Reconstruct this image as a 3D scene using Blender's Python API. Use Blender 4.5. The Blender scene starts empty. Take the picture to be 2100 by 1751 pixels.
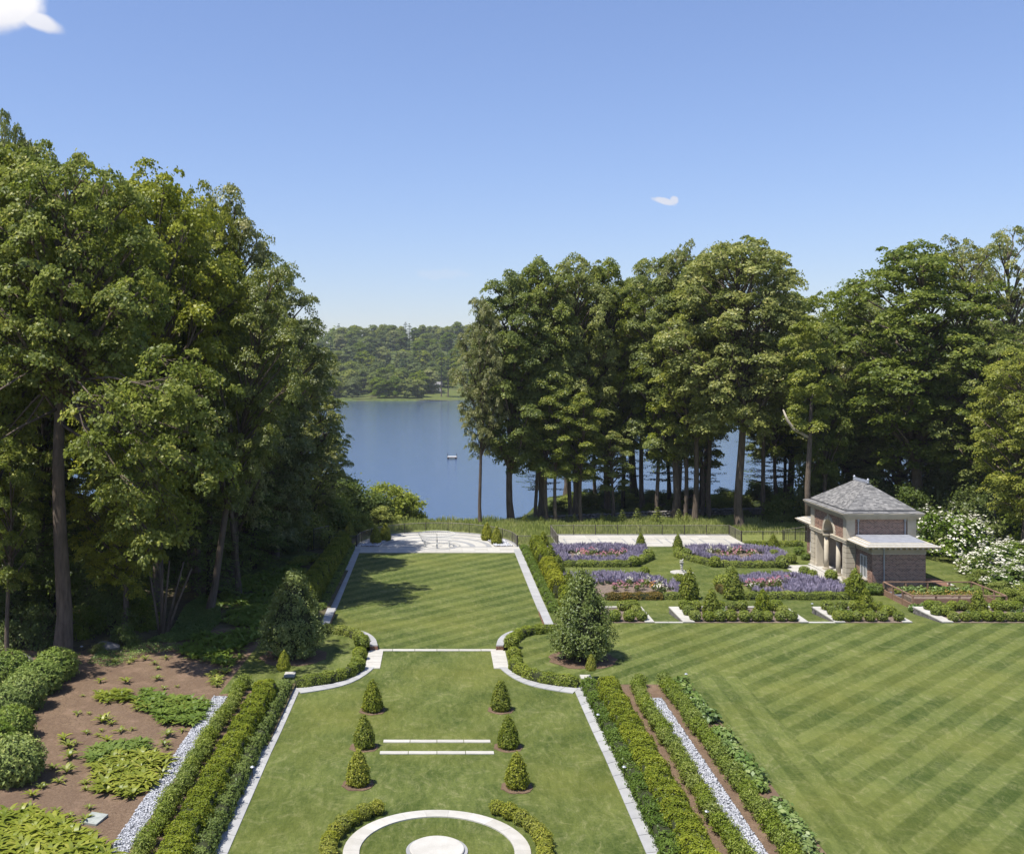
import bpy, math, random
import numpy as np
from mathutils import Vector, Matrix
from mathutils.geometry import tessellate_polygon
R = math.radians
sc = bpy.context.scene
COL = sc.collection
# ------------------------------------------------------------------ camera
F = 2100.0; HX = 896.0; HY = 757.0; CH = 18.0      # focal length and horizon in units of a 2100 px wide frame; eye height
cam_d = bpy.data.cameras.new('camera'); cam = bpy.data.objects.new('camera', cam_d); COL.objects.link(cam)
cam.location = (0, 0, CH); cam.rotation_euler = (R(90), 0, 0)
cam_d.sensor_width = 36; cam_d.lens = 36 * F / 2100
cam_d.shift_x = (1050 - HX) / 2100; cam_d.shift_y = -(875.5 - HY) / 2100
cam_d.clip_start = .5; cam_d.clip_end = 6000
sc.camera = cam
# ------------------------------------------------------------------ light
SUN_EL = 64.0
sx, sy = -.85, -.527
to_sun = Vector((sx * math.cos(R(SUN_EL)), sy * math.cos(R(SUN_EL)), math.sin(R(SUN_EL)))).normalized()
sun_d = bpy.data.lights.new('sun', 'SUN'); sun_d.energy = 5.0; sun_d.angle = R(.53); sun_d.color = (1, .95, .87)
sun = bpy.data.objects.new('sun', sun_d); COL.objects.link(sun)
sun.rotation_euler = to_sun.to_track_quat('Z', 'Y').to_euler(); sun.location = (-60, -20, 90)
w = bpy.data.worlds.new('World'); sc.world = w; w.use_nodes = True
wn = w.node_tree; wn.nodes.clear()
def WN(t, **k):
    n = wn.nodes.new(t)
    for a, b in k.items(): setattr(n, a, b)
    return n
def WL(a, b): wn.links.new(a, b)
def wm(op, a, b=None, c=None):
    n = WN('ShaderNodeMath', operation=op)
    for i, v in enumerate((a, b, c)):
        if v is None: continue
        if isinstance(v, (int, float)): n.inputs[i].default_value = v
        else: WL(v, n.inputs[i])
    return n.outputs[0]
sky = WN('ShaderNodeTexSky'); sky.sky_type = 'NISHITA'; sky.sun_disc = False
sky.sun_elevation = R(SUN_EL); sky.sun_rotation = math.atan2(sx, sy) % (2 * math.pi)
sky.air_density = 1.0; sky.dust_density = .4; sky.ozone_density = 3.2; sky.altitude = 50
bg = WN('ShaderNodeBackground'); bg.inputs[1].default_value = .103
hs = WN('ShaderNodeHueSaturation'); hs.inputs['Saturation'].default_value = 1.0; hs.inputs['Value'].default_value = 1.0
tn = WN('ShaderNodeMix', data_type='RGBA', blend_type='MULTIPLY'); tn.inputs[0].default_value = 1; tn.inputs[7].default_value = (1.06, 1.0, 1.12, 1)
WL(sky.outputs[0], tn.inputs[6]); bw = WN('ShaderNodeRGBToBW'); WL(tn.outputs[2], bw.inputs[0])
kk = wm('DIVIDE', 1.22, wm('ADD', 1.0, wm('MULTIPLY', bw.outputs[0], .085))); vs = WN('ShaderNodeVectorMath', operation='SCALE'); WL(tn.outputs[2], vs.inputs[0]); WL(kk, vs.inputs['Scale']); WL(vs.outputs[0], hs.inputs['Color'])
tc = WN('ShaderNodeTexCoord'); sp = WN('ShaderNodeSeparateXYZ'); WL(tc.outputs['Generated'], sp.inputs[0])
yy = wm('MAXIMUM', sp.outputs[1], .02)
u = wm('DIVIDE', sp.outputs[0], yy); v = wm('DIVIDE', sp.outputs[2], yy)
cmb = WN('ShaderNodeCombineXYZ'); WL(u, cmb.inputs[0]); WL(v, cmb.inputs[1])
nz = WN('ShaderNodeTexNoise'); nz.inputs['Scale'].default_value = 22; nz.inputs['Detail'].default_value = 7; WL(cmb.outputs[0], nz.inputs['Vector'])
nz2 = WN('ShaderNodeTexNoise'); nz2.inputs['Scale'].default_value = 95; nz2.inputs['Detail'].default_value = 5; WL(cmb.outputs[0], nz2.inputs['Vector'])
def blob(px, py, rx, ry, wob, slant=0.0, noise=nz):
    cu, cv = (px - HX) / F, (HY - py) / F
    du = wm('SUBTRACT', u, cu); dv = wm('SUBTRACT', v, cv)
    dv = wm('ADD', dv, wm('MULTIPLY', du, slant))
    d = wm('SQRT', wm('ADD', wm('POWER', wm('ABSOLUTE', wm('DIVIDE', du, rx / F)), 2.0), wm('POWER', wm('ABSOLUTE', wm('DIVIDE', dv, ry / F)), 2.0)))
    d = wm('ADD', d, wm('MULTIPLY', wm('SUBTRACT', noise.outputs[0], .5), wob))
    r = WN('ShaderNodeMapRange'); r.interpolation_type = 'SMOOTHSTEP'; WL(d, r.inputs[0])
    r.inputs[1].default_value = 1.08; r.inputs[2].default_value = .6; r.inputs[3].default_value = 0; r.inputs[4].default_value = 1
    return r.outputs[0]
m1 = wm('MAXIMUM', blob(10, 12, 92, 56, 1.0), wm('MULTIPLY', blob(75, 42, 56, 22, .9, .35), .9))
m1 = wm('MULTIPLY', m1, 1.0)
m2 = wm('MAXIMUM', wm('MULTIPLY', blob(1362, 413, 26, 8, 1.0, .25, nz2), .85), wm('MULTIPLY', blob(1383, 411, 10, 10, .8, 0, nz2), .8))
m3 = wm('MULTIPLY', blob(905, 562, 60, 12, 1.6, 0, nz2), .18)
mk = wm('MAXIMUM', wm('MAXIMUM', m1, m2), m3)
mix = WN('ShaderNodeMix', data_type='RGBA'); WL(mk, mix.inputs[0]); WL(hs.outputs[0], mix.inputs[6])
# cloud body: bright sunlit top, slightly grey underside
cr = WN('ShaderNodeMix', data_type='RGBA'); cr.inputs[6].default_value = (5.0, 5.1, 5.6, 1); cr.inputs[7].default_value = (6.8, 6.7, 6.8, 1)
mr = WN('ShaderNodeMapRange'); WL(wm('ADD', v, wm('MULTIPLY', nz.outputs[0], .03)), mr.inputs[0]); mr.inputs[1].default_value = .335 ; mr.inputs[2].default_value = .375
WL(mr.outputs[0], cr.inputs[0]); WL(cr.outputs[2], mix.inputs[7])
WL(mix.outputs[2], bg.inputs[0])
ow = WN('ShaderNodeOutputWorld'); WL(bg.outputs[0], ow.inputs[0])
sc.view_settings.view_transform = 'Standard'; sc.view_settings.look = 'None'
sc.view_settings.exposure = .6; sc.view_settings.gamma = 1; sc.view_settings.use_curve_mapping = False
sc.cycles.max_bounces = 6; sc.cycles.diffuse_bounces = 3; sc.cycles.glossy_bounces = 2; sc.cycles.transmission_bounces = 3
sc.cycles.volume_bounces = 0
sc.cycles.caustics_reflective = False; sc.cycles.caustics_refractive = False

# ------------------------------------------------------------------ helpers
rng = np.random.default_rng(7); random.seed(7)
Z1 = .4                                       # near terrace level; the far garden lies at 0
def g(px, py, z=0.0):
    D = (CH - z) * F / (py - HY)
    return Vector(((px - HX) * D / F, D, z))
def zc(Y):                                    # fall of the middle lawn
    return float(np.interp(Y, [0, 46.6, 50, 58], [Z1, Z1, .28, .2]))
def gc(px, py):
    z = 0.2
    for _ in range(12): z = zc(g(px, py, z).y)
    return g(px, py, z)
def R1(x, y): return (.424 * x, 1008 + .424 * y)
def R2(x, y): return (420 + .44 * x, 1008 + .44 * y)
def R3(x, y): return (1092 + .48 * x, 1218 + .48 * y)
def R4(x, y): return (1041.6 + .288 * x, 966 + .288 * y)
def R5(x, y): return (1562.4 + .256 * x, 949.2 + .256 * y)
def R6(x, y): return (621.6 + .248 * x, 991.2 + .248 * y)
def tag(o, label=None, cat=None, group=None, kind=None):
    if label: o['label'] = label
    if cat: o['category'] = cat
    if group: o['group'] = group
    if kind: o['kind'] = kind
    return o
def link(name, me, parent=None, loc=None):
    o = bpy.data.objects.new(name, me); COL.objects.link(o)
    if parent is not None: o.parent = parent
    if loc is not None: o.location = loc
    return o
def empty(name, loc=(0, 0, 0), rz=0):
    o = bpy.data.objects.new(name, None); COL.objects.link(o); o.location = loc; o.rotation_euler = (0, 0, rz)
    o.empty_display_size = .3
    return o
def copy_tree(o, parent=None):
    c = o.copy(); COL.objects.link(c)
    if parent is not None: c.parent = parent
    for ch in list(o.children): copy_tree(ch, c)
    return c
def mesh_np(name, V, Q, mat, tint=None, smooth=False, T=None):
    """V (n,3); Q (m,4) quads; T (k,3) triangles"""
    me = bpy.data.meshes.new(name)
    V = np.asarray(V, dtype=np.float32); me.vertices.add(len(V)); me.vertices.foreach_set('co', V.ravel())
    parts = []; starts = []; n = 0
    if Q is not None and len(Q):
        Q = np.asarray(Q, dtype=np.int32); parts.append(Q.ravel()); starts.append(np.arange(len(Q)) * 4); n = Q.size
    if T is not None and len(T):
        T = np.asarray(T, dtype=np.int32); parts.append(T.ravel()); starts.append(n + np.arange(len(T)) * 3)
    L = np.concatenate(parts).astype(np.int32); S = np.concatenate(starts).astype(np.int32)
    me.loops.add(len(L)); me.loops.foreach_set('vertex_index', L)
    me.polygons.add(len(S)); me.polygons.foreach_set('loop_start', S)
    me.update(calc_edges=True)
    if smooth: me.polygons.foreach_set('use_smooth', np.ones(len(S), dtype=bool))
    if tint is not None:
        a = me.attributes.new('tint', 'FLOAT', 'FACE'); a.data.foreach_set('value', np.asarray(tint, dtype=np.float32))
    for m in (mat if isinstance(mat, (list, tuple)) else [mat]): me.materials.append(m)
    return me
class MB:
    def __init__(s): s.v = []; s.f = []; s.t = []
    def quad(s, a, b, c, d, t=.5):
        n = len(s.v); s.v += [tuple(a), tuple(b), tuple(c), tuple(d)]; s.f.append((n, n + 1, n + 2, n + 3)); s.t.append(t)
    def poly(s, pts, t=.5):
        n = len(s.v); s.v += [tuple(p) for p in pts]; s.f.append(tuple(range(n, n + len(pts)))); s.t.append(t)
    def box(s, x0, x1, y0, y1, z0, z1, t=.5):
        n = len(s.v)
        s.v += [(x0, y0, z0), (x1, y0, z0), (x1, y1, z0), (x0, y1, z0), (x0, y0, z1), (x1, y0, z1), (x1, y1, z1), (x0, y1, z1)]
        for f in ((3, 2, 1, 0), (4, 5, 6, 7), (0, 1, 5, 4), (1, 2, 6, 5), (2, 3, 7, 6), (3, 0, 4, 7)):
            s.f.append(tuple(n + i for i in f)); s.t.append(t)
        return s
    def prism(s, pts, z0, z1, t=.5):           # plan outline (counter-clockwise) extruded from z0 to z1
        n = len(s.v); k = len(pts)
        a = sum(pts[i][0] * pts[(i + 1) % k][1] - pts[(i + 1) % k][0] * pts[i][1] for i in range(k))
        if a < 0: pts = list(reversed(pts))
        s.v += [(p[0], p[1], z0) for p in pts] + [(p[0], p[1], z1) for p in pts]
        s.f.append(tuple(n + k + i for i in range(k))); s.f.append(tuple(n + k - 1 - i for i in range(k))); s.t += [t, t]
        for i in range(k):
            j = (i + 1) % k; s.f.append((n + i, n + j, n + k + j, n + k + i)); s.t.append(t)
        return s
    def tube(s, pts, rad, sides=6, t=.5):
        pts = [Vector(p) for p in pts]; n0 = len(s.v); m = len(pts)
        if isinstance(rad, (int, float)): rad = [rad] * m
        for i, p in enumerate(pts):
            d = (pts[min(i + 1, m - 1)] - pts[max(i - 1, 0)]).normalized()
            a = d.cross(Vector((0, 1, 0)) if abs(d.y) < .9 else Vector((1, 0, 0))).normalized(); b = d.cross(a)
            for k in range(sides):
                th = 2 * math.pi * k / sides
                s.v.append(tuple(p + (a * math.cos(th) + b * math.sin(th)) * rad[i]))
        for i in range(m - 1):
            for k in range(sides):
                k2 = (k + 1) % sides
                s.f.append((n0 + i * sides + k, n0 + (i + 1) * sides + k, n0 + (i + 1) * sides + k2, n0 + i * sides + k2)); s.t.append(t)
        s.f.append(tuple(n0 + k for k in range(sides))); s.t.append(t)
        s.f.append(tuple(n0 + (m - 1) * sides + k for k in reversed(range(sides)))); s.t.append(t)
        return s
    def lathe(s, prof, sides=12, c=(0, 0, 0), twist=0, lob=0, nl=3, t=.5):
        n0 = len(s.v); m = len(prof)
        for i, (r, z) in enumerate(prof):
            for k in range(sides):
                th = 2 * math.pi * k / sides
                rr = r * (1 + lob * math.cos(nl * th + twist * z))
                s.v.append((c[0] + rr * math.cos(th), c[1] + rr * math.sin(th), c[2] + z))
        for i in range(m - 1):
            for k in range(sides):
                k2 = (k + 1) % sides
                s.f.append((n0 + i * sides + k, n0 + i * sides + k2, n0 + (i + 1) * sides + k2, n0 + (i + 1) * sides + k)); s.t.append(t)
        s.f.append(tuple(n0 + (m - 1) * sides + k for k in range(sides))); s.t.append(t)
        s.f.append(tuple(n0 + k for k in reversed(range(sides)))); s.t.append(t)
        return s
    def mesh(s, name, mat, smooth=False):
        me = bpy.data.meshes.new(name); me.from_pydata(s.v, [], s.f); me.update()
        a = me.attributes.new('tint', 'FLOAT', 'FACE'); a.data.foreach_set('value', np.asarray(s.t, dtype=np.float32))
        me.materials.append(mat)
        if smooth: me.polygons.foreach_set('use_smooth', np.ones(len(me.polygons), dtype=bool))
        return me
    def build(s, name, mat, parent=None, smooth=False, loc=None):
        return link(name, s.mesh(name, mat, smooth), parent, loc)

# ------------------------------------------------------------------ materials
def new_mat(name):
    m = bpy.data.materials.new(name); m.use_nodes = True; nt = m.node_tree; nt.nodes.clear()
    return m, nt
class NT:
    def __init__(s, nt): s.nt = nt
    def n(s, t, **k):
        x = s.nt.nodes.new(t)
        for a, b in k.items(): setattr(x, a, b)
        return x
    def l(s, a, b): s.nt.links.new(a, b)
    def m(s, op, a, b=None, c=None):
        n = s.n('ShaderNodeMath', operation=op)
        for i, v in enumerate((a, b, c)):
            if v is None: continue
            if isinstance(v, (int, float)): n.inputs[i].default_value = v
            else: s.l(v, n.inputs[i])
        return n.outputs[0]
    def noise(s, vec, scale, detail=4, rough=.55, dist=0):
        n = s.n('ShaderNodeTexNoise'); n.inputs['Scale'].default_value = scale; n.inputs['Detail'].default_value = detail
        n.inputs['Roughness'].default_value = rough; n.inputs['Distortion'].default_value = dist
        if vec is not None: s.l(vec, n.inputs['Vector'])
        return n.outputs[0]
    def map(s, vec, scale=(1, 1, 1), rot=(0, 0, 0)):
        n = s.n('ShaderNodeMapping'); n.inputs['Scale'].default_value = scale; n.inputs['Rotation'].default_value = rot; s.l(vec, n.inputs[0]); return n.outputs[0]
    def rng(s, v, a, b, c=0, d=1, smooth=False):
        n = s.n('ShaderNodeMapRange'); s.l(v, n.inputs[0])
        for i, x in enumerate((a, b, c, d)): n.inputs[i + 1].default_value = x
        if smooth: n.interpolation_type = 'SMOOTHSTEP'
        return n.outputs[0]
    def mix(s, f, a, b, blend='MIX'):
        n = s.n('ShaderNodeMix', data_type='RGBA', blend_type=blend)
        for i, v in ((0, f), (6, a), (7, b)):
            if isinstance(v, (int, float)): n.inputs[i].default_value = v
            elif isinstance(v, tuple): n.inputs[i].default_value = v if len(v) == 4 else (*v, 1)
            else: s.l(v, n.inputs[i])
        return n.outputs[2]
    def bump(s, h, strength, dist):
        n = s.n('ShaderNodeBump'); n.inputs['Strength'].default_value = strength; n.inputs['Distance'].default_value = dist
        s.l(h, n.inputs['Height']); return n.outputs[0]
def obj_co(N): return N.n('ShaderNodeTexCoord').outputs['Object']
def solid(name, c1, c2, rough=.8, scale=4, bump=0, bscale=30, tint=0.0, spec=.3, metal=0, detail=5, stretch=(1, 1, 1), objrand=0.0):
    m, nt = new_mat(name); N = NT(nt); co = N.map(obj_co(N), stretch)
    f = N.noise(co, scale, detail)
    f = N.rng(f, .3, .7)
    if tint:
        at = N.n('ShaderNodeAttribute', attribute_name='tint').outputs['Fac']
        f = N.m('ADD', N.m('MULTIPLY', f, 1 - tint), N.m('MULTIPLY', at, tint))
    if objrand:
        f = N.m('ADD', N.m('MULTIPLY', f, 1 - objrand), N.m('MULTIPLY', N.n('ShaderNodeObjectInfo').outputs['Random'], objrand))
    c = N.mix(f, c1, c2)
    b = N.n('ShaderNodeBsdfPrincipled'); N.l(c, b.inputs['Base Color']); b.inputs['Roughness'].default_value = rough
    b.inputs['Specular IOR Level'].default_value = spec; b.inputs['Metallic'].default_value = metal
    if bump: N.l(N.bump(N.noise(co, bscale, 5), bump, .05), b.inputs['Normal'])
    o = N.n('ShaderNodeOutputMaterial'); N.l(b.outputs[0], o.inputs[0]); return m
def leaf_mat(name, c1, c2, c3=None, trans=.40, gloss=.06, orand=.25, rough=.45):
    """leaf colour varies leaf by leaf (tint), tree by tree (object random) and by clump-sized noise"""
    m, nt = new_mat(name); N = NT(nt)
    at = N.n('ShaderNodeAttribute', attribute_name='tint').outputs['Fac']
    oi = N.n('ShaderNodeObjectInfo').outputs['Random']
    co = obj_co(N)
    f = N.m('ADD', N.m('MULTIPLY', at, .55), N.m('MULTIPLY', N.rng(N.noise(co, .45, 2), .35, .65), .45))
    c = N.mix(f, c1, c2)
    if c3 is not None: c = N.mix(N.m('MULTIPLY', N.rng(at, .8, 1), .75), c, c3)
    h = N.n('ShaderNodeHueSaturation'); N.l(c, h.inputs['Color'])
    N.l(N.rng(oi, 0, 1, .5 - .010 * orand * 4, .5 + .012 * orand * 4), h.inputs['Hue']); N.l(N.rng(oi, 0, 1, 1 + orand * .6, 1 - orand * .6), h.inputs['Value'])
    N.l(N.rng(N.m('FRACT', N.m('MULTIPLY', oi, 7.3)), 0, 1, 1 - orand * .5, 1 + orand * .3), h.inputs['Saturation'])
    c = h.outputs[0]
    d = N.n('ShaderNodeBsdfDiffuse'); N.l(c, d.inputs[0])
    t = N.n('ShaderNodeBsdfTranslucent'); N.l(N.mix(.35, c, (.32, .42, .05), 'MIX'), t.inputs[0])
    ms = N.n('ShaderNodeMixShader'); ms.inputs[0].default_value = trans; N.l(d.outputs[0], ms.inputs[1]); N.l(t.outputs[0], ms.inputs[2])
    gl = N.n('ShaderNodeBsdfGlossy'); gl.inputs['Roughness'].default_value = rough; gl.inputs[0].default_value = (.9, .95, 1, 1)
    m2 = N.n('ShaderNodeMixShader'); m2.inputs[0].default_value = gloss; N.l(ms.outputs[0], m2.inputs[1]); N.l(gl.outputs[0], m2.inputs[2])
    o = N.n('ShaderNodeOutputMaterial'); N.l(m2.outputs[0], o.inputs[0]); return m
def lawn_mat(name, ang=45, period=2.5, strength=.5, streak=.6, dark=(.036, .058, .010), light=(.136, .160, .043), dry=(.25, .245, .115)):
    m, nt = new_mat(name); N = NT(nt); co = obj_co(N)
    wob = N.noise(co, .35, 3)
    sp = N.n('ShaderNodeSeparateXYZ'); N.l(co, sp.inputs[0])
    a = R(ang)
    ph = N.m('ADD', N.m('MULTIPLY', sp.outputs[0], -math.sin(a) / period), N.m('MULTIPLY', sp.outputs[1], math.cos(a) / period))
    ph = N.m('ADD', ph, N.m('MULTIPLY', wob, .14))
    s = N.m('SINE', N.m('MULTIPLY', ph, 2 * math.pi))
    s = N.rng(s, -.3, .3, 0, 1, True)
    # streaks of bent grass running along the mowing direction
    al = N.map(co, (5.5, 1.5, 1), (0, 0, -a + R(90)))
    st = N.rng(N.noise(al, .7, 7, .72, .5), .40, .62)
    wv = N.noise(co, .55, 2, .5)
    wc = N.n('ShaderNodeVectorMath', operation='ADD'); N.l(co, wc.inputs[0])
    cx = N.n('ShaderNodeCombineXYZ'); N.l(N.m('MULTIPLY', wv, 3), cx.inputs[0]); N.l(N.m('MULTIPLY', N.noise(co, .4, 2, .5), 3), cx.inputs[1]); N.l(cx.outputs[0], wc.inputs[1])
    wisp = N.rng(N.noise(N.map(wc.outputs[0], (1, .5, 1), (0, 0, R(30))), 2.6, 8, .8), .5, .68)
    blot = N.rng(N.noise(co, .22, 4, .6), .38, .62)
    fine = N.rng(N.noise(co, 7, 7, .85), .38, .62)
    f = N.m('ADD', N.m('MULTIPLY', s, strength), N.m('MULTIPLY', N.m('ADD', N.m('MULTIPLY', st, .5), N.m('MULTIPLY', fine, .5)), streak))
    f = N.m('ADD', f, N.m('MULTIPLY', N.m('SUBTRACT', blot, .5), .3))
    f = N.m('MINIMUM', N.m('MAXIMUM', f, 0), 1)
    c = N.mix(f, dark, light)
    c = N.mix(N.m('MULTIPLY', N.m('MULTIPLY', wisp, .62), N.rng(f, 0, .7, .35, 1)), c, dry)
    yel = N.m('MULTIPLY', N.rng(N.noise(co, .13, 3), .45, .7), .35)
    c = N.mix(yel, c, (.17, .17, .035))
    b = N.n('ShaderNodeBsdfPrincipled'); N.l(c, b.inputs['Base Color']); b.inputs['Roughness'].default_value = .85; b.inputs['Specular IOR Level'].default_value = .12
    N.l(N.bump(N.m('ADD', N.noise(co, 14, 5, .8), N.m('MULTIPLY', st, .5)), .55, .06), b.inputs['Normal'])
    o = N.n('ShaderNodeOutputMaterial'); N.l(b.outputs[0], o.inputs[0]); return m

M = {}
M['bark'] = solid('bark', (.05, .038, .028), (.16, .125, .095), .95, 5, .8, 9, stretch=(1, 1, .22), objrand=.25)
M['bark_dark'] = solid('bark_dark', (.025, .018, .015), (.075, .055, .045), .95, 5, .8, 9, stretch=(1, 1, .22))
M['bark_pale'] = solid('bark_pale', (.3, .26, .2), (.5, .45, .37), .9, 6, .4, 9, stretch=(1, 1, .3))
M['maple'] = leaf_mat('maple_leaves', (.075, .11, .016), (.34, .37, .06), (.50, .47, .09), orand=.3, gloss=.015, trans=.46)
M['maple_y'] = leaf_mat('maple_leaves_bright', (.13, .15, .018), (.43, .43, .05), (.56, .50, .07), orand=.15, gloss=.015, trans=.42)
M['oak'] = leaf_mat('oak_leaves', (.075, .10, .022), (.33, .34, .08), (.48, .44, .15), orand=.3, gloss=.03, trans=.45)
M['hemlock'] = leaf_mat('hemlock_needles', (.05, .085, .02), (.16, .20, .045), None, trans=.3, gloss=.01)
M['pine'] = leaf_mat('pine_needles', (.03, .055, .022), (.08, .115, .045), None, trans=.18, gloss=.01)
M['far'] = leaf_mat('far_leaves', (.09, .125, .025), (.24, .27, .055), (.28, .28, .07), orand=.5, trans=.3, gloss=.0)
M['under'] = leaf_mat('undergrowth_leaves', (.06, .095, .016), (.18, .215, .045), (.28, .28, .09), orand=.35, gloss=.012)
M['bright'] = leaf_mat('shrub_leaves', (.12, .16, .025), (.34, .37, .07), (.42, .42, .11), orand=.2, gloss=.01)
M['yew'] = leaf_mat('yew_needles', (.085, .115, .014), (.235, .265, .03), (.32, .31, .045), trans=.25, gloss=.01, orand=.12)
M['yew_y'] = leaf_mat('yew_new_growth', (.13, .15, .016), (.33, .34, .045), (.42, .38, .06), trans=.25, gloss=.01, orand=.12)
M['box'] = leaf_mat('boxwood_leaves', (.10, .14, .018), (.27, .31, .045), (.36, .37, .07), trans=.25, gloss=.015, orand=.15)
M['inkberry'] = leaf_mat('inkberry_leaves', (.10, .14, .020), (.27, .32, .045), (.38, .40, .12), trans=.3, gloss=.01, orand=.15)
M['magnolia'] = leaf_mat('magnolia_leaves', (.08, .115, .024), (.22, .26, .06), (.34, .35, .13), trans=.22, gloss=.025, orand=.1, rough=.45)
M['rhodo'] = leaf_mat('rhododendron_leaves', (.08, .13, .022), (.24, .30, .05), (.34, .36, .09), trans=.2, gloss=.015, orand=.2, rough=.5)
M['rust'] = leaf_mat('rusty_boxwood', (.07, .06, .018), (.19, .14, .03), (.24, .13, .04), trans=.15, gloss=.01)
M['fern'] = leaf_mat('fern_fronds', (.13, .17, .02), (.30, .32, .045), (.38, .37, .08), trans=.35, gloss=.03, orand=.15)
M['fern_d'] = leaf_mat('fern_fronds_green', (.09, .15, .02), (.20, .26, .04), None, trans=.35, gloss=.02, orand=.15)
M['hosta'] = leaf_mat('hosta_leaves', (.08, .14, .03), (.19, .26, .06), (.28, .33, .12), trans=.25, gloss=.02)
M['flower_w'] = solid('white_bracts', (.50, .48, .38), (.68, .66, .55), .7, tint=.6)
M['flower_p'] = solid('pink_petals', (.42, .14, .20), (.62, .34, .38), .6, tint=.7)
M['flower_o'] = solid('orange_petals', (.55, .20, .05), (.62, .36, .12), .6, tint=.7)
M['lav'] = solid('lavender_flowers', (.14, .12, .18), (.36, .325, .43), .85, tint=.8)
M['lav_stem'] = leaf_mat('lavender_stems', (.09, .12, .07), (.16, .20, .11), None, trans=.2, gloss=.02)
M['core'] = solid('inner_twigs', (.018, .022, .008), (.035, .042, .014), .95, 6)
M['meadow'] = leaf_mat('meadow_grass', (.22, .27, .06), (.38, .42, .11), (.5, .47, .22), trans=.45, gloss=.0, orand=.2)
M['ivy'] = leaf_mat('ivy_leaves', (.07, .12, .022), (.18, .24, .05), None, gloss=.012)
M['stone_w'] = solid('white_limestone', (.34, .325, .285), (.49, .475, .435), .75, 1.7, .2, 20, tint=.45)
M['stone_b'] = solid('bluestone', (.27, .272, .27), (.38, .38, .375), .75, 1.7, .25, 20, tint=.5)
M['stone_band'] = solid('grey_band_stone', (.23, .235, .24), (.30, .30, .30), .75, 1.5, .1, 20)
M['stone_c'] = solid('cast_stone', (.38, .335, .255), (.50, .45, .355), .85, 2, .15, 25, tint=.3)
M['mortar'] = solid('mortar', (.44, .40, .34), (.56, .51, .44), .95, 8)
M['brick'] = solid('bricks', (.11, .055, .035), (.34, .19, .13), .9, 3, .2, 30, tint=.8)
M['slate'] = solid('roof_slates', (.10, .10, .10), (.27, .262, .25), .75, 2.5, .2, 15, tint=.85)
M['lead'] = solid('lead_roofing', (.20, .21, .24), (.30, .31, .34), .5, 2, .05, 10, spec=.4)
M['iron'] = solid('painted_iron', (.030, .026, .022), (.06, .052, .042), .55, 4)
M['bronze'] = solid('fence_paint', (.13, .115, .095), (.19, .17, .14), .6, 4)
M['zinc'] = solid('zinc_downpipe', (.30, .32, .36), (.42, .44, .48), .4, 4, metal=.4)
M['white'] = solid('white_paint', (.5, .5, .48), (.6, .6, .58), .5, 4)
M['glass'] = solid('window_glass', (.015, .018, .02), (.03, .035, .04), .08, 2, spec=.8)
M['wood'] = solid('cedar_boards', (.14, .085, .055), (.30, .19, .13), .85, 6, .2, 20, tint=.5, stretch=(.4, .4, 3))
M['rock'] = solid('field_stone', (.09, .085, .08), (.25, .235, .22), .95, 3, .6, 8, tint=.4)
M['gravel'] = solid('white_gravel', (.13, .14, .16), (.50, .51, .54), .85, 3, 0, tint=.9)
M['gravel_base'] = solid('gravel_bed', (.06, .06, .07), (.20, .20, .22), .95, 25, .5, 40)
M['soil'] = solid('soil', (.10, .075, .06), (.22, .17, .13), .95, 5, .5, 30)
M['slab'] = solid('slate_slab', (.20, .22, .20), (.34, .36, .33), .8, 5, .1, 20)
def mulch():
    m, nt = new_mat('bark_mulch'); N = NT(nt); co = obj_co(N)
    f = N.rng(N.noise(co, 11, 8, .85), .35, .65); k = N.rng(N.noise(co, .5, 4), .35, .65)
    c = N.mix(f, (.065, .042, .028), (.235, .165, .108)); c = N.mix(N.m('MULTIPLY', k, .55), c, (.11, .072, .05)); c = N.mix(N.m('MULTIPLY', N.rng(N.noise(co, 28, 3, .9), .6, .72), .8), c, (.38, .29, .21)); c = N.mix(N.m('MULTIPLY', N.rng(N.noise(co, 1.1, 6, .7), .52, .68), .45), c, (.25, .17, .12))
    b = N.n('ShaderNodeBsdfPrincipled'); N.l(c, b.inputs['Base Color']); b.inputs['Roughness'].default_value = .95; b.inputs['Specular IOR Level'].default_value = .1
    N.l(N.bump(N.m('ADD', N.noise(co, 14, 6, .8), N.m('MULTIPLY', N.noise(co, 1.2, 3), 2.0)), .6, .06), b.inputs['Normal'])
    o = N.n('ShaderNodeOutputMaterial'); N.l(b.outputs[0], o.inputs[0]); return m
M['mulch'] = mulch()
def terrain_m():
    m, nt = new_mat('ground_cover'); N = NT(nt); co = obj_co(N)
    c = N.mix(N.rng(N.noise(co, .25, 6, .7), .35, .65), (.035, .048, .014), (.11, .14, .035))
    c = N.mix(N.m('MULTIPLY', N.rng(N.noise(co, .05, 3), .5, .7), .6), c, (.07, .05, .035))
    b = N.n('ShaderNodeBsdfPrincipled'); N.l(c, b.inputs['Base Color']); b.inputs['Roughness'].default_value = .95; b.inputs['Specular IOR Level'].default_value = .1
    N.l(N.bump(N.noise(co, 2, 6, .8), .8, .3), b.inputs['Normal'])
    o = N.n('ShaderNodeOutputMaterial'); N.l(b.outputs[0], o.inputs[0]); return m
M['terrain'] = terrain_m()
M['forest'] = solid('forest_floor', (.05, .036, .026), (.105, .095, .04), .95, 1.3, .8, 6)
M['lawn_c'] = lawn_mat('lawn_middle', 62, 3.1, .12, .75)
M['lawn_f'] = lawn_mat('lawn_lakeside', 45, 1.75, .34, .58)
M['lawn_r'] = lawn_mat('lawn_main', 44, 1.62, .38, .58)
M['lawn_g'] = lawn_mat('lawn_garden', 20, 2.0, .15, .65)
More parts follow.
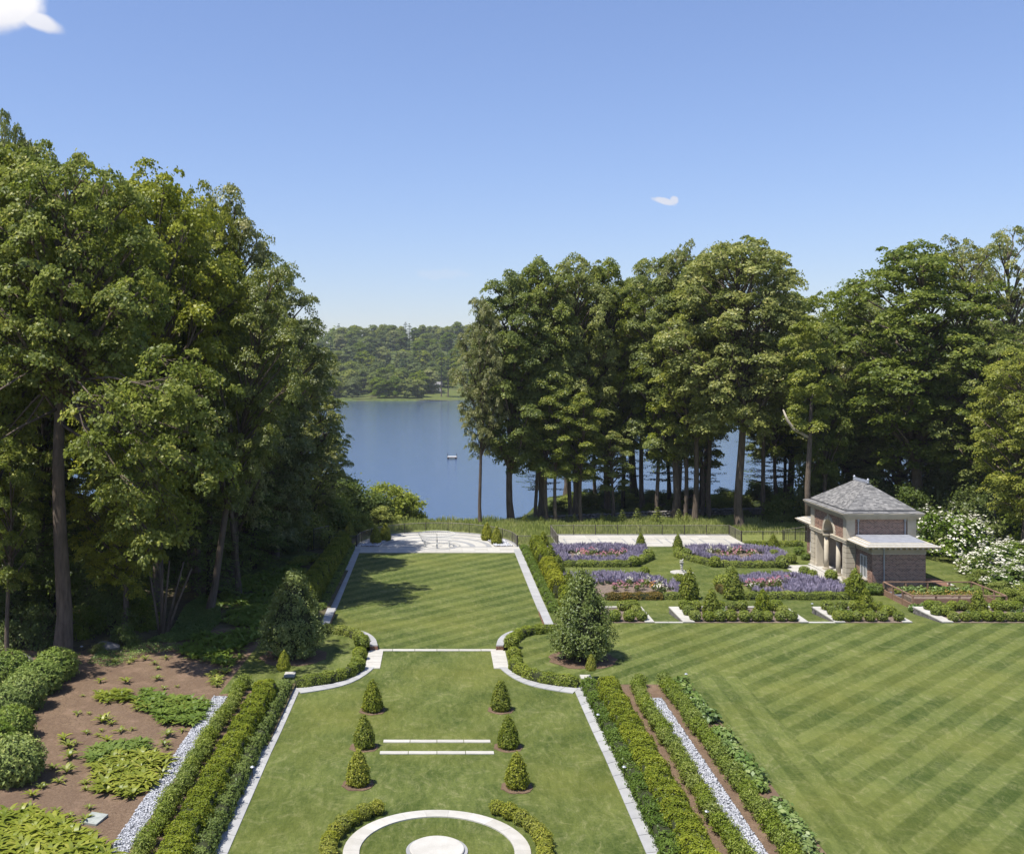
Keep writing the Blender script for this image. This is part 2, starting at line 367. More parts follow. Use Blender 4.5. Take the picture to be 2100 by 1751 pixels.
M['meadow_ground'] = lawn_mat('meadow_floor', 10, 3, .1, .8, (.10, .14, .03), (.26, .28, .08), (.34, .33, .14))
M['lawn_edge'] = lawn_mat('lawn_perimeter', 88, 1.5, .3, .7)
def water():
    m, nt = new_mat('lake_water'); N = NT(nt); co = obj_co(N)
    b = N.n('ShaderNodeBsdfPrincipled'); b.inputs['Base Color'].default_value = (.05, .09, .175, 1); b.inputs['Roughness'].default_value = .07
    b.inputs['IOR'].default_value = 1.33
    a = N.noise(N.map(co, (.55, 1.2, 1), (0, 0, R(12))), 1.0, 5, .65)
    big = N.noise(N.map(co, (.012, .05, 1)), 1.0, 3, .6)
    hgt = N.m('ADD', a, N.m('MULTIPLY', big, .6))
    N.l(N.bump(hgt, .32, .3), b.inputs['Normal'])
    o = N.n('ShaderNodeOutputMaterial'); N.l(b.outputs[0], o.inputs[0]); return m
M['water'] = water()

# ------------------------------------------------------------------ ground
def sheet(name, pts, z, mat, parent=None, kind='structure', zf=None):
    """flat ground sheet over a plan outline"""
    tri = tessellate_polygon([[Vector((p[0], p[1], 0)) for p in pts]])
    V = [(p[0], p[1], z if zf is None else zf(p[0], p[1]) + z) for p in pts]
    T = []
    for t in tri:
        a, b, c = (Vector(V[i]) for i in t)
        T.append(t if (b - a).cross(c - a).z > 0 else (t[0], t[2], t[1]))
    me = bpy.data.meshes.new(name); me.from_pydata(V, [], T); me.update(); me.materials.append(mat)
    o = link(name, me, parent)
    if kind and parent is None: o['kind'] = kind
    return o
def grid(name, xs, ys, zf, mat, kind='structure', smooth=True):
    nx, ny = len(xs), len(ys)
    X, Y = np.meshgrid(xs, ys); Zm = zf(X, Y)
    V = np.stack([X, Y, Zm], -1).reshape(-1, 3)
    i = np.arange(ny - 1)[:, None] * nx + np.arange(nx - 1)[None, :]; i = i.ravel()
    Q = np.stack([i, i + 1, i + nx + 1, i + nx], -1)
    o = link(name, mesh_np(name, V, Q, mat, smooth=smooth)); o['kind'] = kind; return o
LZ = -6.0
def smooth(t): t = np.clip(t, 0, 1); return t * t * (3 - 2 * t)
def hL(X, Y): return np.interp(Y, [72, 95], [Z1, 0]) + 0 * X
def terr(X, Y):
    edge = 121 + 22 * smooth((X - 8) / 10) + 5 * np.sin(X * .05) * smooth((X - 8) / 10) + 20 * smooth((-X - 12) / 30)   # lip of the bank
    shore_far = 772 + 14 * np.sin(X * .021 + .5) + 6 * np.sin(X * .07)
    z = -.05 - (abs(LZ) + 1.2) * smooth((Y - edge) / 26)
    hill = LZ - 1.0 + 2.2 * smooth((Y - shore_far) / 14) + 6 * smooth((Y - shore_far - 20) / 90) + 50 * smooth((Y - shore_far - 60) / 430) + 4 * np.sin(X * .012 + 1) * smooth((Y - shore_far - 100) / 200)
    side = smooth((np.abs(X) - 330) / 300) * 9
    z = np.where(Y > shore_far - 2, np.maximum(z, hill), z)
    return z + side * smooth((Y - 150) / 60)
xs = np.concatenate([np.linspace(-1300, -400, 12), np.linspace(-390, -112, 30), np.arange(-110, 111, 3.0), np.linspace(114, 390, 30), np.linspace(400, 1300, 12)])
ys = np.concatenate([np.linspace(-200, 90, 12), np.arange(93, 200, 2.5), np.linspace(202, 760, 30), np.arange(763, 1300, 6.0), np.linspace(1310, 1700, 10)])
grid('terrain', xs, ys, terr, M['terrain'])
lk = grid('lake', np.linspace(-1280, 1280, 15), np.linspace(118, 830, 9), lambda X, Y: LZ + 0 * X, M['water'])
# ---- garden sheets
def mir(p): return (-p[0], p[1])
def W(l, z=None): return [tuple((gc(*p) if z is None else g(*p, z))[:2]) for p in l]
# arcs of the two apses, left side, measured on the ground and mirrored for the right
WT = .54; zl = lambda y: float(np.interp(y, [64, 80], [.2, 0]))
near_out = W([(617, 1422.5), (666.4, 1415), (706, 1406), (736.8, 1393), (756.6, 1379.8), (769, 1368.8)])
near_in = W([(606, 1412.5), (666.4, 1405.3), (701.6, 1397.4), (728, 1386.4), (745.6, 1375.4), (754, 1368.8)])
far_out = W([(774.6, 1322.5), (769.8, 1309.4), (756.6, 1298.4), (736.8, 1291.8), (706, 1286), (661, 1284)], WT)
far_in = W([(759.7, 1322.5), (755.3, 1313.8), (743.4, 1303.7), (723.6, 1296.2), (701.6, 1291.8), (659, 1289.8)], WT)
def sample(poly, n):
    """n+1 evenly spaced points along a polyline"""
    P = [Vector((p[0], p[1])) for p in poly]; L = [0]
    for a, b in zip(P, P[1:]): L.append(L[-1] + (b - a).length)
    out = []
    for k in range(n + 1):
        s = L[-1] * k / n; i = max(j for j in range(len(L)) if L[j] <= s + 1e-9); i = min(i, len(P) - 2)
        t = (s - L[i]) / (L[i + 1] - L[i]); out.append(P[i].lerp(P[i + 1], t))
    return out
def smoothline(pts, n=24):
    """Catmull-Rom through pts"""
    P = [Vector((p[0], p[1])) for p in pts]; P = [P[0] * 2 - P[1]] + P + [P[-1] * 2 - P[-2]]; out = []
    for i in range(1, len(P) - 2):
        for k in range(6):
            t = k / 6; a, b, c, d = P[i - 1:i + 3]
            out.append(.5 * ((2 * b) + (c - a) * t + (2 * a - 5 * b + 4 * c - d) * t * t + (3 * b - a - 3 * c + d) * t ** 3))
    out.append(P[-2]); return out

sheet('garden_lawn', [(7.8, 60), (76, 60), (76, 106.5), (31.3, 106.5), (31.3, 105), (7.8, 104.6)], 0.0, M['lawn_g'])
grid('woodland_floor', np.linspace(-95, -7.9, 30), np.linspace(-10, 118, 65), lambda X, Y: hL(X, Y) + .10 * np.sin(X * .5) * np.sin(Y * .4) * smooth((-X - 20) / 6) - .01, M['forest'])
mid_rows = np.array([-10, 10, 30, 40, 46.6, 48, 50, 52, 55, 58, 65.2, 70, 80, 90, 104.])
grid('middle_lawn', np.array([-9.5, -8.15, -6, -4, -2, 0, 2, 4, 6, 8.15, 9.5]), mid_rows[:11], lambda X, Y: np.interp(Y, [0, 46.6, 50, 58], [Z1, Z1, .28, .2]) + .003, M['lawn_c'], smooth=False)
grid('lakeside_lawn', np.linspace(-8.15, 8.15, 12), np.array([64.8, 68, 72, 76, 80, 86, 92, 98, 104]), lambda X, Y: np.interp(Y, [64, 80], [.2, 0]) + .006, M['lawn_f'], smooth=False)
sheet('meadow_ground', [(7.9, 104.7), (31.2, 111), (31.2, 106.6), (70, 106.6), (70, 118), (8, 117), (-10, 113.6), (-8.2, 104)][:1] + [(12.2, 104.6), (12.2, 111), (31.8, 111), (31.8, 106.5), (70, 106.5), (70, 119), (8, 119), (-8.5, 117), (-8.5, 104), (-8.4, 105.5), (-6, 110.6), (0, 113.8), (6, 110.6), (8.3, 105.2)], .0, M['meadow_ground'])
# raised lawn inside the left apse
ni = [tuple(p) for p in smoothline(near_out)]; fo = [tuple(p) for p in smoothline(far_out)]
land = []
def inset(l, d, cy=65.5, cx=-9.2):
    return [(x + (cx - x) * d / math.hypot(cx - x, cy - y), y + (cy - y) * d / math.hypot(cx - x, cy - y)) for x, y in l]
nin = inset([tuple(p) for p in smoothline(near_in)], .62)
left_poly = [(-8.3, 56.9)] + nin + [(-5.0, 64.6)] + [tuple(p) for p in smoothline(far_in)] + [(-8.4, 70.6), (-11.3, 68.6), (-11.8, 55.4), (-10.2, 56.2)]
sheet('apse_lawn', left_poly, Z1 + .006, M['lawn_edge'])
# left mulch: bed below the wood, hedge strip
sheet('mulch_bed', [(-8.3, -10), (-8.3, 56.3), (-10.2, 56.2), (-11.8, 55.4), (-11.3, 68.6), (-8.5, 70.4), (-8.3, 76), (-8.3, 72), (-11, 74), (-15, 71), (-19.5, 65.5), (-28, 64), (-60, 58), (-60, -10)][:5] + [(-11.3, 68.6), (-12.5, 71), (-16, 68.5), (-19.5, 65.5), (-30, 63), (-60, 58), (-60, -10)], Z1 + .004, M['mulch'])
# main lawn on the right, one sheet round the right apse and the long bed
rp = [(8.3, 56.9)] + [mir(p) for p in nin] + [(5.0, 64.6)] + [mir(tuple(p)) for p in smoothline(far_in)] + \
     [(8.4, 71.0), (85, 71.0), (85, -10), (14.15, -10), (14.15, 57.2), (8.6, 57.2)]
sheet('main_lawn', rp, Z1 + .006, M['lawn_r'])
for sg in (-1, 1):
    mb = MB(); mb.quad((sg * 8.28, 45, -.04), (sg * 8.28, 56.9, -.04), (sg * 8.28, 56.9, Z1 + .003), (sg * 8.28, 45, Z1 + .003)); tag(mb.build('bed_edge', M['soil']), kind='structure')
    mb = MB(); ll = [(sg * abs(p[0]), p[1]) for p in [(-8.3, 56.9)] + nin + [(-5.0, 64.6)]]
    for p, q in zip(ll, ll[1:]): mb.quad((*p, -.04), (*q, -.04), (*q, Z1 + .006), (*p, Z1 + .006))
    tag(mb.build('lawn_bank', M['soil']), kind='structure')
mb = MB(); mb.quad((8.0, 71.0, -.04), (85, 71.0, -.04), (85, 71.0, Z1 + .005), (8.0, 71.0, Z1 + .005))
mb.box(8.0, 13.9, 70.2, 71.0, -.04, Z1 - .02); tag(mb.build('lawn_bank', M['soil']), kind='structure')
for k, (a, b) in enumerate(((15.15, 17.05), (25.85, 27.6), (33.05, 35.0))):   # grass ramps between the planted terraces
    m_ = MB(); m_.quad((a, 71.0, Z1 + .004), (b, 71.0, Z1 + .004), (b, 75.6, .012), (a, 75.6, .012)); tag(m_.build('grass_ramp', M['lawn_g']), kind='structure')
sheet('lawn_border', [(14.15, -10), (16.9, -10), (17.2, 60.5), (14.15, 57.2)], Z1 + .011, M['lawn_edge'])
sheet('hedge_bed', [(8.25, -10), (14.15, -10), (14.15, 57.2), (8.25, 57.2)], Z1 + .009, M['mulch'])
# left glade and sunny grass beyond the ferns
sheet('glade_grass', [tuple(g(*R1(a, b), 0.05)[:2]) for a, b in ((1110, 420), (1180, 360), (1230, 315), (1480, 290), (1540, 300), (1500, 335), (1350, 380), (1200, 415))], .10, M['lawn_g'])

# ---- pavings: every slab a part of its path
def path(name, label, cat, strips, mat, thick=.06, gap=.016, group=None, L=1.15):
    """strips: list of (left line, right line, z function, n)"""
    root = empty(name, (0, 0, 0)); tag(root, label, cat, group, 'structure')
    for (a, b, zf, n) in strips:
        A = sample(a, n); B = sample(b, n)
        for i in range(n):
            p = [A[i], B[i], B[i + 1], A[i + 1]]; c = sum(p, Vector((0, 0))) / 4
            p = [c + (q - c) * (1 - gap / max((q - c).length, .1)) for q in p]
            z = zf(c.y) + random.uniform(-.002, .002)
            m_ = MB(); m_.prism([(q.x - c.x, q.y - c.y) for q in p], -thick, 0, random.random()); m_.v = [(v_[0], v_[1], v_[2] + zf(v_[1] + c.y) - zf(c.y)) for v_ in m_.v]
            m_.build('slab', mat, root, loc=(c.x, c.y, z))
    return root
zt = lambda y: Z1 + .035
for sgn, nm in ((-1, 'left'), (1, 'right')):
    path('bluestone_edging', f'long strip of bluestone slabs along the {nm} side of the middle lawn', 'stone edging',
         [([(sgn * 8.22, 33), (sgn * 8.22, 57.6)], [(sgn * 7.6, 33), (sgn * 7.6, 56.9)], lambda y: zc(y) + .035 if y < 46 else zc(y) + .035, 17)], M['stone_b'], group='bluestone lawn edging')
    path('bluestone_edging', f'bluestone slab strip beside the {nm} edge of the lakeside lawn', 'stone edging',
         [([(sgn * 8.2, 74.6), (sgn * 8.35, 102.4)], [(sgn * 7.5, 74.6), (sgn * 7.62, 102.4)], lambda y: zl(y) + .05, 21)], M['stone_b'], group='bluestone lawn edging')
    fl = (lambda l: [(abs(p[0]) * sgn, p[1]) for p in l])
    path('curved_edging', f'pale curved stone edging at the near side of the {nm} apse', 'stone edging',
         [(fl([tuple(q) for q in smoothline(near_out)]), fl([tuple(q) for q in smoothline(near_in)]), lambda y: zc(y) + .05, 8)], M['stone_b'], group='curved apse edging')
    # curved seat wall
    root = empty('curved_wall', (0, 0, 0)); tag(root, f'low brick wall with pale coping curving round the {nm} apse', 'garden wall', 'curved apse walls', 'structure')
    fo_ = fl([tuple(q) for q in smoothline(far_out)]); fi_ = fl([tuple(q) for q in smoothline(far_in)])
    n = 9; A = sample(fo_, n * 3); B = sample(fi_, n * 3); b_ = MB()
    for i in range(n * 3):
        q = [A[i], A[i + 1], B[i + 1], B[i]]; c = sum(q, Vector((0, 0))) / 4
        b_.prism([tuple(c + (x - c) * .93) for x in q], -.02, WT - .07)
    b_.build('wall_body', M['mortar'], root)
    # brick courses on the lawn face and on the end
    bk = MB()
    for row in range(4):
        for i in range(n * 9):
            t = (i + .5 * (row % 2)) / (n * 9)
            if t >= 1: continue
            AA = A[min(int(t * n * 3), n * 3 - 1)].lerp(A[min(int(t * n * 3), n * 3 - 1) + 1], t * n * 3 - int(t * n * 3)); BB = B[min(int(t * n * 3), n * 3 - 1)].lerp(B[min(int(t * n * 3), n * 3 - 1) + 1], t * n * 3 - int(t * n * 3))
            d = (AA - BB).normalized(); tt = Vector((-d.y, d.x)); c = BB.lerp(AA, .955)
            p = [c + d * .025 + tt * .05, c + d * .025 - tt * .05, c - d * .03 - tt * .05, c - d * .03 + tt * .05]
            bk.prism([tuple(x) for x in p], .12 + row * .088, .195 + row * .088, random.random())
    e0, e1 = A[0], B[0]; y0 = min(e0.y, e1.y)
    for row in range(4):
        for k in range(3):
            xa = min(e0.x, e1.x) + .03 + k * .155 - .04 * (row % 2); bk.box(xa, xa + .14, y0 - .03, y0 + .05, .12 + row * .088, .195 + row * .088, random.random())
    tag(bk.build('bricks', M['brick'], root), kind='stuff')
    for i in range(n):
        q = [A[3 * i], A[3 * i + 1], A[3 * i + 2], A[3 * i + 3], B[3 * i + 3], B[3 * i + 2], B[3 * i + 1], B[3 * i]]; c = sum(q, Vector((0, 0))) / 8
        m_ = MB(); m_.prism([tuple((x - c) * .995) for x in q], 0, .07, random.random()); m_.build('coping_stone', M['stone_b'], root, loc=(c.x, c.y, WT - .07))
    # landing
    path('stone_landing', f'bright square stone landing at the {nm} end of the threshold strip', 'paving',
         [(fl([(-4.3, 60.85), (-4.3, 64.62)]), fl([(-3.38, 60.85), (-3.38, 64.62)]), lambda y: .245, 3)], M['stone_w'], group='stone landings')
    # raised block at the end of the long wall
    root = empty('seat_wall', (0, 0, 0)); tag(root, f'short raised stone wall with coping at the {nm} start of the lakeside path', 'garden wall', 'seat walls', 'structure')
    x0, x1 = sorted((sgn * 7.42, sgn * 7.98)); D0, D1 = 70.2, 75.0
    m_ = MB(); m_.box(x0 + .04, x1 - .04, D0, D1, -.02, .46); m_.build('wall_body', M['stone_c'], root)
    bk = MB()
    for row in range(4):
        for k in range(21):
            ya = D0 + .02 + k * .228 + .11 * (row % 2)
            if ya + .2 < D1:
                if sgn < 0: bk.box(x1 - .045, x1 - .02, ya, ya + .2, .10 + row * .085, .17 + row * .085, random.random())
                else: bk.box(x0 + .02, x0 + .045, ya, ya + .2, .10 + row * .085, .17 + row * .085, random.random())
    tag(bk.build('bricks', M['brick'], root), kind='stuff')
    for k in range(4):
        m_ = MB(); m_.box(x0 - .02, x1 + .02, k * 1.2 + .005, k * 1.2 + 1.19, 0, .07, random.random()); m_.build('coping_stone', M['stone_b'], root, loc=(0, D0, .46))
path('threshold_strip', 'thin pale stone strip crossing between the two landings', 'paving', [([(-4.2, 64.64), (4.2, 64.64)], [(-4.2, 65.06), (4.2, 65.06)], lambda y: .24, 6)], M['stone_w'])
for y_, hw, lb in ((48.6, 2.55, 'farther of the two white stone step strips set in the middle lawn'), (47.0, 2.63, 'nearer of the two white stone step strips set in the middle lawn')):
    zz = zc(y_) + .045
    path('stone_step', lb, 'step', [([(-hw, y_ - .17), (hw, y_ - .17)], [(-hw, y_ + .17), (hw, y_ + .17)], lambda y, zz=zz: zz, 4)], M['stone_w'], thick=.12, group='lawn steps')
# ring path and disc
def ringpath(name, label, cx, cy, r0, r1, z, n, mat, kind='structure', sub=3, a0=0, a1=360, rx=1.0, group=None, thick=.06, gap=.006):
    root = empty(name, (cx, cy, z)); tag(root, label, 'paving', group, kind)
    for i in range(n):
        o_, i_ = [], []
        for k in range(sub + 1):
            th = R(a0 + (a1 - a0) * (i + k / sub) / n)
            o_.append((r1 * rx * math.cos(th), r1 * math.sin(th))); i_.append((r0 * rx * math.cos(th), r0 * math.sin(th)))
        p = o_ + i_[::-1]; cx_ = sum(q[0] for q in p) / len(p); cy_ = sum(q[1] for q in p) / len(p)
        m_ = MB(); m_.prism([((q[0] - cx_) * (1 - gap), (q[1] - cy_) * (1 - gap)) for q in p], -thick, 0, random.random())
        m_.build('paving_stone', mat, root, loc=(cx_, cy_, random.uniform(-.002, .002)))
    return root
RC = (0.0, 37.4)
ringpath('ring_path', 'white stone ring path round a grass circle in the foreground', *RC, 2.83, 3.43, Z1 + .05, 22, M['stone_w'])
root = empty('stone_disc', (*RC, Z1)); tag(root, 'round white stone platform in the middle of the ring path', 'paving', None, 'structure')
m_ = MB(); m_.lathe([(1.0, 0), (1.0, .12), (.97, .14)], 48); m_.build('disc_top', M['stone_w'], root)
m_ = MB(); m_.lathe([(1.13, 0), (1.13, .05)], 48); m_.build('rim', M['stone_band'], root)

# ---- lakeside terrace, half round with grey bands
TC = (0.0, 103.7); TR = M['stone_w']
root = empty('lake_terrace', (0, 0, 0)); tag(root, 'half round white stone terrace with grey rings above the lake', 'terrace', None, 'structure')
base = [(8.3 * math.cos(R(a)), TC[1] + 9.3 * math.sin(R(a))) for a in range(0, 181, 6)]
m_ = MB(); m_.prism(base + [(-8.3, 100.3), (8.3, 100.3)], -.1, .03); m_.build('terrace_bed', M['stone_w'], root)
for row, (ya, yb) in enumerate(((100.35, 101.4), (101.42, 102.5), (102.52, 103.3))):     # straight paving along the lawn
    xa = -7.55
    for k in range(12):
        m_ = MB(); m_.box(0, 1.24, 0, yb - ya, 0, .05, random.random()); m_.build('paving_stone', M['stone_w'], root, loc=(xa + k * 1.26, ya, .012))
def band(r0, r1, a0, a1, mat, nm, n, ex=1.06, z=.062):
    for i in range(n):
        o_, i_ = [], []
        for k in range(4):
            th = R(a0 + (a1 - a0) * (i + k / 3) / n)
            o_.append((r1 * math.cos(th), TC[1] + ex * r1 * math.sin(th))); i_.append((r0 * math.cos(th), TC[1] + ex * r0 * math.sin(th)))
        m_ = MB(); m_.prism(o_ + i_[::-1], .03, z, random.random()); m_.build(nm, mat, root)
band(2.25, 3.35, 0, 180, M['stone_w'], 'paving_stone', 10)
band(3.37, 3.9, 0, 180, M['stone_band'], 'grey_band', 12)
band(3.92, 5.05, 0, 180, M['stone_w'], 'paving_stone', 12)
band(5.07, 5.55, 0, 180, M['stone_band'], 'grey_band', 14)
band(5.57, 6.9, 42, 138, M['stone_w'], 'paving_stone', 10)
band(6.92, 7.2, 38, 142, M['stone_band'], 'grey_band', 10)
band(7.22, 7.95, 0, 180, M['stone_w'], 'paving_stone', 20, 1.1)
band(7.97, 8.3, 0, 180, M['stone_b'], 'coping_stone', 24, 1.115, .09)
m_ = MB(); m_.box(-5.55, 5.55, 103.32, 103.62, .03, .064); m_.build('grey_band', M['stone_band'], root)
rr = ringpath('ring_paving', 'grey paving circle under the white wire enclosure on the terrace', 0, 103.75, 1.75, 2.05, .07, 16, M['stone_band'])
for i in range(12):
    a0, a1 = R(i * 30), R(i * 30 + 28); p = [(0.5 * math.cos(a0), .5 * math.sin(a0)), (1.73 * math.cos(a0), 1.73 * math.sin(a0)), (1.73 * math.cos(a1), 1.73 * math.sin(a1)), (.5 * math.cos(a1), .5 * math.sin(a1))]
    m_ = MB(); m_.prism(p, -.04, 0, random.random()); m_.build('paving_stone', M['stone_w'], rr)
# white wire enclosure with short posts
root = empty('wire_enclosure', (0, 103.9, .07)); tag(root, 'round white wire enclosure on short posts in the paving circle', 'garden structure')
for a in (205, 270, 335, 25, 90, 155):
    m_ = MB(); m_.lathe([(.09, 0), (.09, .42), (.11, .45)], 10, (1.35 * math.cos(R(a)), 1.35 * math.sin(R(a)), 0)); m_.build('post', M['white'], root)
for z_, r_, nm in ((.55, 1.5, 'lower_ring'), (1.25, 1.85, 'upper_ring')):
    m_ = MB(); pts = [(r_ * math.cos(R(a)), r_ * math.sin(R(a)), z_) for a in range(0, 361, 12)]; m_.tube(pts, .035, 5); m_.build(nm, M['white'], root)
m_ = MB()
for a in range(0, 360, 7): m_.tube([(1.5 * math.cos(R(a)), 1.5 * math.sin(R(a)), .55), (1.85 * math.cos(R(a)), 1.85 * math.sin(R(a)), 1.25)], .011, 3)
tag(m_.build('wires', M['white'], root), kind='stuff')
m_ = MB(); m_.tube([(0, -.1, 0), (0, -.1, 1.25)], .025, 6); m_.build('rod', M['iron'], root)

# ---- right patio with five framed rectangles
root = empty('garden_patio', (0, 0, 0)); tag(root, 'long rectangular white stone patio behind the lavender beds', 'terrace', None, 'structure')
m_ = MB(); m_.box(12.3, 31.7, 103.9, 110.7, -.1, .035); m_.build('patio_bed', M['stone_w'], root)
for i in range(16):
    for j in range(5):
        m_ = MB(); m_.box(0, 1.185, 0, 1.33, 0, .03, random.random()); m_.build('paving_stone', M['stone_w'], root, loc=(12.4 + i * 1.2, 104.0 + j * 1.345, .022))
for (a, b, c_, d_) in ((400, 600, 390, 612), (640, 835, 650, 850), (885, 1085, 900, 1098), (1125, 1320, 1135, 1345), (1360, 1560, 1385, 1590)):
    pa, pb = g(*R4(a + 10, 484)), g(*R4(b - 15, 484)); pc, pd = g(*R4(c_, 516)), g(*R4(d_, 516))
    x0, x1, y0, y1 = (pa.x + pc.x) / 2, (pb.x + pd.x) / 2, pc.y, pa.y; t_ = .16
    m_ = MB(); z_ = .057
    m_.box(x0, x1, y0, y0 + t_, .03, z_); m_.box(x0, x1, y1 - t_, y1, .03, z_); m_.box(x0, x0 + t_, y0 + t_ + .002, y1 - t_ - .002, .03, z_); m_.box(x1 - t_, x1, y0 + t_ + .002, y1 - t_ - .002, .03, z_)
    m_.build('grey_frame', M['stone_band'], root)
m_ = MB(); m_.box(12.3, 31.7, 110.72, 110.98, -.1, .11); m_.build('kerb', M['stone_b'], root)
# approach paving in front of the pavilion
path('pavilion_paving', 'white stone paving leading to the brick pavilion portico', 'paving',
     [([(31.6, 87.2 + k * 1.35), (34.0, 87.2 + k * 1.35)], [(31.6, 88.53 + k * 1.35), (34.0, 88.53 + k * 1.35)], lambda y: .045, 2) for k in range(5)], M['stone_w'])

# ---- iron fences
def fence(name, label, pts, h=1.05, post_every=2.35, mat='bronze', group='iron railings', z=0.05, pick=.125, rail=True):
    root = empty(name, (0, 0, 0)); tag(root, label, 'railing', group)
    P = [Vector(p) for p in pts]; L = sum((b - a).length for a, b in zip(P, P[1:])); n = max(1, round(L / post_every))
    S = sample(P, n); post = MB(); post.box(-.035, .035, -.035, .035, 0, h + .06); pm = post.mesh('post', M['iron'])
    for s in S: link('post', pm, root, (s.x, s.y, z))
    m_ = MB(); S2 = sample(P, max(2, int(L / .6)) if len(P) > 2 else 1)
    m_.tube([(s.x, s.y, z + h) for s in S2], .035, 5); m_.build('top_rail', M[mat], root)
    m_ = MB(); m_.tube([(s.x, s.y, z + .1) for s in S2], .02, 4); m_.build('bottom_rail', M[mat], root)
    m_ = MB()
    for s in sample(P, int(L / pick)): m_.box(s.x - .01, s.x + .01, s.y - .01, s.y + .01, z + .1, z + h)
    tag(m_.build('pickets', M[mat], root), kind='stuff')
    return root
arc = [(8.12 * math.cos(R(a)), TC[1] + 1.115 * 8.12 * math.sin(R(a))) for a in range(180, -1, -6)]
fence('curved_railing', 'curved iron railing round the lakeside edge of the half round terrace', arc)
fence('iron_fence', 'straight iron fence between left hedge end and the terrace railing', [(-10.9, 103.9), (-8.2, 103.9)])
fence('iron_fence', 'short iron fence between the terrace railing and the patio corner', [(8.2, 103.9), (12.3, 103.9)])
fence('iron_fence', 'iron fence along the left side of the garden patio', [(12.3, 103.95), (12.3, 110.8)])
fence('iron_fence', 'long iron fence along the lake side of the garden patio', [(12.35, 110.85), (31.6, 110.85)])
fence('iron_fence', 'iron fence closing the right side of the garden patio', [(31.65, 110.8), (31.7, 106.7)])
fence('iron_fence', 'iron fence running from patio to the brick pavilion', [(31.75, 106.65), (45, 106.65)])
fence('stair_rail', 'sloping handrail of the steps beside the pavilion', [(35.4, 104.8), (40.5, 108.4)], h=1.5, mat='bronze')
fence('garden_gate', 'dark iron gate at the end of the left hedge', [(-12.2, 101.5), (-10.95, 103.8)], h=2.1, pick=.2)

# ---- planted terraces: coping walls running away from the lawn, cross walls and beds
def coping_wall(label, x0, x1, y0=71.05, y1=75.6):
    root = empty('terrace_wall', (0, 0, 0)); tag(root, label, 'garden wall', 'coping walls of the planted terraces')
    m_ = MB(); m_.box(x0 + .05, x1 - .05, y0 + .02, y1 - .02, -.02, Z1 + .02); m_.build('wall_body', M['rock'], root)
    n = 4; L = (y1 - y0) / n
    for k in range(n):
        m_ = MB(); m_.box(x0, x1, k * L + .006, (k + 1) * L - .006, 0, .07, random.random()); m_.build('coping_stone', M['stone_w'], root, loc=(0, y0, Z1 + .02))
    s_ = MB()
    for side in (x0 + .01, x1 - .06):
        for k in range(16):
            for r_ in range(3):
                ya = y0 + .06 + k * .28 + (r_ % 2) * .1
                if ya + .25 < y1: s_.box(side, side + .05, ya, ya + random.uniform(.18, .26), .03 + r_ * .125, .14 + r_ * .125, random.random())
    tag(s_.build('stones', M['rock'], root), kind='stuff')
coping_wall('pale coping wall right of the first box bed, nearest the magnolia', 14.45, 15.1)
coping_wall('pale coping wall left of the second box bed', 17.1, 17.9)
coping_wall('pale coping wall right of the second box bed', 25.2, 25.8)
coping_wall('pale coping wall left of the third box bed', 27.65, 28.35)
coping_wall('pale coping wall right of the third box bed', 32.35, 33.0)
coping_wall('pale coping wall left of the fourth box bed by the timber frame', 35.1, 35.85)
for (a, b, lb) in ((10, 14.45, 'first'), (17.9, 25.2, 'second'), (28.35, 32.35, 'third'), (35.85, 50, 'fourth')):
    sheet('planting_bed', [(a, 71.06), (b, 71.06), (b, 75.3), (a, 75.3)], Z1 + .01, M['soil'])
    root = empty('back_wall', (0, 0, 0)); tag(root, f'white topped wall along the back of the {lb} box bed', 'garden wall', 'back walls of the planted terraces')
    n = max(3, int((b - a) / 1.3)); L = (b - a) / n
    m_ = MB(); m_.box(a + .01, b - .01, 75.35, 75.6, -.02, Z1 + .02); m_.build('wall_body', M['rock'], root)
    for k in range(n):
        m_ = MB(); m_.box(.005, L - .005, 0, .32, 0, .08, random.random()); m_.build('coping_stone', M['stone_w'], root, loc=(a + k * L, 75.32, Z1 + .03))
for (a, b, lb) in ((15.1, 17.1, 'first'), (25.8, 27.65, 'second')):
    path('threshold_strip', f'white stone strip at the top of the {lb} grass ramp', 'paving', [([(a, 71.02), (b, 71.02)], [(a, 71.3), (b, 71.3)], lambda y: Z1 + .04, 2)], M['stone_w'])

# ---- gravel strips
def gravel(name, label, x0, x1, y0, y1, z, size, n):
    base = sheet(name + '_base', [(x0, y0), (x1, y0), (x1, y1), (x0, y1)], z - .005, M['gravel_base'])
    c = np.stack([rng.uniform(x0 + .02, x1 - .02, n), rng.uniform(y0, y1, n), np.full(n, z + .01) + rng.uniform(-.02, .035, n)], -1)
    r = rng.uniform(.55, 1.2, (n, 1)) * size
    oct_ = np.array([(1, 0, 0), (0, 1, 0), (-1, 0, 0), (0, -1, 0), (0, 0, .75), (0, 0, -.75)])
    jit = rng.uniform(.6, 1.25, (n, 6, 1)); th = rng.uniform(0, 6.28, n); Cc, S = np.cos(th)[:, None], np.sin(th)[:, None]
    o = oct_[None] * jit; ox = o[..., 0] * Cc - o[..., 1] * S; oy = o[..., 0] * S + o[..., 1] * Cc; o = np.stack([ox * 1.2, oy * .85, o[..., 2]], -1)
    V = (c[:, None] + o * r[:, None]).reshape(-1, 3)
    t = np.array([(0, 1, 4), (1, 2, 4), (2, 3, 4), (3, 0, 4), (1, 0, 5), (2, 1, 5), (3, 2, 5), (0, 3, 5)])
    T = (np.arange(n)[:, None, None] * 6 + t[None]).reshape(-1, 3)
    o = link(name, mesh_np(name, V, None, M['gravel'], tint=np.repeat(rng.uniform(0, 1, n) ** .6, 8), T=T)); tag(o, label, 'gravel', None, 'stuff'); return o
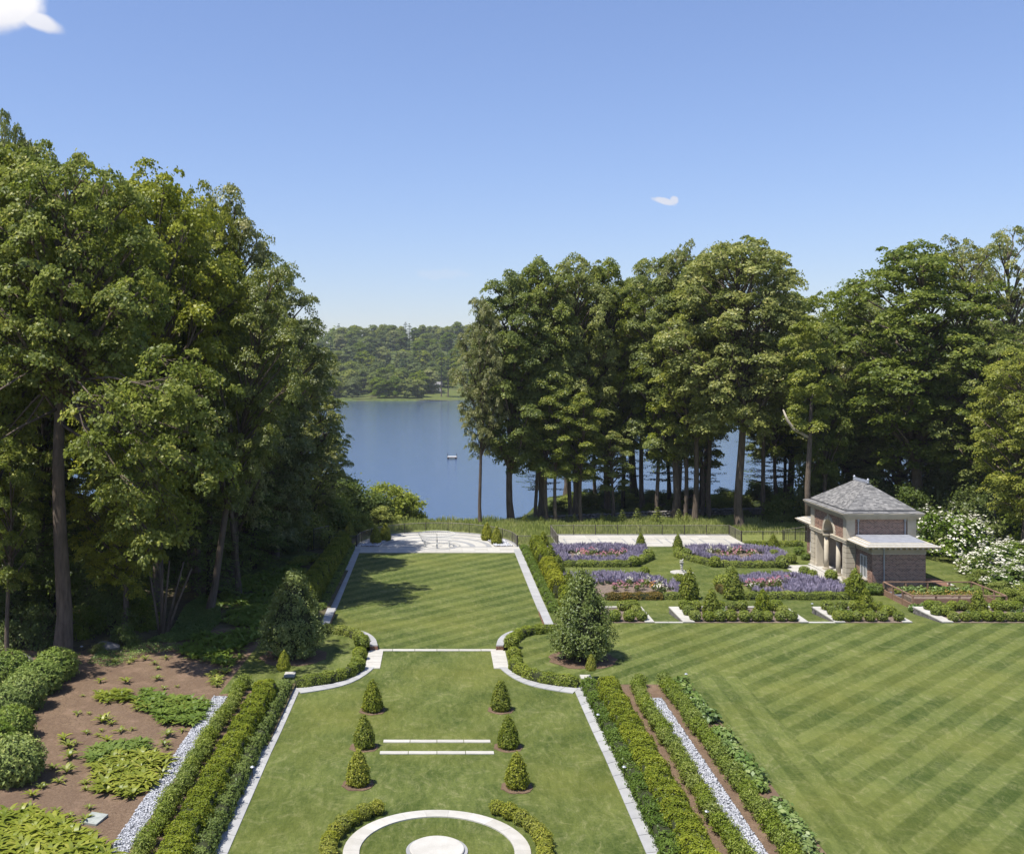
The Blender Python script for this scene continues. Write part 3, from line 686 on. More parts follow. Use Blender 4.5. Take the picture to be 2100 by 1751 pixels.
gravel('gravel_strip', 'white gravel strip between the left shrubs and the mulch', -12.0, -11.22, 33, 55.0, Z1 + .02, .05, 7500)
gravel('gravel_strip', 'white gravel strip between two shrub rows right of the hedge', 11.3, 12.02, 33, 54.7, Z1 + .02, .05, 7500)

# ---- rocks
def rock_mesh(name, r, sq=(1, 1, .6), seed=0, sub=2):
    import bmesh
    bm = bmesh.new(); bmesh.ops.create_icosphere(bm, subdivisions=sub, radius=1)
    rs = np.random.default_rng(seed); ph = rs.uniform(0, 6.28, 6)
    for v_ in bm.verts:
        c = v_.co; k = 1 + .16 * math.sin(3 * c.x + ph[0]) * math.cos(2.3 * c.y + ph[1]) + .12 * math.sin(4.1 * c.z + ph[2] + 2 * c.x) + .06 * math.sin(7 * c.y + ph[3])
        v_.co = Vector((c.x * sq[0], c.y * sq[1], c.z * sq[2])) * k * r
    me = bpy.data.meshes.new(name); bm.to_mesh(me); bm.free(); me.materials.append(M['rock'])
    return me
p = g(218, 1334, Z1); tag(link('boulder', rock_mesh('boulder', .72, (1.1, .8, .55), 3, 3), None, (p.x, p.y, Z1 + .15)), 'grey boulder at the top edge of the mulch by the wood', 'boulder', 'boulders')
p = g(38, 1366, Z1); tag(link('boulder', rock_mesh('boulder', .85, (1.1, .8, .5), 9, 3), None, (p.x, p.y, Z1 + .2)), 'darker boulder behind the rhododendrons at left', 'boulder', 'boulders')
p = g(193, 1682, Z1); m_ = MB(); m_.box(-.36, .36, -.42, .42, 0, .09); o = m_.build('slate_slab', M['slab'], None, loc=(p.x, p.y, Z1 + .02)); o.rotation_euler = (R(3), R(2), R(-14)); tag(o, 'flat grey green slab lying on the brown mulch', 'slab')
def rubble(name, label, pts, h, wd, n, zf=None):
    V, T, ti = [], [], []; P = sample(pts, n); k0 = 0
    base = np.array([(1, 0, 0), (.3, 1, 0), (-1, .2, 0), (0, -1, 0), (.1, 0, .8), (0, .1, -.8)]); t = np.array([(0, 1, 4), (1, 2, 4), (2, 3, 4), (3, 0, 4), (1, 0, 5), (2, 1, 5), (3, 2, 5), (0, 3, 5)])
    for s in P:
        for lay in range(3):
            for j in range(2):
                r = random.uniform(.17, .34); c = np.array([s.x + random.uniform(-.15, .15), s.y + random.uniform(-wd, wd), lay * h / 3 + .08])
                q = base * rng.uniform(.75, 1.2, (6, 1)) * np.array([1.25, .9, .75]) * r; V.append(q + c); T.append(t + k0); k0 += 6; ti += [random.random()] * 8
    o = link(name, mesh_np(name, np.concatenate(V), None, M['rock'], tint=ti, T=np.concatenate(T))); tag(o, label, 'stone wall', None, 'stuff'); return o
rubble('rubble_wall', 'old rubble stone wall between the trees at the lake edge', [(13, 120.5), (22, 123), (32, 126.5), (44, 128), (60, 129)], .85, .35, 190)

# ---- raised timber beds
root = empty('timber_bed', (0, 0, 0)); tag(root, 'fenced timber frame round raised vegetable beds beside the pavilion', 'raised bed')
fx0, fx1, fy0, fy1 = 35.6, 42.6, 76.6, 81.6
def board(x0, x1, y0, y1, z0, z1, nm='board'):
    m_ = MB(); m_.box(-(x1 - x0) / 2, (x1 - x0) / 2, -(y1 - y0) / 2, (y1 - y0) / 2, 0, z1 - z0, random.random()); m_.build(nm, M['wood'], root, loc=((x0 + x1) / 2, (y0 + y1) / 2, z0))
for k in range(4):
    xa = fx0 + k * (fx1 - fx0) / 4; xb = fx0 + (k + 1) * (fx1 - fx0) / 4
    for yy_ in (fy0, fy1):
        board(xa, xb - .01, yy_ - .04, yy_ + .04, 0, .22); board(xa, xb - .01, yy_ - .04, yy_ + .04, .23, .45)
        board(xa, xb, yy_ - .06, yy_ + .06, 1.02, 1.09, 'rail')
for k in range(3):
    ya = fy0 + k * (fy1 - fy0) / 3; yb = fy0 + (k + 1) * (fy1 - fy0) / 3
    for xx in (fx0, fx1):
        board(xx - .04, xx + .04, ya + .05, yb - .05, 0, .22); board(xx - .04, xx + .04, ya + .05, yb - .05, .23, .45); board(xx - .06, xx + .06, ya + .07, yb - .07, 1.02, 1.09, 'rail')
for k in range(5):
    xa = fx0 + k * (fx1 - fx0) / 4
    for yy_ in (fy0, fy1): board(xa - .06, xa + .06, yy_ - .055 + .01, yy_ + .055 + .01, 0, 1.02, 'post')
for k in (1, 2):
    for xx in (fx0, fx1): board(xx - .055, xx + .055, fy0 + k * (fy1 - fy0) / 3 - .06, fy0 + k * (fy1 - fy0) / 3 + .06, 0, 1.02, 'post')
board(fx0 + .8, fx1 - .9, 78.1, 78.18, 0, .5); board(fx0 + .8, fx1 - .9, 79.9, 79.98, 0, .45)
m_ = MB(); m_.box(fx0 + .8, fx1 - .9, 78.2, 79.88, 0, .42); m_.build('soil', M['soil'], root)
m_ = MB(); m_.box(fx0 + .06, fx1 - .06, fy0 + .06, 78.08, 0, .06); m_.box(fx0 + .06, fx1 - .06, 80.0, fy1 - .06, 0, .3); m_.build('gravel_floor', M['gravel_base'], root)
# small brick path beyond, with white end stones
bp0, bp1 = Vector(g(*R5(1500, 992))[:2]), Vector(g(*R5(1330, 925))[:2])
root = empty('brick_path', (0, 0, 0)); tag(root, 'narrow red brick path behind the pavilion wing', 'path', None, 'structure')
d = (bp1 - bp0).normalized(); nrm = Vector((-d.y, d.x)); bm_ = MB(); bm_.box(-.11, .11, -.05, .05, 0, .05); bme = bm_.mesh('brick', M['brick'])
for i in range(int((bp1 - bp0).length / .12)):
    for j in range(5):
        q = bp0 + d * (i * .12) + nrm * ((j - 2) * .235 + (.1 if i % 2 else 0)); o = link('brick', bme, root, (q.x, q.y, .0)); o.rotation_euler = (0, 0, math.atan2(nrm.y, nrm.x))
for a, b in (((1480, 970), (1515, 985)), ((1500, 1012), (1590, 1012))):
    q0, q1 = Vector(g(*R5(*a))[:2]), Vector(g(*R5(*b))[:2]); dd = (q1 - q0); nn = Vector((-dd.y, dd.x)).normalized() * .3
    m_ = MB(); m_.prism([tuple(q0), tuple(q1), tuple(q1 + nn), tuple(q0 + nn)], 0, .07, .9); m_.build('end_stone', M['stone_w'], root)

# ---- path lights
def light_mesh():
    a = MB(); a.tube([(0, 0, 0), (0, 0, .5)], .02, 6); b = MB(); b.lathe([(.03, 0), (.1, .03), (.03, .08), (.0, .09)], 10); return a.mesh('stem', M['iron']), b.mesh('lamp_head', M['zinc'])
lm = light_mesh()
for (px, py), lb in (((1407, 1401), 'path light on a thin stem at the far corner of the long bed'), (R5(403, 1185), 'path light between second and third box beds'), (R3(745, 985), 'pale path light among the shrubs beside the gravel'),
                     (R3(280, 560), 'small path light at the far end of the right edging'), (R3(392, 790), 'small path light amid the low plants right of the edging'), (R1(1220, 1390), 'small path light in the low plants by the left edging'), (R1(395, 790), 'thin stake light at the wood edge')):
    p = g(px, py, Z1); t = empty('path_light', p); tag(t, lb, 'path light', 'path lights'); link('stem', lm[0], t); link('lamp_head', lm[1], t, (0, 0, .5))

# ---- carved pedestal on its white disc
p = g(1398, 1174.5)
root = empty('stone_disc', (p.x, p.y, .01)); tag(root, 'white round stone base under the carved garden ornament', 'paving', None, 'structure')
for i in range(8):
    a0, a1 = R(i * 45 + .5), R(i * 45 + 44.5); q = [(0, 0)] + [(1.0 * math.cos(a0 + (a1 - a0) * k / 5), 1.0 * math.sin(a0 + (a1 - a0) * k / 5)) for k in range(6)]
    m_ = MB(); m_.prism(q, 0, .06, random.random()); m_.build('paving_stone', M['stone_w'], root)
root = empty('garden_ornament', (p.x, p.y, .07)); tag(root, 'white twisted stone pedestal with carved figure between the lavender beds', 'ornament')
m_ = MB(); m_.lathe([(.2, 0), (.2, .08), (.15, .12)], 16); m_.build('base', M['stone_w'], root)
m_ = MB(); m_.lathe([(.11 + .035 * math.sin(i * 1.3), .12 + i * .03) for i in range(23)], 16, twist=9, lob=.28, nl=2); m_.build('twisted_column', M['stone_w'], root, True)
m_ = MB(); m_.lathe([(.08, .78), (.14, .82), (.2, .87), (.2, .9), (.05, .9)], 16); m_.build('bowl', M['stone_w'], root, True)
m_ = MB(); m_.tube([(-.18, 0, 1.06), (-.08, 0, 1.0), (.04, 0, .97), (.1, 0, 1.08), (.14, 0, 1.18)], [.02, .07, .09, .05, .035], 8); m_.tube([(0, 0, .89), (.02, 0, .98)], [.05, .06], 8); m_.build('figure', M['stone_w'], root, True)
# ---- swimming raft on the lake
p = g(927, 940, LZ); root = empty('swimming_raft', (p.x, p.y, LZ)); tag(root, 'small pale swimming raft floating on the blue lake', 'raft')
for k in range(8):
    m_ = MB(); m_.box(-1.3, 1.3, -.15, .15, 0, .05, random.random()); m_.build('plank', M['white'], root, loc=(0, (k - 3.5) * .32, .5))
m_ = MB(); m_.box(-1.3, 1.3, -1.25, 1.25, .28, .49); m_.build('frame', M['wood'], root)
for sx_ in (-1.05, 1.05):
    for sy_ in (-.9, .9): m_ = MB(); m_.lathe([(.25, -.3), (.25, .28)], 10); m_.build('float', M['iron'], root, loc=(sx_, sy_, 0))
for sx_ in (-1.25, 1.25):
    m_ = MB(); m_.tube([(sx_, -.5, .3), (sx_, -.5, 1.3), (sx_, .1, 1.4), (sx_, .1, .5)], .07, 6); m_.build('ladder_rail', M['iron'], root)
# ------------------------------------------------------------------ pavilion
pav = empty('brick_pavilion', (37.3, 90.1, 0)); tag(pav, 'brick and stone garden pavilion with hipped slate roof and arched portico', 'pavilion')
PM = Matrix.Translation((-37.3, -90.1, 0))
def pb(mb, name, mat, smooth=False, parent=None):
    mb.v = [(a - 37.3, b - 90.1, c) for a, b, c in mb.v]
    o = mb.build(name, M[mat], parent or pav, smooth)
    return o
X0, X1, Y0, Y1 = 34.4, 40.3, 86.05, 94.25          # main block
HT = 5.43
def bricks_y(mb, x0, x1, y, z0, z1, sgn=-1, skip=None, ph=0):
    """face looking along y"""
    r = 0; z = z0 + .01
    while z + .08 <= z1 + .002:
        x = x0 + .005 - (.115 if r % 2 else 0)
        while x < x1 - .03:
            a, b = max(x, x0 + .004), min(x + .215, x1 - .004)
            if b - a > .05 and not (skip and skip((a + b) / 2, z + .04)):
                if sgn < 0: mb.box(a, b, y - .006, y + .02, z, z + .077, random.random())
                else: mb.box(a, b, y - .02, y + .014, z, z + .077, random.random())
            x += .23
        z += .1; r += 1
def bricks_x(mb, x, y0, y1, z0, z1, skip=None):
    r = 0; z = z0 + .01
    while z + .08 <= z1 + .002:
        y = y0 + .005 - (.115 if r % 2 else 0)
        while y < y1 - .03:
            a, b = max(y, y0 + .004), min(y + .215, y1 - .004)
            if b - a > .05 and not (skip and skip((a + b) / 2, z + .04)): mb.box(x - .006, x + .02, a, b, z, z + .077, random.random())
            y += .23
        z += .1; r += 1
# floor, steps
m_ = MB(); m_.box(X0 - .25, X1, Y0 + .02, Y1 - .02, 0, .14); pb(m_, 'floor', 'stone_w')
m_ = MB(); m_.box(X0 - .6, X0 - .26, Y0 + .85, Y1 - .85, 0, .07); pb(m_, 'step', 'stone_w')
# quoined corner piers (each block a drum with a groove)
def pier(x0, x1, y0, y1, z0, z1, hb=.42, base=True):
    z = z0; k = 0
    if base:
        m_ = MB(); m_.box(x0 - .06, x1 + .06, y0 - .06, y1 + .06, 0, .45); pb(m_, 'plinth', 'stone_c'); z = .452
    m_ = MB(); m_.box(x0 + .03, x1 - .03, y0 + .03, y1 - .03, z, z1); pb(m_, 'pier_core', 'iron' if base else 'stone_c')
    while z + hb * .6 < z1:
        top = min(z + hb - .035, z1)
        m_ = MB(); m_.box(x0, x1, y0, y1, z, top, random.random()); pb(m_, 'quoin', 'stone_c'); z += hb
for (xa, xb, ya, yb) in ((X0, X0 + .75, Y0, Y0 + .72), (X0, X0 + .75, Y1 - .85, Y1), (X1 - .75, X1, Y0, Y0 + .7), (X1 - .75, X1, Y1 - .8, Y1)):
    pier(xa, xb, ya, yb, 0, 3.33)
    m_ = MB(); m_.box(xa + .02, xb - .02, ya + .02, yb - .02, 3.67, HT - .02)
    pb(m_, 'upper_pier', 'stone_c')
    for k in range(4):
        m_ = MB(); z_ = 3.68 + k * .435; m_.box(xa + .005, xb - .005, ya + .005, yb - .005, z_, z_ + .42, random.random()); pb(m_, 'quoin', 'stone_c')
# impost band round the block
for (xa, xb, ya, yb) in ((X0 - .07, X0 + .82, Y0 - .07, Y0 + 3.32), (X0 - .07, X0 + .82, 91.50, Y1 + .07), (X0 + .83, X1 + .05, Y0 - .05, Y0 + .5), (X1 - .5, X1 + .05, Y0 + .51, Y1)):
    m_ = MB(); m_.box(xa, xb, ya, yb, 3.34, 3.52); m_.box(xa - .04, xb + .04, ya - .04 if ya < Y0 else ya, yb + .04 if yb > Y1 else yb, 3.523, 3.66); pb(m_, 'impost_band', 'stone_c')
# facade arch
AC, AR, AZ = 90.02, 1.15, 3.66
ya, yb = Y0 + .73, Y1 - .86
def arch_pts(r, n=24): return [(AC - r * math.cos(math.pi * k / n), AZ + r * math.sin(math.pi * k / n)) for k in range(n + 1)]
m_ = MB(); po = arch_pts(AR + .26); n_ = len(po) - 1
XF, XB = X0 + .06, X0 + .62
def col_(y0, z0, y1, z1):       # wall slice above the arch
    m_.v += []; b0 = len(m_.v); m_.v += [(XF, y0, z0), (XF, y1, z1), (XF, y1, HT), (XF, y0, HT), (XB, y0, z0), (XB, y1, z1), (XB, y1, HT), (XB, y0, HT)]
    for f in ((1, 0, 3, 2), (4, 5, 6, 7), (0, 1, 5, 4)): m_.f.append(tuple(b0 + i for i in f)); m_.t.append(.5)
for k in range(n_): col_(po[k][0], po[k][1], po[k + 1][0], po[k + 1][1])
m_.box(XF, XB, ya, po[0][0], AZ, HT); m_.box(XF, XB, po[-1][0], yb, AZ, HT); pb(m_, 'facade_wall', 'mortar')
m_ = MB(); bricks_x(m_, XF, ya, yb, AZ, HT, skip=lambda y, z: (y - AC) ** 2 + (z - AZ) ** 2 < (AR + .33) ** 2); tag(pb(m_, 'facade_bricks', 'brick'), kind='stuff')
pi_ = arch_pts(AR); 
for k in range(0, n_, 2):       # voussoirs
    m_ = MB(); a, b, c, d = pi_[k], pi_[k + 2], po[k + 2], po[k]; b0 = len(m_.v); xf, xb = X0 + .0, X0 + .70
    m_.v += [(xf, *a), (xf, *b), (xf, *c), (xf, *d), (xb, *a), (xb, *b), (xb, *c), (xb, *d)]
    for f in ((0, 3, 2, 1), (4, 5, 6, 7), (0, 1, 5, 4), (2, 3, 7, 6), (1, 2, 6, 5), (3, 0, 4, 7)): m_.f.append(f); m_.t.append(.3 + .5 * random.random())
    pb(m_, 'voussoir', 'stone_c')
m_ = MB(); m_.box(X0 - .06, X0 + .3, AC - .12, AC + .12, AZ + AR - .02, AZ + AR + .5); pb(m_, 'keystone', 'stone_c')
# columns and antae
for yc in (AC - 1.38, AC + 1.38):
    c = (X0 + .36, yc, 0)
    m_ = MB(); m_.box(c[0] - .27, c[0] + .27, yc - .27, yc + .27, .14, .26); m_.lathe([(.26, .262), (.27, .31), (.24, .36)], 20, (c[0], yc, 0)); pb(m_, 'column_base', 'stone_c')
    m_ = MB(); m_.lathe([(.215, .362), (.215, 1.2), (.18, 3.02)], 20, (c[0], yc, 0)); pb(m_, 'column', 'stone_c', True)
    m_ = MB(); m_.lathe([(.18, 3.022), (.21, 3.06), (.2, 3.1), (.27, 3.2)], 20, (c[0], yc, 0)); m_.box(c[0] - .28, c[0] + .28, yc - .28, yc + .28, 3.203, 3.335); pb(m_, 'capital', 'stone_c')
for (a, b) in ((Y0 + .73, Y0 + 1.1), (Y1 - 1.35, Y1 - .86)):
    m_ = MB(); m_.box(X0 + .1, X0 + .66, a, b, .14, 3.33); m_.box(X0 + .04, X0 + .72, a - .004, b + .05, .14, .4); pb(m_, 'pilaster', 'stone_c')
# inside of the portico: back wall with door
XW = 36.9
m_ = MB(); m_.box(XW + .02, XW + .3, Y0 + .3, Y1 - .3, .14, 5.3); pb(m_, 'inner_wall', 'mortar')
m_ = MB(); bricks_x(m_, XW + .02, Y0 + .5, Y1 - .5, .14, 5.2, skip=lambda y, z: (abs(y - AC) < .85 and z < 2.75) or 3.3 < z < 3.68); tag(pb(m_, 'inner_bricks', 'brick'), kind='stuff')
m_ = MB(); m_.box(XW - .06, XW + .01, Y0 + .5, Y1 - .5, 3.34, 3.66); pb(m_, 'inner_band', 'stone_c')
door = MB(); door.box(XW - .03, XW + .01, AC - .55, AC + .55, .15, 2.45); do = pb(door, 'door', 'wood')
m_ = MB(); m_.box(XW - .08, XW + .012, AC - .8, AC - .56, .145, 2.5); m_.box(XW - .08, XW + .012, AC + .56, AC + .8, .145, 2.5); m_.box(XW - .1, XW + .012, AC - .86, AC + .86, 2.503, 2.75); pb(m_, 'door_frame', 'stone_c', parent=pav)
m_ = MB(); m_.box(X0 + .05, XW, Y0 + .3, Y1 - .3, 5.32, 5.36); pb(m_, 'ceiling', 'white')
for y_ in (Y0 + .16, Y1 - .2):
    m_ = MB(); m_.box(X0 + .76, X1 - .76, y_ - .04, y_ + .1, 0, HT - .03); pb(m_, 'side_wall', 'mortar')
m_ = MB(); m_.box(X1 - .25, X1 - .1, Y0 + .71, Y1 - .81, 0, HT - .03); pb(m_, 'rear_wall', 'mortar')
m_ = MB(); bricks_y(m_, X0 + .77, X1 - .77, Y0 + .12, 3.68, HT - .05); tag(pb(m_, 'upper_bricks', 'brick'), kind='stuff')
# downpipes
def pipe(x, y, z0, z1, r=.055):
    m_ = MB(); m_.tube([(x, y + .12, z1), (x, y, z1 - .12), (x, y, z0)], r, 8); m_.box(x - .08, x + .08, y - .06, y + .1, z1 - .06, z1 + .08); o = pb(m_, 'downpipe', 'zinc')
pipe(X0 + 1.02, Y0 + .02, 4.0, 5.3); pipe(X1 - .95, Y0 + .02, 4.0, 5.3)
# cornice
ex0, ex1, ey0, ey1 = 33.9, 40.8, 85.55, 94.85
for (o_, za, zb) in ((.36, HT - .02, 5.56), (.2, 5.562, 5.72), (.06, 5.722, 5.86), (0, 5.862, 5.93)):
    m_ = MB(); m_.box(ex0 + o_, ex1 - o_, ey0 + o_, ey1 - o_, za, zb); pb(m_, 'cornice', 'stone_c')
# eave skirt, gutter and roof planes
def roof_plane(c0, c1, r0, r1, rows, name, expo=None, w_=.3, lift=.0):
    """slates between eave edge c0-c1 and upper edge r0-r1 (3d points)"""
    c0, c1, r0, r1 = map(Vector, (c0, c1, r0, r1)); m_ = MB()
    up = ((r0 + r1) / 2 - (c0 + c1) / 2); nrm = (c1 - c0).cross(up).normalized()
    if nrm.z < 0: nrm = -nrm
    along = (c1 - c0).normalized()
    for i in range(rows):
        t0, t1 = i / rows, (i + 1.25) / rows; t1 = min(t1, 1)
        a, b = c0.lerp(r0, t0), c1.lerp(r1, t0); a2, b2 = c0.lerp(r0, t1), c1.lerp(r1, t1)
        L = (b - a).length; n = max(1, int(L / w_)); off = (.5 * (i % 2)) / n
        edges = [0.0] + [min(1, max(0, (k + off * n) / n + random.uniform(-.12, .12) / n)) for k in range(0 if off else 1, n)] + [1.0]
        for k in range(len(edges) - 1):
            e0, e1 = edges[k], edges[k + 1]
            if e1 - e0 < .15 / n: continue
            g_ = .006 / L; e0 += g_; e1 -= g_; h = random.uniform(.028, .042)
            p = [a.lerp(b, e0), a.lerp(b, e1), a2.lerp(b2, e1), a2.lerp(b2, e0)]
            j = random.uniform(-.015, .015); p[0] = p[0] - up.normalized() * j; p[1] = p[1] - up.normalized() * j
            t = random.random(); b0 = len(m_.v)
            lo = [p[0] + nrm * .004, p[1] + nrm * .004]; hi = [p[0] + nrm * h, p[1] + nrm * h, p[2] + nrm * .012, p[3] + nrm * .012]
            m_.v += [tuple(q) for q in (lo[0], lo[1], hi[1], hi[0], hi[2], hi[3])]
            f1, f2 = (b0 + 3, b0 + 2, b0 + 4, b0 + 5), (b0 + 0, b0 + 1, b0 + 2, b0 + 3)
            m_.f += [f1, f2]; m_.t += [t, t]
    return tag(pb(m_, name, 'slate'), kind='stuff')
rx, ry0, ry1, rz = 37.34, 88.8, 91.5, 8.1
E = [(ex0, ey0), (ex1, ey0), (ex1, ey1), (ex0, ey1)]; I = [(ex0 + .42, ey0 + .42), (ex1 - .42, ey0 + .42), (ex1 - .42, ey1 - .42), (ex0 + .42, ey1 - .42)]
I2 = [(ex0 + .52, ey0 + .52), (ex1 - .52, ey0 + .52), (ex1 - .52, ey1 - .52), (ex0 + .52, ey1 - .52)]
for k in range(4):
    a, b, c, d = E[k], E[(k + 1) % 4], I[(k + 1) % 4], I[k]
    m_ = MB(); m_.quad((*a, 5.935), (*b, 5.935), (*c, 6.05), (*d, 6.05)); pb(m_, 'eave_bed', 'slate')
    roof_plane((*a, 5.94), (*b, 5.94), (*d, 6.055), (*c, 6.055), 2, 'eave_slates', w_=.42)
m_ = MB(); m_.box(ex0 + .425, ex1 - .425, ey0 + .425, ey1 - .425, 5.932, 6.04); pb(m_, 'gutter', 'iron')
Rg = [(rx, ry0, rz), (rx, ry0, rz), (rx, ry1, rz), (rx, ry1, rz)]
z2 = 6.14
faces = ((I2[0], I2[1], (rx - .02, ry0, rz), (rx + .02, ry0, rz)), (I2[1], I2[2], (rx, ry0, rz), (rx, ry1, rz)), (I2[2], I2[3], (rx + .02, ry1, rz), (rx - .02, ry1, rz)), (I2[3], I2[0], (rx, ry1, rz), (rx, ry0, rz)))
m_ = MB()
for (a, b, c, d) in faces: m_.poly([(*a, z2), (*b, z2), d, c])
m_.box(I2[0][0] + .01, I2[2][0] - .01, I2[0][1] + .01, I2[2][1] - .01, 6.041, z2 - .003); pb(m_, 'roof', 'slate')
for (a, b, c, d) in faces: roof_plane((*a, z2 + .005), (*b, z2 + .005), Vector(c) + Vector((0, 0, .005)), Vector(d) + Vector((0, 0, .005)), 21, 'roof_slates')
# ridge cresting
m_ = MB(); m_.box(rx - .09, rx + .09, ry0 - .1, ry1 + .1, rz - .02, rz + .1); cr_ = pb(m_, 'ridge_cap', 'lead')
m_ = MB()
for k in range(17):
    yk = ry0 + .08 + k * (ry1 - ry0 - .16) / 16; m_.lathe([(.03, .1), (.055, .16), (.02, .22), (.035, .26), (.0, .3)], 6, (rx, yk, rz))
pb(m_, 'cresting', 'zinc')
for yk in (ry0 - .1, ry1 + .1):
    m_ = MB(); m_.lathe([(.12, .0), (.12, .1), (.06, .16), (.13, .28), (.08, .38), (.0, .46)], 10, (rx, yk, rz)); pb(m_, 'finial', 'zinc', True)
# wings
def wing(y0, y1, near):
    wx0, wx1 = 35.2, 39.57; ht = 3.5; band_ = 3.05
    m_ = MB(); m_.box(wx0 + .02, wx1 - .02, y0 + (.02 if near else 0), y1 - (0 if near else .02), 0, band_); pb(m_, 'wing_wall', 'mortar')
    m_ = MB(); m_.box(wx0 - .02, wx1 + .02, y0 - (.02 if near else 0), y1 + (0 if near else .02), band_ + .002, ht); pb(m_, 'frieze', 'stone_c')
    wy = (y0 + y1) / 2 + (.0 if near else 0)
    sk = lambda y, z: abs(y - wy) < .62 and .75 < z < 2.75
    m_ = MB()
    if near: bricks_y(m_, wx0, wx1, y0 + .02, 0, band_)
    bricks_x(m_, wx0 + .02, y0, y1, 0, band_, skip=sk); tag(pb(m_, 'wing_bricks', 'brick'), kind='stuff')
    # window
    m_ = MB(); f = .1; x = wx0 - .06; a, b, c, d = wy - .6, wy + .6, .85, 2.7
    for q in ((a, a + f, c, d), (b - f, b, c, d), (a + f, b - f, c, c + f), (a + f, b - f, d - f, d), (wy - .07, wy + .07, c + f, d - f)): m_.box(x, wx0 + .03, q[0], q[1], q[2], q[3])
    wf = pb(m_, 'window', 'white')
    m_ = MB(); m_.box(wx0 - .16, wx0 + .02, wy - .72, wy + .72, .72, .84); pb(m_, 'sill', 'stone_c')
    for s_ in (-1, 1):
        ca = wy + s_ * .29
        for r_ in range(2):
            for c2 in (-1, 1):
                cz = c + f + .01 + r_ * .83; m_ = MB(); yy0 = ca + c2 * .1 - .085; m_.box(wx0 - .02, wx0 + .0, yy0, yy0 + .17, cz + .03, cz + .79); o = m_.v; m_.v = [(p_[0] - 37.3, p_[1] - 90.1, p_[2]) for p_ in o]; m_.build('pane', M['glass'], wf)
        m_ = MB(); m_.box(wx0 - .045, wx0 + .01, ca - .012, ca + .012, c + f, d - f); m_.box(wx0 - .043, wx0 + .012, ca - .19, ca + .19, 1.76, 1.82); m_.v = [(p_[0] - 37.3, p_[1] - 90.1, p_[2]) for p_ in m_.v]; m_.build('glazing_bar', M['white'], wf)
    # stepped eave
    oh = .85
    ya_, yb_ = (y0 - oh, y1 - .06) if near else (y0 + .06, y1 + oh)
    for k in range(5):
        t = k * .15; za = 3.70 + k * .055
        m_ = MB(); m_.box(wx0 - oh + t, wx1 + oh - t, ya_ + (t if near else 0), yb_ - (0 if near else t), za, za + .05 + (.004 if k % 2 else .0)); pb(m_, 'eave_board', 'stone_c' if k % 2 == 0 else 'white')
    m_ = MB(); zt_ = 3.70 + 5 * .055
    if near: m_.v += [(wx0 - .05, y0 - .05, zt_), (wx1 + .05, y0 - .05, zt_), (wx1 + .05, yb_, zt_ + .14), (wx0 - .05, yb_, zt_ + .14), (wx0 - .05, y0 - .05, zt_ - .06), (wx1 + .05, y0 - .05, zt_ - .06), (wx1 + .05, yb_, zt_ - .06), (wx0 - .05, yb_, zt_ - .06)]
    else: m_.v += [(wx0 - .05, ya_, zt_ + .14), (wx1 + .05, ya_, zt_ + .14), (wx1 + .05, y1 + .05, zt_), (wx0 - .05, y1 + .05, zt_), (wx0 - .05, ya_, zt_ - .06), (wx1 + .05, ya_, zt_ - .06), (wx1 + .05, y1 + .05, zt_ - .06), (wx0 - .05, y1 + .05, zt_ - .06)]
    for f_ in ((0, 1, 2, 3), (0, 4, 5, 1), (1, 5, 6, 2), (2, 6, 7, 3), (3, 7, 4, 0)): m_.f.append(f_); m_.t.append(.5)
    pb(m_, 'flat_roof', 'lead')
    # rafter ends
    for k in range(14):
        xk = wx0 - oh + .12 + k * (wx1 - wx0 + 2 * oh - .3) / 13; yy = (y0 - oh + .06, y0 - .03) if near else (y1 + .03, y1 + oh - .06)
        m_ = MB(); m_.box(xk, xk + .14, yy[0], yy[1], 3.53, 3.695, random.random()); pb(m_, 'modillion', 'stone_c')
    for k in range(7):
        yk = (y0 - oh + .5 + k * .46) if near else (y0 + .25 + k * .46)
        m_ = MB(); m_.box(wx0 - oh + .06, wx0 - .03, yk, yk + .14, 3.53, 3.695, random.random()); pb(m_, 'modillion', 'stone_c')
        m_ = MB(); m_.box(wx1 + .03, wx1 + oh - .06, yk, yk + .14, 3.53, 3.695, random.random()); pb(m_, 'modillion', 'stone_c')
    if near:
        pipe(wx0 + .95, y0 - .07, 0, 3.66, .06)
wing(82.85, Y0 + .0, True); wing(Y1, 97.45, False)
m_ = MB(); m_.box(X0 + .76, X1 - .76, Y0 - .03, Y0 + .1, 3.9, 4.02); pb(m_, 'flashing', 'lead')
# ------------------------------------------------------------------ foliage tools
def norm(a): return a / np.maximum(np.linalg.norm(a, axis=-1, keepdims=True), 1e-9)
def leafquads(C, N, size, aspect=.62, rs=rng):
    """diamond shaped leaves centred on C facing N"""
    n = len(C); N = norm(N); a = rs.normal(size=(n, 3)); T = norm(np.cross(N, a)); B = np.cross(N, T)
    s = (np.asarray(size) * rs.uniform(.7, 1.25, n))[:, None] * .5
    V = np.stack([C - T * s, C + B * s * aspect, C + T * s, C - B * s * aspect], 1).reshape(-1, 3)
    return V, np.arange(n * 4).reshape(n, 4)
def join(parts):
    """parts: list of (V, Q, tint, matindex)"""
    V, Q, t, mi = [], [], [], []; k = 0
    for v_, q_, tt, i in parts:
        V.append(v_); Q.append(np.asarray(q_) + k); k += len(v_); t.append(np.broadcast_to(tt, len(q_))); mi.append(np.full(len(q_), i))
    return np.concatenate(V), np.concatenate(Q), np.concatenate(t), np.concatenate(mi)
def jmesh(name, parts, mats, smooth=False):
    V, Q, t, mi = join(parts); me = mesh_np(name, V, Q, mats, tint=t, smooth=smooth)
    me.polygons.foreach_set('material_index', mi.astype(np.int32)); return me
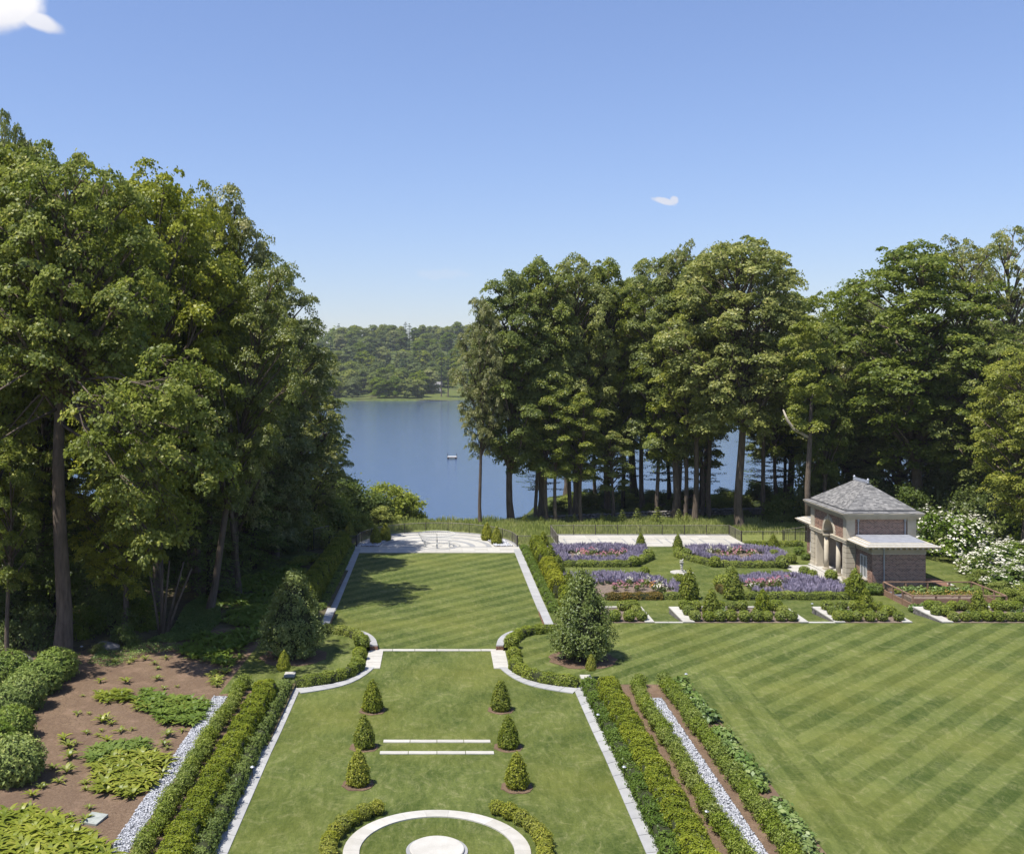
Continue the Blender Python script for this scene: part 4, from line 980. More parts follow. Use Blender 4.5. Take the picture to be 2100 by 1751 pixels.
def lathe_np(prof, sides=12):
    m = len(prof); th = np.arange(sides) * 2 * np.pi / sides
    V = np.array([[r * np.cos(a), r * np.sin(a), z] for r, z in prof for a in th]); i = np.arange((m - 1) * sides); r_, k = i // sides, i % sides; k2 = (k + 1) % sides
    return V, np.stack([r_ * sides + k, r_ * sides + k2, (r_ + 1) * sides + k2, (r_ + 1) * sides + k], -1)
def shrub_mesh(name, prof, n, leaf, mat, lump=.10, jit=.05, seed=0, core=.86, up=.25, aspect=.6, rnd=.45, freq=4, tw=1.0):
    """foliage shell round a turned profile [(r, z)...] plus a dark twig core"""
    rs = np.random.default_rng(seed); P = np.array(prof, float); seg = np.diff(P, axis=0); L = np.linalg.norm(seg, axis=1)
    A = L * (P[:-1, 0] + P[1:, 0] + .02); w_ = A / A.sum(); k = rs.choice(len(seg), n, p=w_); t = rs.random(n)
    r = P[k, 0] + seg[k, 0] * t; z = P[k, 1] + seg[k, 1] * t; th = rs.uniform(0, 2 * np.pi, n)
    nr = norm(np.stack([seg[k, 1], -seg[k, 0]], -1))
    H = P[:, 1].max(); ph = rs.uniform(0, 6.28, 6)
    lp = np.sin(freq * th + ph[0] + 3 * z / H) * np.sin(freq * 1.7 * z / H * 2 + ph[1]) + .7 * np.sin(2.3 * freq * th + ph[2] - 5 * z / H) * np.sin(freq * 3.1 * z / H + ph[3]) + .5 * np.sin(5 * freq * th + 9 * z / H + ph[4])
    d = lump * lp * P[:, 0].max() + rs.normal(0, jit, n) - np.abs(rs.normal(0, jit, n))
    r = np.maximum(r + nr[:, 0] * d, 0.0); z = np.maximum(z + nr[:, 1] * d, .01)
    C = np.stack([r * np.cos(th), r * np.sin(th), z], -1)
    N = np.stack([nr[:, 0] * np.cos(th), nr[:, 0] * np.sin(th), nr[:, 1] + up], -1) + rs.normal(0, rnd, (n, 3))
    V, Q = leafquads(C, N, leaf, aspect, rs); tint = np.clip(.5 + .25 * lp / 1.5 + rs.normal(0, .22, n), 0, 1) * tw
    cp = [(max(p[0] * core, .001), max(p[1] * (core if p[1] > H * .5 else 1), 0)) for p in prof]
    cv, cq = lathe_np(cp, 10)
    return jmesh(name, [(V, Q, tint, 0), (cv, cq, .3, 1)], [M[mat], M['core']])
def ballprof(r, h, z0=0, n=9):
    return [(r * max(math.sin(math.pi * k / n), 0.02) ** .8 if 0 < k < n else .02, z0 + h * (1 - math.cos(math.pi * k / n)) / 2) for k in range(n + 1)]
def coneprof(r, h): return [(r * .72, 0), (r * .98, h * .1), (r, h * .2), (r * .88, h * .4), (r * .66, h * .62), (r * .4, h * .82), (r * .16, h * .95), (.02, h)]
def hedge(name, label, cat, pts, width, height, leaf, n_per_m2, mat, group=None, z=0, lump=.06, round_=.35, seed=1, jit=.035, taper=0, tw=1.0, zf=None, closed_ends=True, freq=2.2, extra=None):
    """clipped hedge swept along a line"""
    rs = np.random.default_rng(seed); P = sample(pts, max(8, int(sum((Vector(b) - Vector(a)).length for a, b in zip(pts, pts[1:])) * 3)))
    P = np.array([[p.x, p.y] for p in P]); d = np.diff(P, axis=0); L = np.linalg.norm(d, axis=1); cum = np.concatenate([[0], np.cumsum(L)]); tot = cum[-1]
    # profile: rounded box
    hw = width / 2; prof = np.array([(-hw * .92, 0), (-hw, height * .3), (-hw, height * (1 - round_)), (-hw * .72, height * .97), (0, height), (hw * .72, height * .97), (hw, height * (1 - round_)), (hw, height * .3), (hw * .92, 0)])
    ps = np.diff(prof, axis=0); pl = np.linalg.norm(ps, axis=1); n = int(tot * pl.sum() * n_per_m2)
    k = rs.choice(len(ps), n, p=pl / pl.sum()); t = rs.random(n); a = prof[k, 0] + ps[k, 0] * t; b = prof[k, 1] + ps[k, 1] * t
    nr = norm(np.stack([-ps[k, 1], ps[k, 0]], -1)); s = rs.uniform(0, tot, n)
    ph = rs.uniform(0, 6.28, 8); q = np.cumsum(pl)[k] - pl[k] * (1 - t)
    lp = np.sin(freq * s + ph[0]) * np.sin(2.6 * q + ph[1]) + .7 * np.sin(2.7 * freq * s + ph[2] + 2 * q) + .5 * np.sin(5.3 * freq * s + ph[3]) * np.sin(7 * q + ph[4])
    dd = lump * lp * min(width, height) + rs.normal(0, jit, n) - np.abs(rs.normal(0, jit, n)); a = a + nr[:, 0] * dd; b = np.maximum(b + nr[:, 1] * dd, .01)
    end = np.minimum(s, tot - s); shrink = np.clip(end / (hw * .9), 0, 1) ** .5 if closed_ends else 1; a = a * (.45 + .55 * shrink); b = b * (.75 + .25 * shrink)
    i = np.clip(np.searchsorted(cum, s) - 1, 0, len(L) - 1); u_ = (s - cum[i]) / L[i]; c = P[i] + d[i] * u_[:, None]; tg = d[i] / L[i][:, None]; side = np.stack([tg[:, 1], -tg[:, 0]], -1)
    C = np.concatenate([c + side * a[:, None], b[:, None]], 1)
    N = np.concatenate([side * nr[:, :1], nr[:, 1:]], 1) + rs.normal(0, .45, (n, 3)) + np.array([0, 0, .2])
    o3 = np.array([P[0][0], P[0][1], 0]); 
    zz = z if zf is None else None
    if zf is not None: C[:, 2] += np.array([zf(y) for y in C[:, 1]])
    V, Q = leafquads(C - o3, N, leaf, .6, rs); tint = np.clip(.5 + .22 * lp / 1.3 + rs.normal(0, .22, n), 0, 1) * tw
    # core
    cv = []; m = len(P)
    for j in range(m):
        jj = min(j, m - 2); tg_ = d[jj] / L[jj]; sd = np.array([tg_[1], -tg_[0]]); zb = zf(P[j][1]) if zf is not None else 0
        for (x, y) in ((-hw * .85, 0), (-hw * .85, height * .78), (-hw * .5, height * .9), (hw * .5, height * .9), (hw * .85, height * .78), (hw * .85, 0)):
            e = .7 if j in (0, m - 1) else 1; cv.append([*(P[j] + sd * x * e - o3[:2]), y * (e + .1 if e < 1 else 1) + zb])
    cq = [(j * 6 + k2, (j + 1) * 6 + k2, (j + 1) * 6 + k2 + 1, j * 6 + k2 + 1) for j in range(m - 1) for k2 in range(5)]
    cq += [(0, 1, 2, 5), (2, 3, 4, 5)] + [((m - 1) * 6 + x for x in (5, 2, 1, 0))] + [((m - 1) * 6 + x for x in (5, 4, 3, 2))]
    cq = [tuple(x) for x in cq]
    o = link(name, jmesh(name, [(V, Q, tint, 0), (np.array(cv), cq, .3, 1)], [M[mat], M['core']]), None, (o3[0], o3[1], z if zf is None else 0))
    return tag(o, label, cat, group)
ORD = ['first', 'second', 'third', 'fourth', 'fifth', 'sixth', 'seventh', 'eighth', 'ninth', 'tenth', 'eleventh', 'twelfth', '13th', '14th', '15th', '16th', '17th', '18th', '19th', '20th', '21st', '22nd', '23rd', '24th', '25th', '26th', '27th', '28th', '29th', '30th', '31st', '32nd', '33rd', '34th'] + ['%d%s' % (k, {1: 'st', 2: 'nd', 3: 'rd'}.get(k % 10, 'th')) for k in range(35, 80)]
def put(me_list, name, label, cat, group, x, y, z, s=1.0, sz=None, seedrot=None):
    me = random.choice(me_list) if isinstance(me_list, list) else me_list
    o = link(name, me, None, (x, y, z)); o.rotation_euler = (0, 0, random.uniform(0, 6.28) if seedrot is None else seedrot); o.scale = (s, s, sz or s)
    return tag(o, label, cat, group)

# ---- the long hedges of the middle lawn
hz = lambda y: Z1
hedge('yew_hedge', 'long clipped yew hedge beside the left edge of the middle lawn', 'hedge', [(-9.25, 33.2), (-9.2, 45), (-9.1, 55.2)], 1.15, 1.0, .09, 1080, 'yew', 'long clipped hedges', Z1, .075, seed=11)
hedge('yew_hedge', 'long clipped yew hedge beside the right edge of the middle lawn', 'hedge', [(9.25, 33.2), (9.2, 45), (9.15, 55.6)], 1.15, 1.0, .09, 1080, 'yew', 'long clipped hedges', Z1, .075, seed=12)
hedge('low_planting', 'low leafy edging plants between left hedge and bluestone', 'hedge', [(-8.45, 33.2), (-8.45, 57.2)], .74, .6, .105, 800, 'ivy', 'low edging plants', 0, .16, seed=13, jit=.06, zf=lambda y: zc(y))
hedge('low_planting', 'low leafy edging plants between right hedge and bluestone', 'hedge', [(8.45, 33.2), (8.45, 57.2)], .74, .6, .105, 800, 'ivy', 'low edging plants', 0, .16, seed=14, jit=.06, zf=lambda y: zc(y))
# upper hedges beside the lakeside lawn
hedge('yew_hedge', 'tall dark hedge along the left side of the lakeside lawn', 'hedge', [(-9.9, 73.0), (-9.6, 88), (-9.3, 102.6)], 1.5, 1.7, .13, 620, 'yew', None, 0, .08, seed=15, zf=lambda y: float(np.interp(y, [72, 95], [.3, 0])))
hedge('low_planting', 'low plants at the foot of the tall left hedge', 'hedge', [(-8.55, 75), (-8.55, 102.6)], .6, .5, .11, 700, 'ivy', None, 0, .15, seed=16)
hedge('low_planting', 'low plants along the right side of the lakeside lawn', 'hedge', [(8.75, 75), (8.75, 103)], .7, .4, .11, 700, 'ivy', None, 0, .18, seed=17)
hedge('yew_hedge', 'far segment of the clipped hedge right of the lakeside lawn', 'hedge', [(9.8, 93.3), (9.9, 103.2)], 1.1, 1.35, .125, 620, 'yew', 'hedge segments right of the lakeside lawn', 0, .08, seed=18)
hedge('yew_hedge', 'middle segment of the clipped hedge, reddish on top', 'hedge', [(9.7, 80.5), (9.8, 91.6)], 1.2, 1.4, .125, 620, 'yew_y', 'hedge segments right of the lakeside lawn', 0, .08, seed=19)
hedge('yew_hedge', 'near segment of the clipped hedge behind the right magnolia', 'hedge', [(9.9, 72.6), (9.9, 78.8)], 1.2, 1.5, .125, 620, 'yew', 'hedge segments right of the lakeside lawn', 0, .06, seed=20)
# ---- shrubs
BOX = [shrub_mesh('boxwood_ball', ballprof(.37, .66), 1500, .075, 'box', .05, .02, s, up=.3) for s in (1, 2)]
BOXL = [shrub_mesh('boxwood_ball', ballprof(.42, .74), 1000, .10, 'box', .05, .025, s, up=.3) for s in (3, 4, 5)]
YBALL = [shrub_mesh('yew_ball', ballprof(.42, .74), 1500, .085, 'yew_y', .08, .03, s, up=.3) for s in (6, 7)]
INK = [shrub_mesh('inkberry_bush', [(.2, .08), (.36, .25), (.43, .45), (.40, .62), (.27, .78), (.08, .86), (.01, .87)], 1700, .085, 'inkberry', .16, .06, s, up=.3, rnd=.6, core=.7) for s in (8, 9, 10)]
HOS = [shrub_mesh('hosta_clump', ballprof(.36, .42), 260, .19, 'hosta', .12, .05, s, up=.6, aspect=.75, core=.7) for s in (11, 12, 13)]
CONE = [shrub_mesh('yew_cone', coneprof(.6, 1.85), 4200, .10, 'yew', .07, .04, s, up=.1) for s in (14, 15, 16)]
CONEY = [shrub_mesh('yew_cone', coneprof(.6, 1.85), 4200, .10, 'yew_y', .07, .04, s, up=.1) for s in (17, 18)]
CONEL = [shrub_mesh('yew_cone', coneprof(.62, 1.9), 2200, .15, 'yew', .09, .06, s, up=.1) for s in (19, 20)]
RHO = [shrub_mesh('rhododendron', ballprof(1.3, 2.0), 5200, .19, 'rhodo', .07, .08, s, up=.5, aspect=.42, rnd=.55, freq=6) for s in (21, 22)]
# clipped balls round the foreground ring
for side, nm in ((-1, 'left'), (1, 'right')):
    for k in range(8):
        a = R(90 + 37 + k * 9.4); r = 3.95
        put(YBALL, 'boxwood_ball', f'{ORD[k]} clipped ball from the top of the {nm} arc beside the ring', 'shrub', 'clipped balls round the ring path', side * abs(r * math.cos(a)) , RC[1] + r * math.sin(a), Z1, random.uniform(.70, .84))
        if k > 99: put(YBALL, 'boxwood_ball', f'outer clipped ball, {ORD[k - 2]} down, on the {nm} of the ring path', 'shrub', 'clipped balls round the ring path', side * abs(4.45 * math.cos(a - .06)), RC[1] + 4.45 * math.sin(a - .06), Z1, random.uniform(.8, .95))
# six yew cones of the middle lawn, each in a mulch circle
def mulch_disc(p, r, z, label):
    pts = [(p[0] + r * (1 + .07 * math.sin(k * 2.3 + p[0])) * math.cos(R(k * 15)), p[1] + r * (1 + .07 * math.sin(k * 1.7 + p[1])) * math.sin(R(k * 15))) for k in range(24)]
    m_ = MB(); m_.prism(pts, z - .02, z + .03); o = m_.build('mulch_circle', M['mulch']); tag(o, kind='structure'); return o
for (bx, by, ty, ms, lb) in ((782, 1022, 885, CONE, 'farthest yew cone of the left row on the lawn'), (743, 1192, 1050, CONE, 'middle yew cone of the left row on the lawn'), (715, 1365, 1205, CONEY, 'nearest yew cone of the left row, yellowish'),
                         (1380, 1018, 885, CONE, 'farthest yew cone of the right row on the lawn'), (1415, 1192, 1050, CONE, 'middle yew cone of the right row on the lawn'), (1455, 1378, 1220, CONEY, 'nearest yew cone of the right row, yellowish and full')):
    p = gc(*R2(bx, by)); h = (by - ty + 6) * .44 / (F / p.y) * 1.04; mulch_disc(p, .68, p.z, '')
    put(ms, 'yew_cone', lb, 'conifer', 'yew cones on the middle lawn', p.x, p.y, p.z, h / 1.85 * .98, h / 1.85)
# shrub rows by the gravel
for k in range(25):
    y = 34.2 + k * .92
    if y < 56: put(INK, 'inkberry_bush', f'rounded bush between right hedge and gravel, {ORD[24 - k]} from the far end', 'shrub', 'bushes between the right hedge and gravel', 10.78 + random.uniform(-.1, .1), y, Z1, random.uniform(.85, 1.0))
    put(INK, 'inkberry_bush', f'rounded bush between left hedge and gravel, {ORD[24 - k]} from the far end', 'shrub', 'bushes between the left hedge and gravel', -10.62 + random.uniform(-.12, .12), y, Z1, random.uniform(.8, 1.02))
for k in range(25):
    y = 34.4 + k * .93
    put(INK, 'inkberry_bush', f'rounded bush right of the gravel strip, {ORD[24 - k]} from the far end', 'shrub', 'bushes right of the gravel strip', 12.62 + random.uniform(-.08, .08), y, Z1, random.uniform(.85, 1.02))
    if k not in (8, 17): put(HOS, 'hosta_clump', f'leafy hosta clump at the main lawn edge, {ORD[24 - k]} from the far end', 'plant', 'hostas along the main lawn edge', 13.55 + random.uniform(-.1, .1), y, Z1 + .01, random.uniform(.95, 1.35))
put(INK, 'inkberry_bush', 'lone rounded bush on the mulch beyond the gravel end', 'shrub', 'bushes between the right hedge and gravel', 11.25, 56.7, Z1, .85)
# small upright yews at hedge ends
for (px, py, s, lb, kk) in ((582, 1392, .62, 'small pointed yew at the far end of the left hedge', CONEY), (1212, 1392, .5, 'small pointed yew at the far end of the right hedge', CONEY), (717, 1118, .85, 'pointed yew ending the tall left hedge by the fence', CONEY)):
    p = g(px, py, Z1 if py > 1200 else 0); put(kk, 'yew_cone', lb, 'conifer', 'pointed yews at hedge ends', p.x, p.y, p.z + (.5 if py > 1200 else .9), s)
for a, b, lb in ((1205, 1391, 'white end stone by the right hedge'), (598, 1385, 'white end stone by the left hedge')):
    p = g(a, b, Z1); m_ = MB(); m_.box(-.3, .3, -.35, .35, 0, .12); tag(m_.build('end_stone', M['stone_w'], None, loc=(p.x - .1, p.y, Z1)), lb, 'stone', 'hedge end stones')
# apse hedges: low run following the curve with ball accents
for side, nm in ((-1, 'left'), (1, 'right')):
    f_ = lambda l: [(side * abs(x), y) for x, y in l]
    nip = [tuple(q) for q in smoothline(near_in)]; fip = [tuple(q) for q in smoothline(far_in)]
    hedge('low_hedge', f'low clipped hedge inside the near curve of the {nm} apse', 'hedge', f_(inset(nip, .32))[:-3], .6, .6, .085, 1000, 'box', 'low hedges of the apses', 0, .1, seed=31 + side, zf=lambda y: zc(y))
    hedge('low_hedge', f'clipped hedge behind the curved wall of the {nm} apse', 'hedge', f_(inset(fip, .42))[1:], .62, .55, .085, 1000, 'box', 'low hedges of the apses', Z1, .1, seed=35 + side)
    for (x, y, s, lb) in ((-4.74, 62.75, 1.2, 'large clipped ball beside the landing'), (-4.78, 61.4, 1.0, 'smaller clipped ball beside the landing'), (-4.72, 64.55, 1.35, 'clipped ball against the curved wall')):
        put(BOX, 'boxwood_ball', f'{lb} of the {nm} apse', 'shrub', 'clipped balls of the apses', side * abs(x), y, Z1 if y > 64 else .2, s)
# ---- magnolias
def clumps(rs, n_lobes, prof_r, zr, flat=.75): pass
def magnolia_mesh(seed):
    rs = np.random.default_rng(seed); prof = [(1.1, .35), (1.75, .8), (1.95, 1.5), (1.75, 2.5), (1.3, 3.5), (.8, 4.5), (.4, 5.2), (.05, 5.5)]
    P = np.array(prof); pc = []; n = 270
    for i in range(n):
        z = .35 + 5.1 * rs.random() ** 1.35; r = np.interp(z, P[:, 1], P[:, 0]); th = rs.uniform(0, 6.28); k = rs.uniform(.72, 1.05)
        pc.append((r * k * math.cos(th), r * k * math.sin(th), z, math.cos(th), math.sin(th)))
    pc = np.array(pc); m = 62
    C = np.repeat(pc[:, :3], m, 0) + rs.normal(0, .17, (n * m, 3)); O = np.repeat(pc[:, 3:], m, 0)
    N = np.concatenate([O * .8, np.full((n * m, 1), .7)], 1) + rs.normal(0, .7, (n * m, 3)); C[:, 2] = np.maximum(C[:, 2], .15)
    V, Q = leafquads(C, N, .17, .45, rs); tint = np.clip(rs.beta(2, 2.6, len(Q)), 0, 1)
    cv, cq = lathe_np([(r * .72, z) for r, z in prof], 10)
    return jmesh('crown', [(V, Q, tint, 0), (cv, cq, .3, 1)], [M['magnolia'], M['core']])
for (px, py, ty, lb, sd) in ((1195, 1352, 1175, 'dense conical magnolia with glossy leaves right of the lawn', 3), (603, 1346, 1176, 'shaded conical magnolia with glossy leaves left of the lawn', 5)):
    p = g(px, py, Z1); h = (py - ty) / (F / p.y); t = empty('magnolia_tree', p); tag(t, lb, 'tree', 'conical magnolias'); mulch_disc(p, 2.05, Z1, '')
    o = link('crown', magnolia_mesh(sd), t); o.scale = (.98, .98, h / 5.5)
    m_ = MB(); m_.tube([(0, 0, 0), (.02, 0, 1.2)], [.14, .1], 7); m_.build('trunk', M['bark'], t)
# ---- terraces of box balls
def bedrow(xs_, y, lb, ms=BOXL, s=(.92, 1.08), z=Z1):
    for k, x in enumerate(xs_): put(ms, 'boxwood_ball', f'box ball, {ORD[k]} from left, {lb}', 'shrub', 'box balls of the planted terraces', x, y + random.uniform(-.08, .08), z, random.uniform(*s))
X = lambda px, y: (px - HX) * y / F
yf, yb_ = 71.6, 74.7
bedrow([X(1092 + .48 * a, yf) for a in (352, 413, 468)], yf, 'front row of bed by the right magnolia')
bedrow([X(1092 + .48 * a, yb_) for a in (385, 412, 432)], yb_, 'back row of bed by the right magnolia')
bedrow([X(1092 + .48 * a, 73.1) for a in (445,)], 73.1, 'middle of bed by the right magnolia')
bedrow([X(1092 + .48 * a, yf) for a in (697, 750, 798, 850, 905, 957, 1003, 1060, 1108)], yf, 'front row of bed between first two ramps')
bedrow([X(1092 + .48 * a, yb_) for a in (652, 697, 800, 852, 895, 1042)], yb_, 'back row of bed between first two ramps')
bedrow([X(1092 + .48 * a, 73.1) for a in (668, 1072)], 73.1, 'middle of bed between first two ramps')
bedrow([X(1562.4 + .256 * a, yf) for a in (610, 675, 762, 862, 968, 1098)], yf, 'front row of bed between last two ramps')
bedrow([X(1562.4 + .256 * a, yb_) for a in (520, 640, 745, 930)], yb_, 'back row of bed between last two ramps')
bedrow([X(1562.4 + .256 * a, 73.1) for a in (570, 995, 1035)], 73.1, 'middle of bed between last two ramps')
bedrow([X(1562.4 + .256 * a, yf) for a in (1530, 1715, 1810, 1895)], yf, 'front row of bed by the timber frame')
bedrow([X(1562.4 + .256 * a, yf) for a in (1625, 1990, 2060, 2100, 2150)], yf, 'brownish front row of bed by the timber frame', s=(.75, .9))
bedrow([X(1562.4 + .256 * a, yb_) for a in (1345, 1410, 1530, 1615, 1880, 1960, 2050)], yb_, 'back row of bed by the timber frame')
bedrow([X(1562.4 + .256 * a, 73.1) for a in (1400, 1450, 1480)], 73.1, 'middle of bed by the timber frame')
for (px, lb) in ((1092 + .48 * 765, 'left yew cone in the bed between the first two ramps'), (1092 + .48 * 985, 'right yew cone in the bed between the first two ramps'), (1562.4 + .256 * 833, 'yew cone in the bed between the last two ramps'), (1562.4 + .256 * 1738, 'yew cone in the bed by the timber frame')):
    put(CONEL, 'yew_cone', lb, 'conifer', 'yew cones of the planted terraces', X(px, 73.4), 73.4, Z1, .98)
# small leafy fillers between the balls
fm = shrub_mesh('small_perennial', ballprof(.22, .3), 60, .12, 'hosta', .2, .08, 44, core=.5)
pxs = sorted(random.uniform(*random.choice(((18.3, 25.0), (28.6, 32.2), (36.2, 46)))) for _ in range(46))
for k, xx in enumerate(pxs):
    put(fm, 'small_perennial', f'small pale perennial between the box balls, {ORD[k]} from the left', 'plant', 'small perennials between the box balls', xx, random.uniform(72.3, 74.0), Z1 + .01, random.uniform(.7, 1.3))

# ---- lavender beds
def area_scatter(poly, n, rs):
    P = np.array(poly); lo, hi = P.min(0), P.max(0); out = np.zeros((0, 2))
    while len(out) < n:
        q = rs.uniform(lo, hi, (n * 2, 2)); ins = np.zeros(len(q), bool); j = len(P) - 1
        for i in range(len(P)):
            c = ((P[i, 1] > q[:, 1]) != (P[j, 1] > q[:, 1])) & (q[:, 0] < (P[j, 0] - P[i, 0]) * (q[:, 1] - P[i, 1]) / (P[j, 1] - P[i, 1] + 1e-12) + P[i, 0]); ins ^= c; j = i
        out = np.concatenate([out, q[ins]])
    return out[:n]
def inpoly(q, poly):
    P = np.array(poly); ins = np.zeros(len(q), bool); j = len(P) - 1
    for i in range(len(P)):
        c = ((P[i, 1] > q[:, 1]) != (P[j, 1] > q[:, 1])) & (q[:, 0] < (P[j, 0] - P[i, 0]) * (q[:, 1] - P[i, 1]) / (P[j, 1] - P[i, 1] + 1e-12) + P[i, 0]); ins ^= c; j = i
    return ins
def lavender(label, outer, hole, seed, h=.54):
    rs = np.random.default_rng(seed); area = abs(sum(outer[i][0] * outer[(i + 1) % len(outer)][1] - outer[(i + 1) % len(outer)][0] * outer[i][1] for i in range(len(outer)))) / 2
    nc = int(area * 9); c = area_scatter(outer, nc, rs); c = c[~inpoly(c, hole)]; nc = len(c); m = 26
    ang = rs.uniform(0, 6.28, (nc, m)); lean = rs.uniform(0, .5, (nc, m)); hh = h * rs.uniform(.72, 1.15, (nc, m)) * rs.uniform(.85, 1.1, (nc, 1))
    dx = np.cos(ang) * lean; dy = np.sin(ang) * lean; base = np.stack([c[:, :1] + dx * .12, c[:, 1:] + dy * .12, 0 * dx], -1); top = base + np.stack([dx * hh, dy * hh, hh], -1)
    base, top = base.reshape(-1, 3), top.reshape(-1, 3); k = len(base)
    w_ = np.stack([np.cos(rs.uniform(0, 3.14, k)), np.sin(rs.uniform(0, 3.14, k)), 0 * base[:, 0]], -1)
    mid = base + (top - base) * .48
    def q_(a, b, wa, wb): 
        V = np.stack([a - w_ * wa, a + w_ * wa, b + w_ * wb, b - w_ * wb], 1).reshape(-1, 3); return V, np.arange(k * 4).reshape(k, 4)
    V1, Q1 = q_(base, mid + (top - base) * .05, .03, .022); V2, Q2 = q_(mid, top, .038, .012); t2 = np.repeat(rs.uniform(.1, 1, nc), m) * .6 + rs.uniform(0, .4, k)
    me = jmesh('lavender', [(V1, Q1, rs.uniform(0, 1, k), 0), (V2, Q2, t2, 1)], [M['lav_stem'], M['lav']])
    o = link('lavender', me); tag(o, label, 'lavender', None, 'stuff'); o.location = (0, 0, .02); return o
def P4(l): return [tuple(g(*R4(*p))[:2]) for p in l]
def P5(l): return [tuple(g(*R5(*p))[:2]) for p in l]
bed1 = P4([(262, 585), (285, 560), (330, 548), (700, 545), (975, 552), (1010, 590), (960, 640), (890, 668), (400, 668), (345, 630)])
hole1 = P4([(385, 600), (430, 590), (800, 592), (850, 612), (800, 638), (450, 638)])
bed2 = P4([(1245, 575), (1290, 556), (1700, 553), (1900, 572), (1985, 600), (1990, 640), (1900, 668), (1540, 668), (1400, 640), (1290, 610)])
hole2 = P4([(1370, 590), (1500, 585), (1820, 588), (1850, 610), (1720, 640), (1540, 640), (1420, 615)])
bed3 = P4([(385, 800), (395, 765), (600, 750), (900, 755), (1100, 790), (1250, 835), (1265, 880), (1180, 890), (1160, 850), (1000, 810), (640, 815), (520, 840)])
soil3 = P4([(540, 830), (640, 812), (1000, 808), (1180, 850), (1200, 895), (560, 895)])
bed4 = P4([(1620, 800), (1650, 770), (1900, 752), (2150, 760), (2350, 800)])[:3] + P5([(100, 905), (260, 920), (430, 950), (600, 985), (690, 1030), (660, 1062), (160, 1062), (-60, 1060), (-90, 1010), (-180, 960)])
hole4 = P4([(1690, 850), (1720, 820), (1900, 800), (2000, 815)]) + P5([(150, 960), (190, 1010), (120, 1042), (-60, 1040), (-120, 1010)])
lavender('drift of purple lavender in the back left flower bed', bed1, hole1, 51)
lavender('drift of purple lavender in the back right flower bed', bed2, hole2, 52)
lavender('band of purple lavender behind the right magnolia', bed3, [(0, 0), (0, 1), (1, 0)], 53)
lavender('drift of purple lavender beside the pavilion paving', bed4, hole4, 54)
for b in (bed1, bed2, bed4): sheet('flower_bed_soil', b, .010, M['soil'])
sheet('flower_bed_soil', soil3, .012, M['soil']); sheet('flower_bed_soil', bed3, .008, M['soil'])
def rose_mesh(fmat, seed, n=130, nf=9):
    rs = np.random.default_rng(seed); d = norm(rs.normal(size=(n, 3))); C = d * np.array([.3, .3, .28]) * rs.uniform(.4, 1, (n, 1)) + np.array([0, 0, .32]); V, Q = leafquads(C, d + [0, 0, .5], .11, .6, rs)
    me = mesh_np('leaves', V, Q, M['under'], tint=rs.uniform(0, 1, n))
    d = norm(rs.normal(size=(nf, 3)) + [0, -.5, 1.2]); fc = d * np.array([.32, .32, .3]) + np.array([0, 0, .38]); fc = np.repeat(fc, 7, 0) + rs.normal(0, .03, (nf * 7, 3)); V, Q = leafquads(fc, rs.normal(size=(nf * 7, 3)) + [0, -.5, 1], .075, .9, rs)
    return me, mesh_np('blossoms', V, Q, M[fmat], tint=rs.uniform(0, 1, nf * 7))
ROSES = {'pink': [rose_mesh('flower_p', s) for s in (61, 62)], 'white': [rose_mesh('flower_w', 63)], 'coral': [rose_mesh('flower_o', 64)]}
def roses(poly, n, bedname, seed, wts=(.55, .35, .1)):
    rs = np.random.default_rng(seed); c = area_scatter(poly, n, rs); c = c[np.argsort(c[:, 0])]
    for k, (x, y) in enumerate(c):
        col = rs.choice(['pink', 'white', 'coral'], p=wts); a, b = ROSES[col][rs.integers(len(ROSES[col]))]
        t = empty('rose_bush', (x, y, .01), rs.uniform(0, 6.28)); t.scale = [rs.uniform(.8, 1.35)] * 3
        tag(t, f'small {col} rose bush, {ORD[k]} from left among the roses of the {bedname} bed', 'rose bush', f'{col} roses of the {bedname} bed'); link('leaves', a, t); link('blossoms', b, t)
roses(hole1, 15, 'back left', 71); roses(hole2, 15, 'back right', 72); roses(P4([(690, 860), (880, 800), (1000, 815), (1150, 860), (1120, 885)]), 14, 'front left', 73, (.4, .5, .1)); roses(hole4, 18, 'front right', 74, (.6, .38, .02))
# low hedges and balls of the flower beds
def lowhedge(lb, pts, mat='box', w_=.6, h=.55, seed=0): hedge('low_hedge', lb, 'hedge', pts, w_, h, .10, 750, mat, 'low hedges of the flower beds', 0, .08, seed=seed)
lowhedge('low box hedge along the front of the back left flower bed', P4([(395, 678), (620, 680), (870, 680), (940, 662), (1030, 622)]), seed=81)
lowhedge('low box hedge along the front of the back right flower bed', P4([(1190, 605), (1290, 635), (1420, 668), (1530, 682), (1750, 686), (1990, 684)]), seed=82)
lowhedge('brownish low hedge along the front of the bed behind the right magnolia', P4([(690, 915), (800, 915), (1000, 913), (1100, 912)]), 'rust', seed=83)
lowhedge('green low hedge end beside the yew cone of the front left bed', P4([(1105, 912), (1280, 908)]), 'box', seed=84)
lowhedge('reddish low hedge curving at the left of the front right bed', P4([(1495, 830), (1530, 870), (1590, 895)]), 'rust', seed=85)
lowhedge('low box hedge along the front of the front right flower bed', P4([(1660, 912), (1800, 913)]) + P5([(0, 1085), (350, 1092), (720, 1090)]), 'box', seed=86)
lowhedge('low dark hedge in front of the fence beside the pavilion', P4([(1690, 535), (1830, 535), (2100, 535)]), 'box', seed=87)
def balls(l, lbs, ms, f_=R4):
    for (x, y, s), lb in zip(l, lbs):
        p = g(*f_(x, y)); put(ms, 'boxwood_ball', lb, 'shrub', 'clipped balls of the flower beds', p.x, p.y, 0, s * .86)
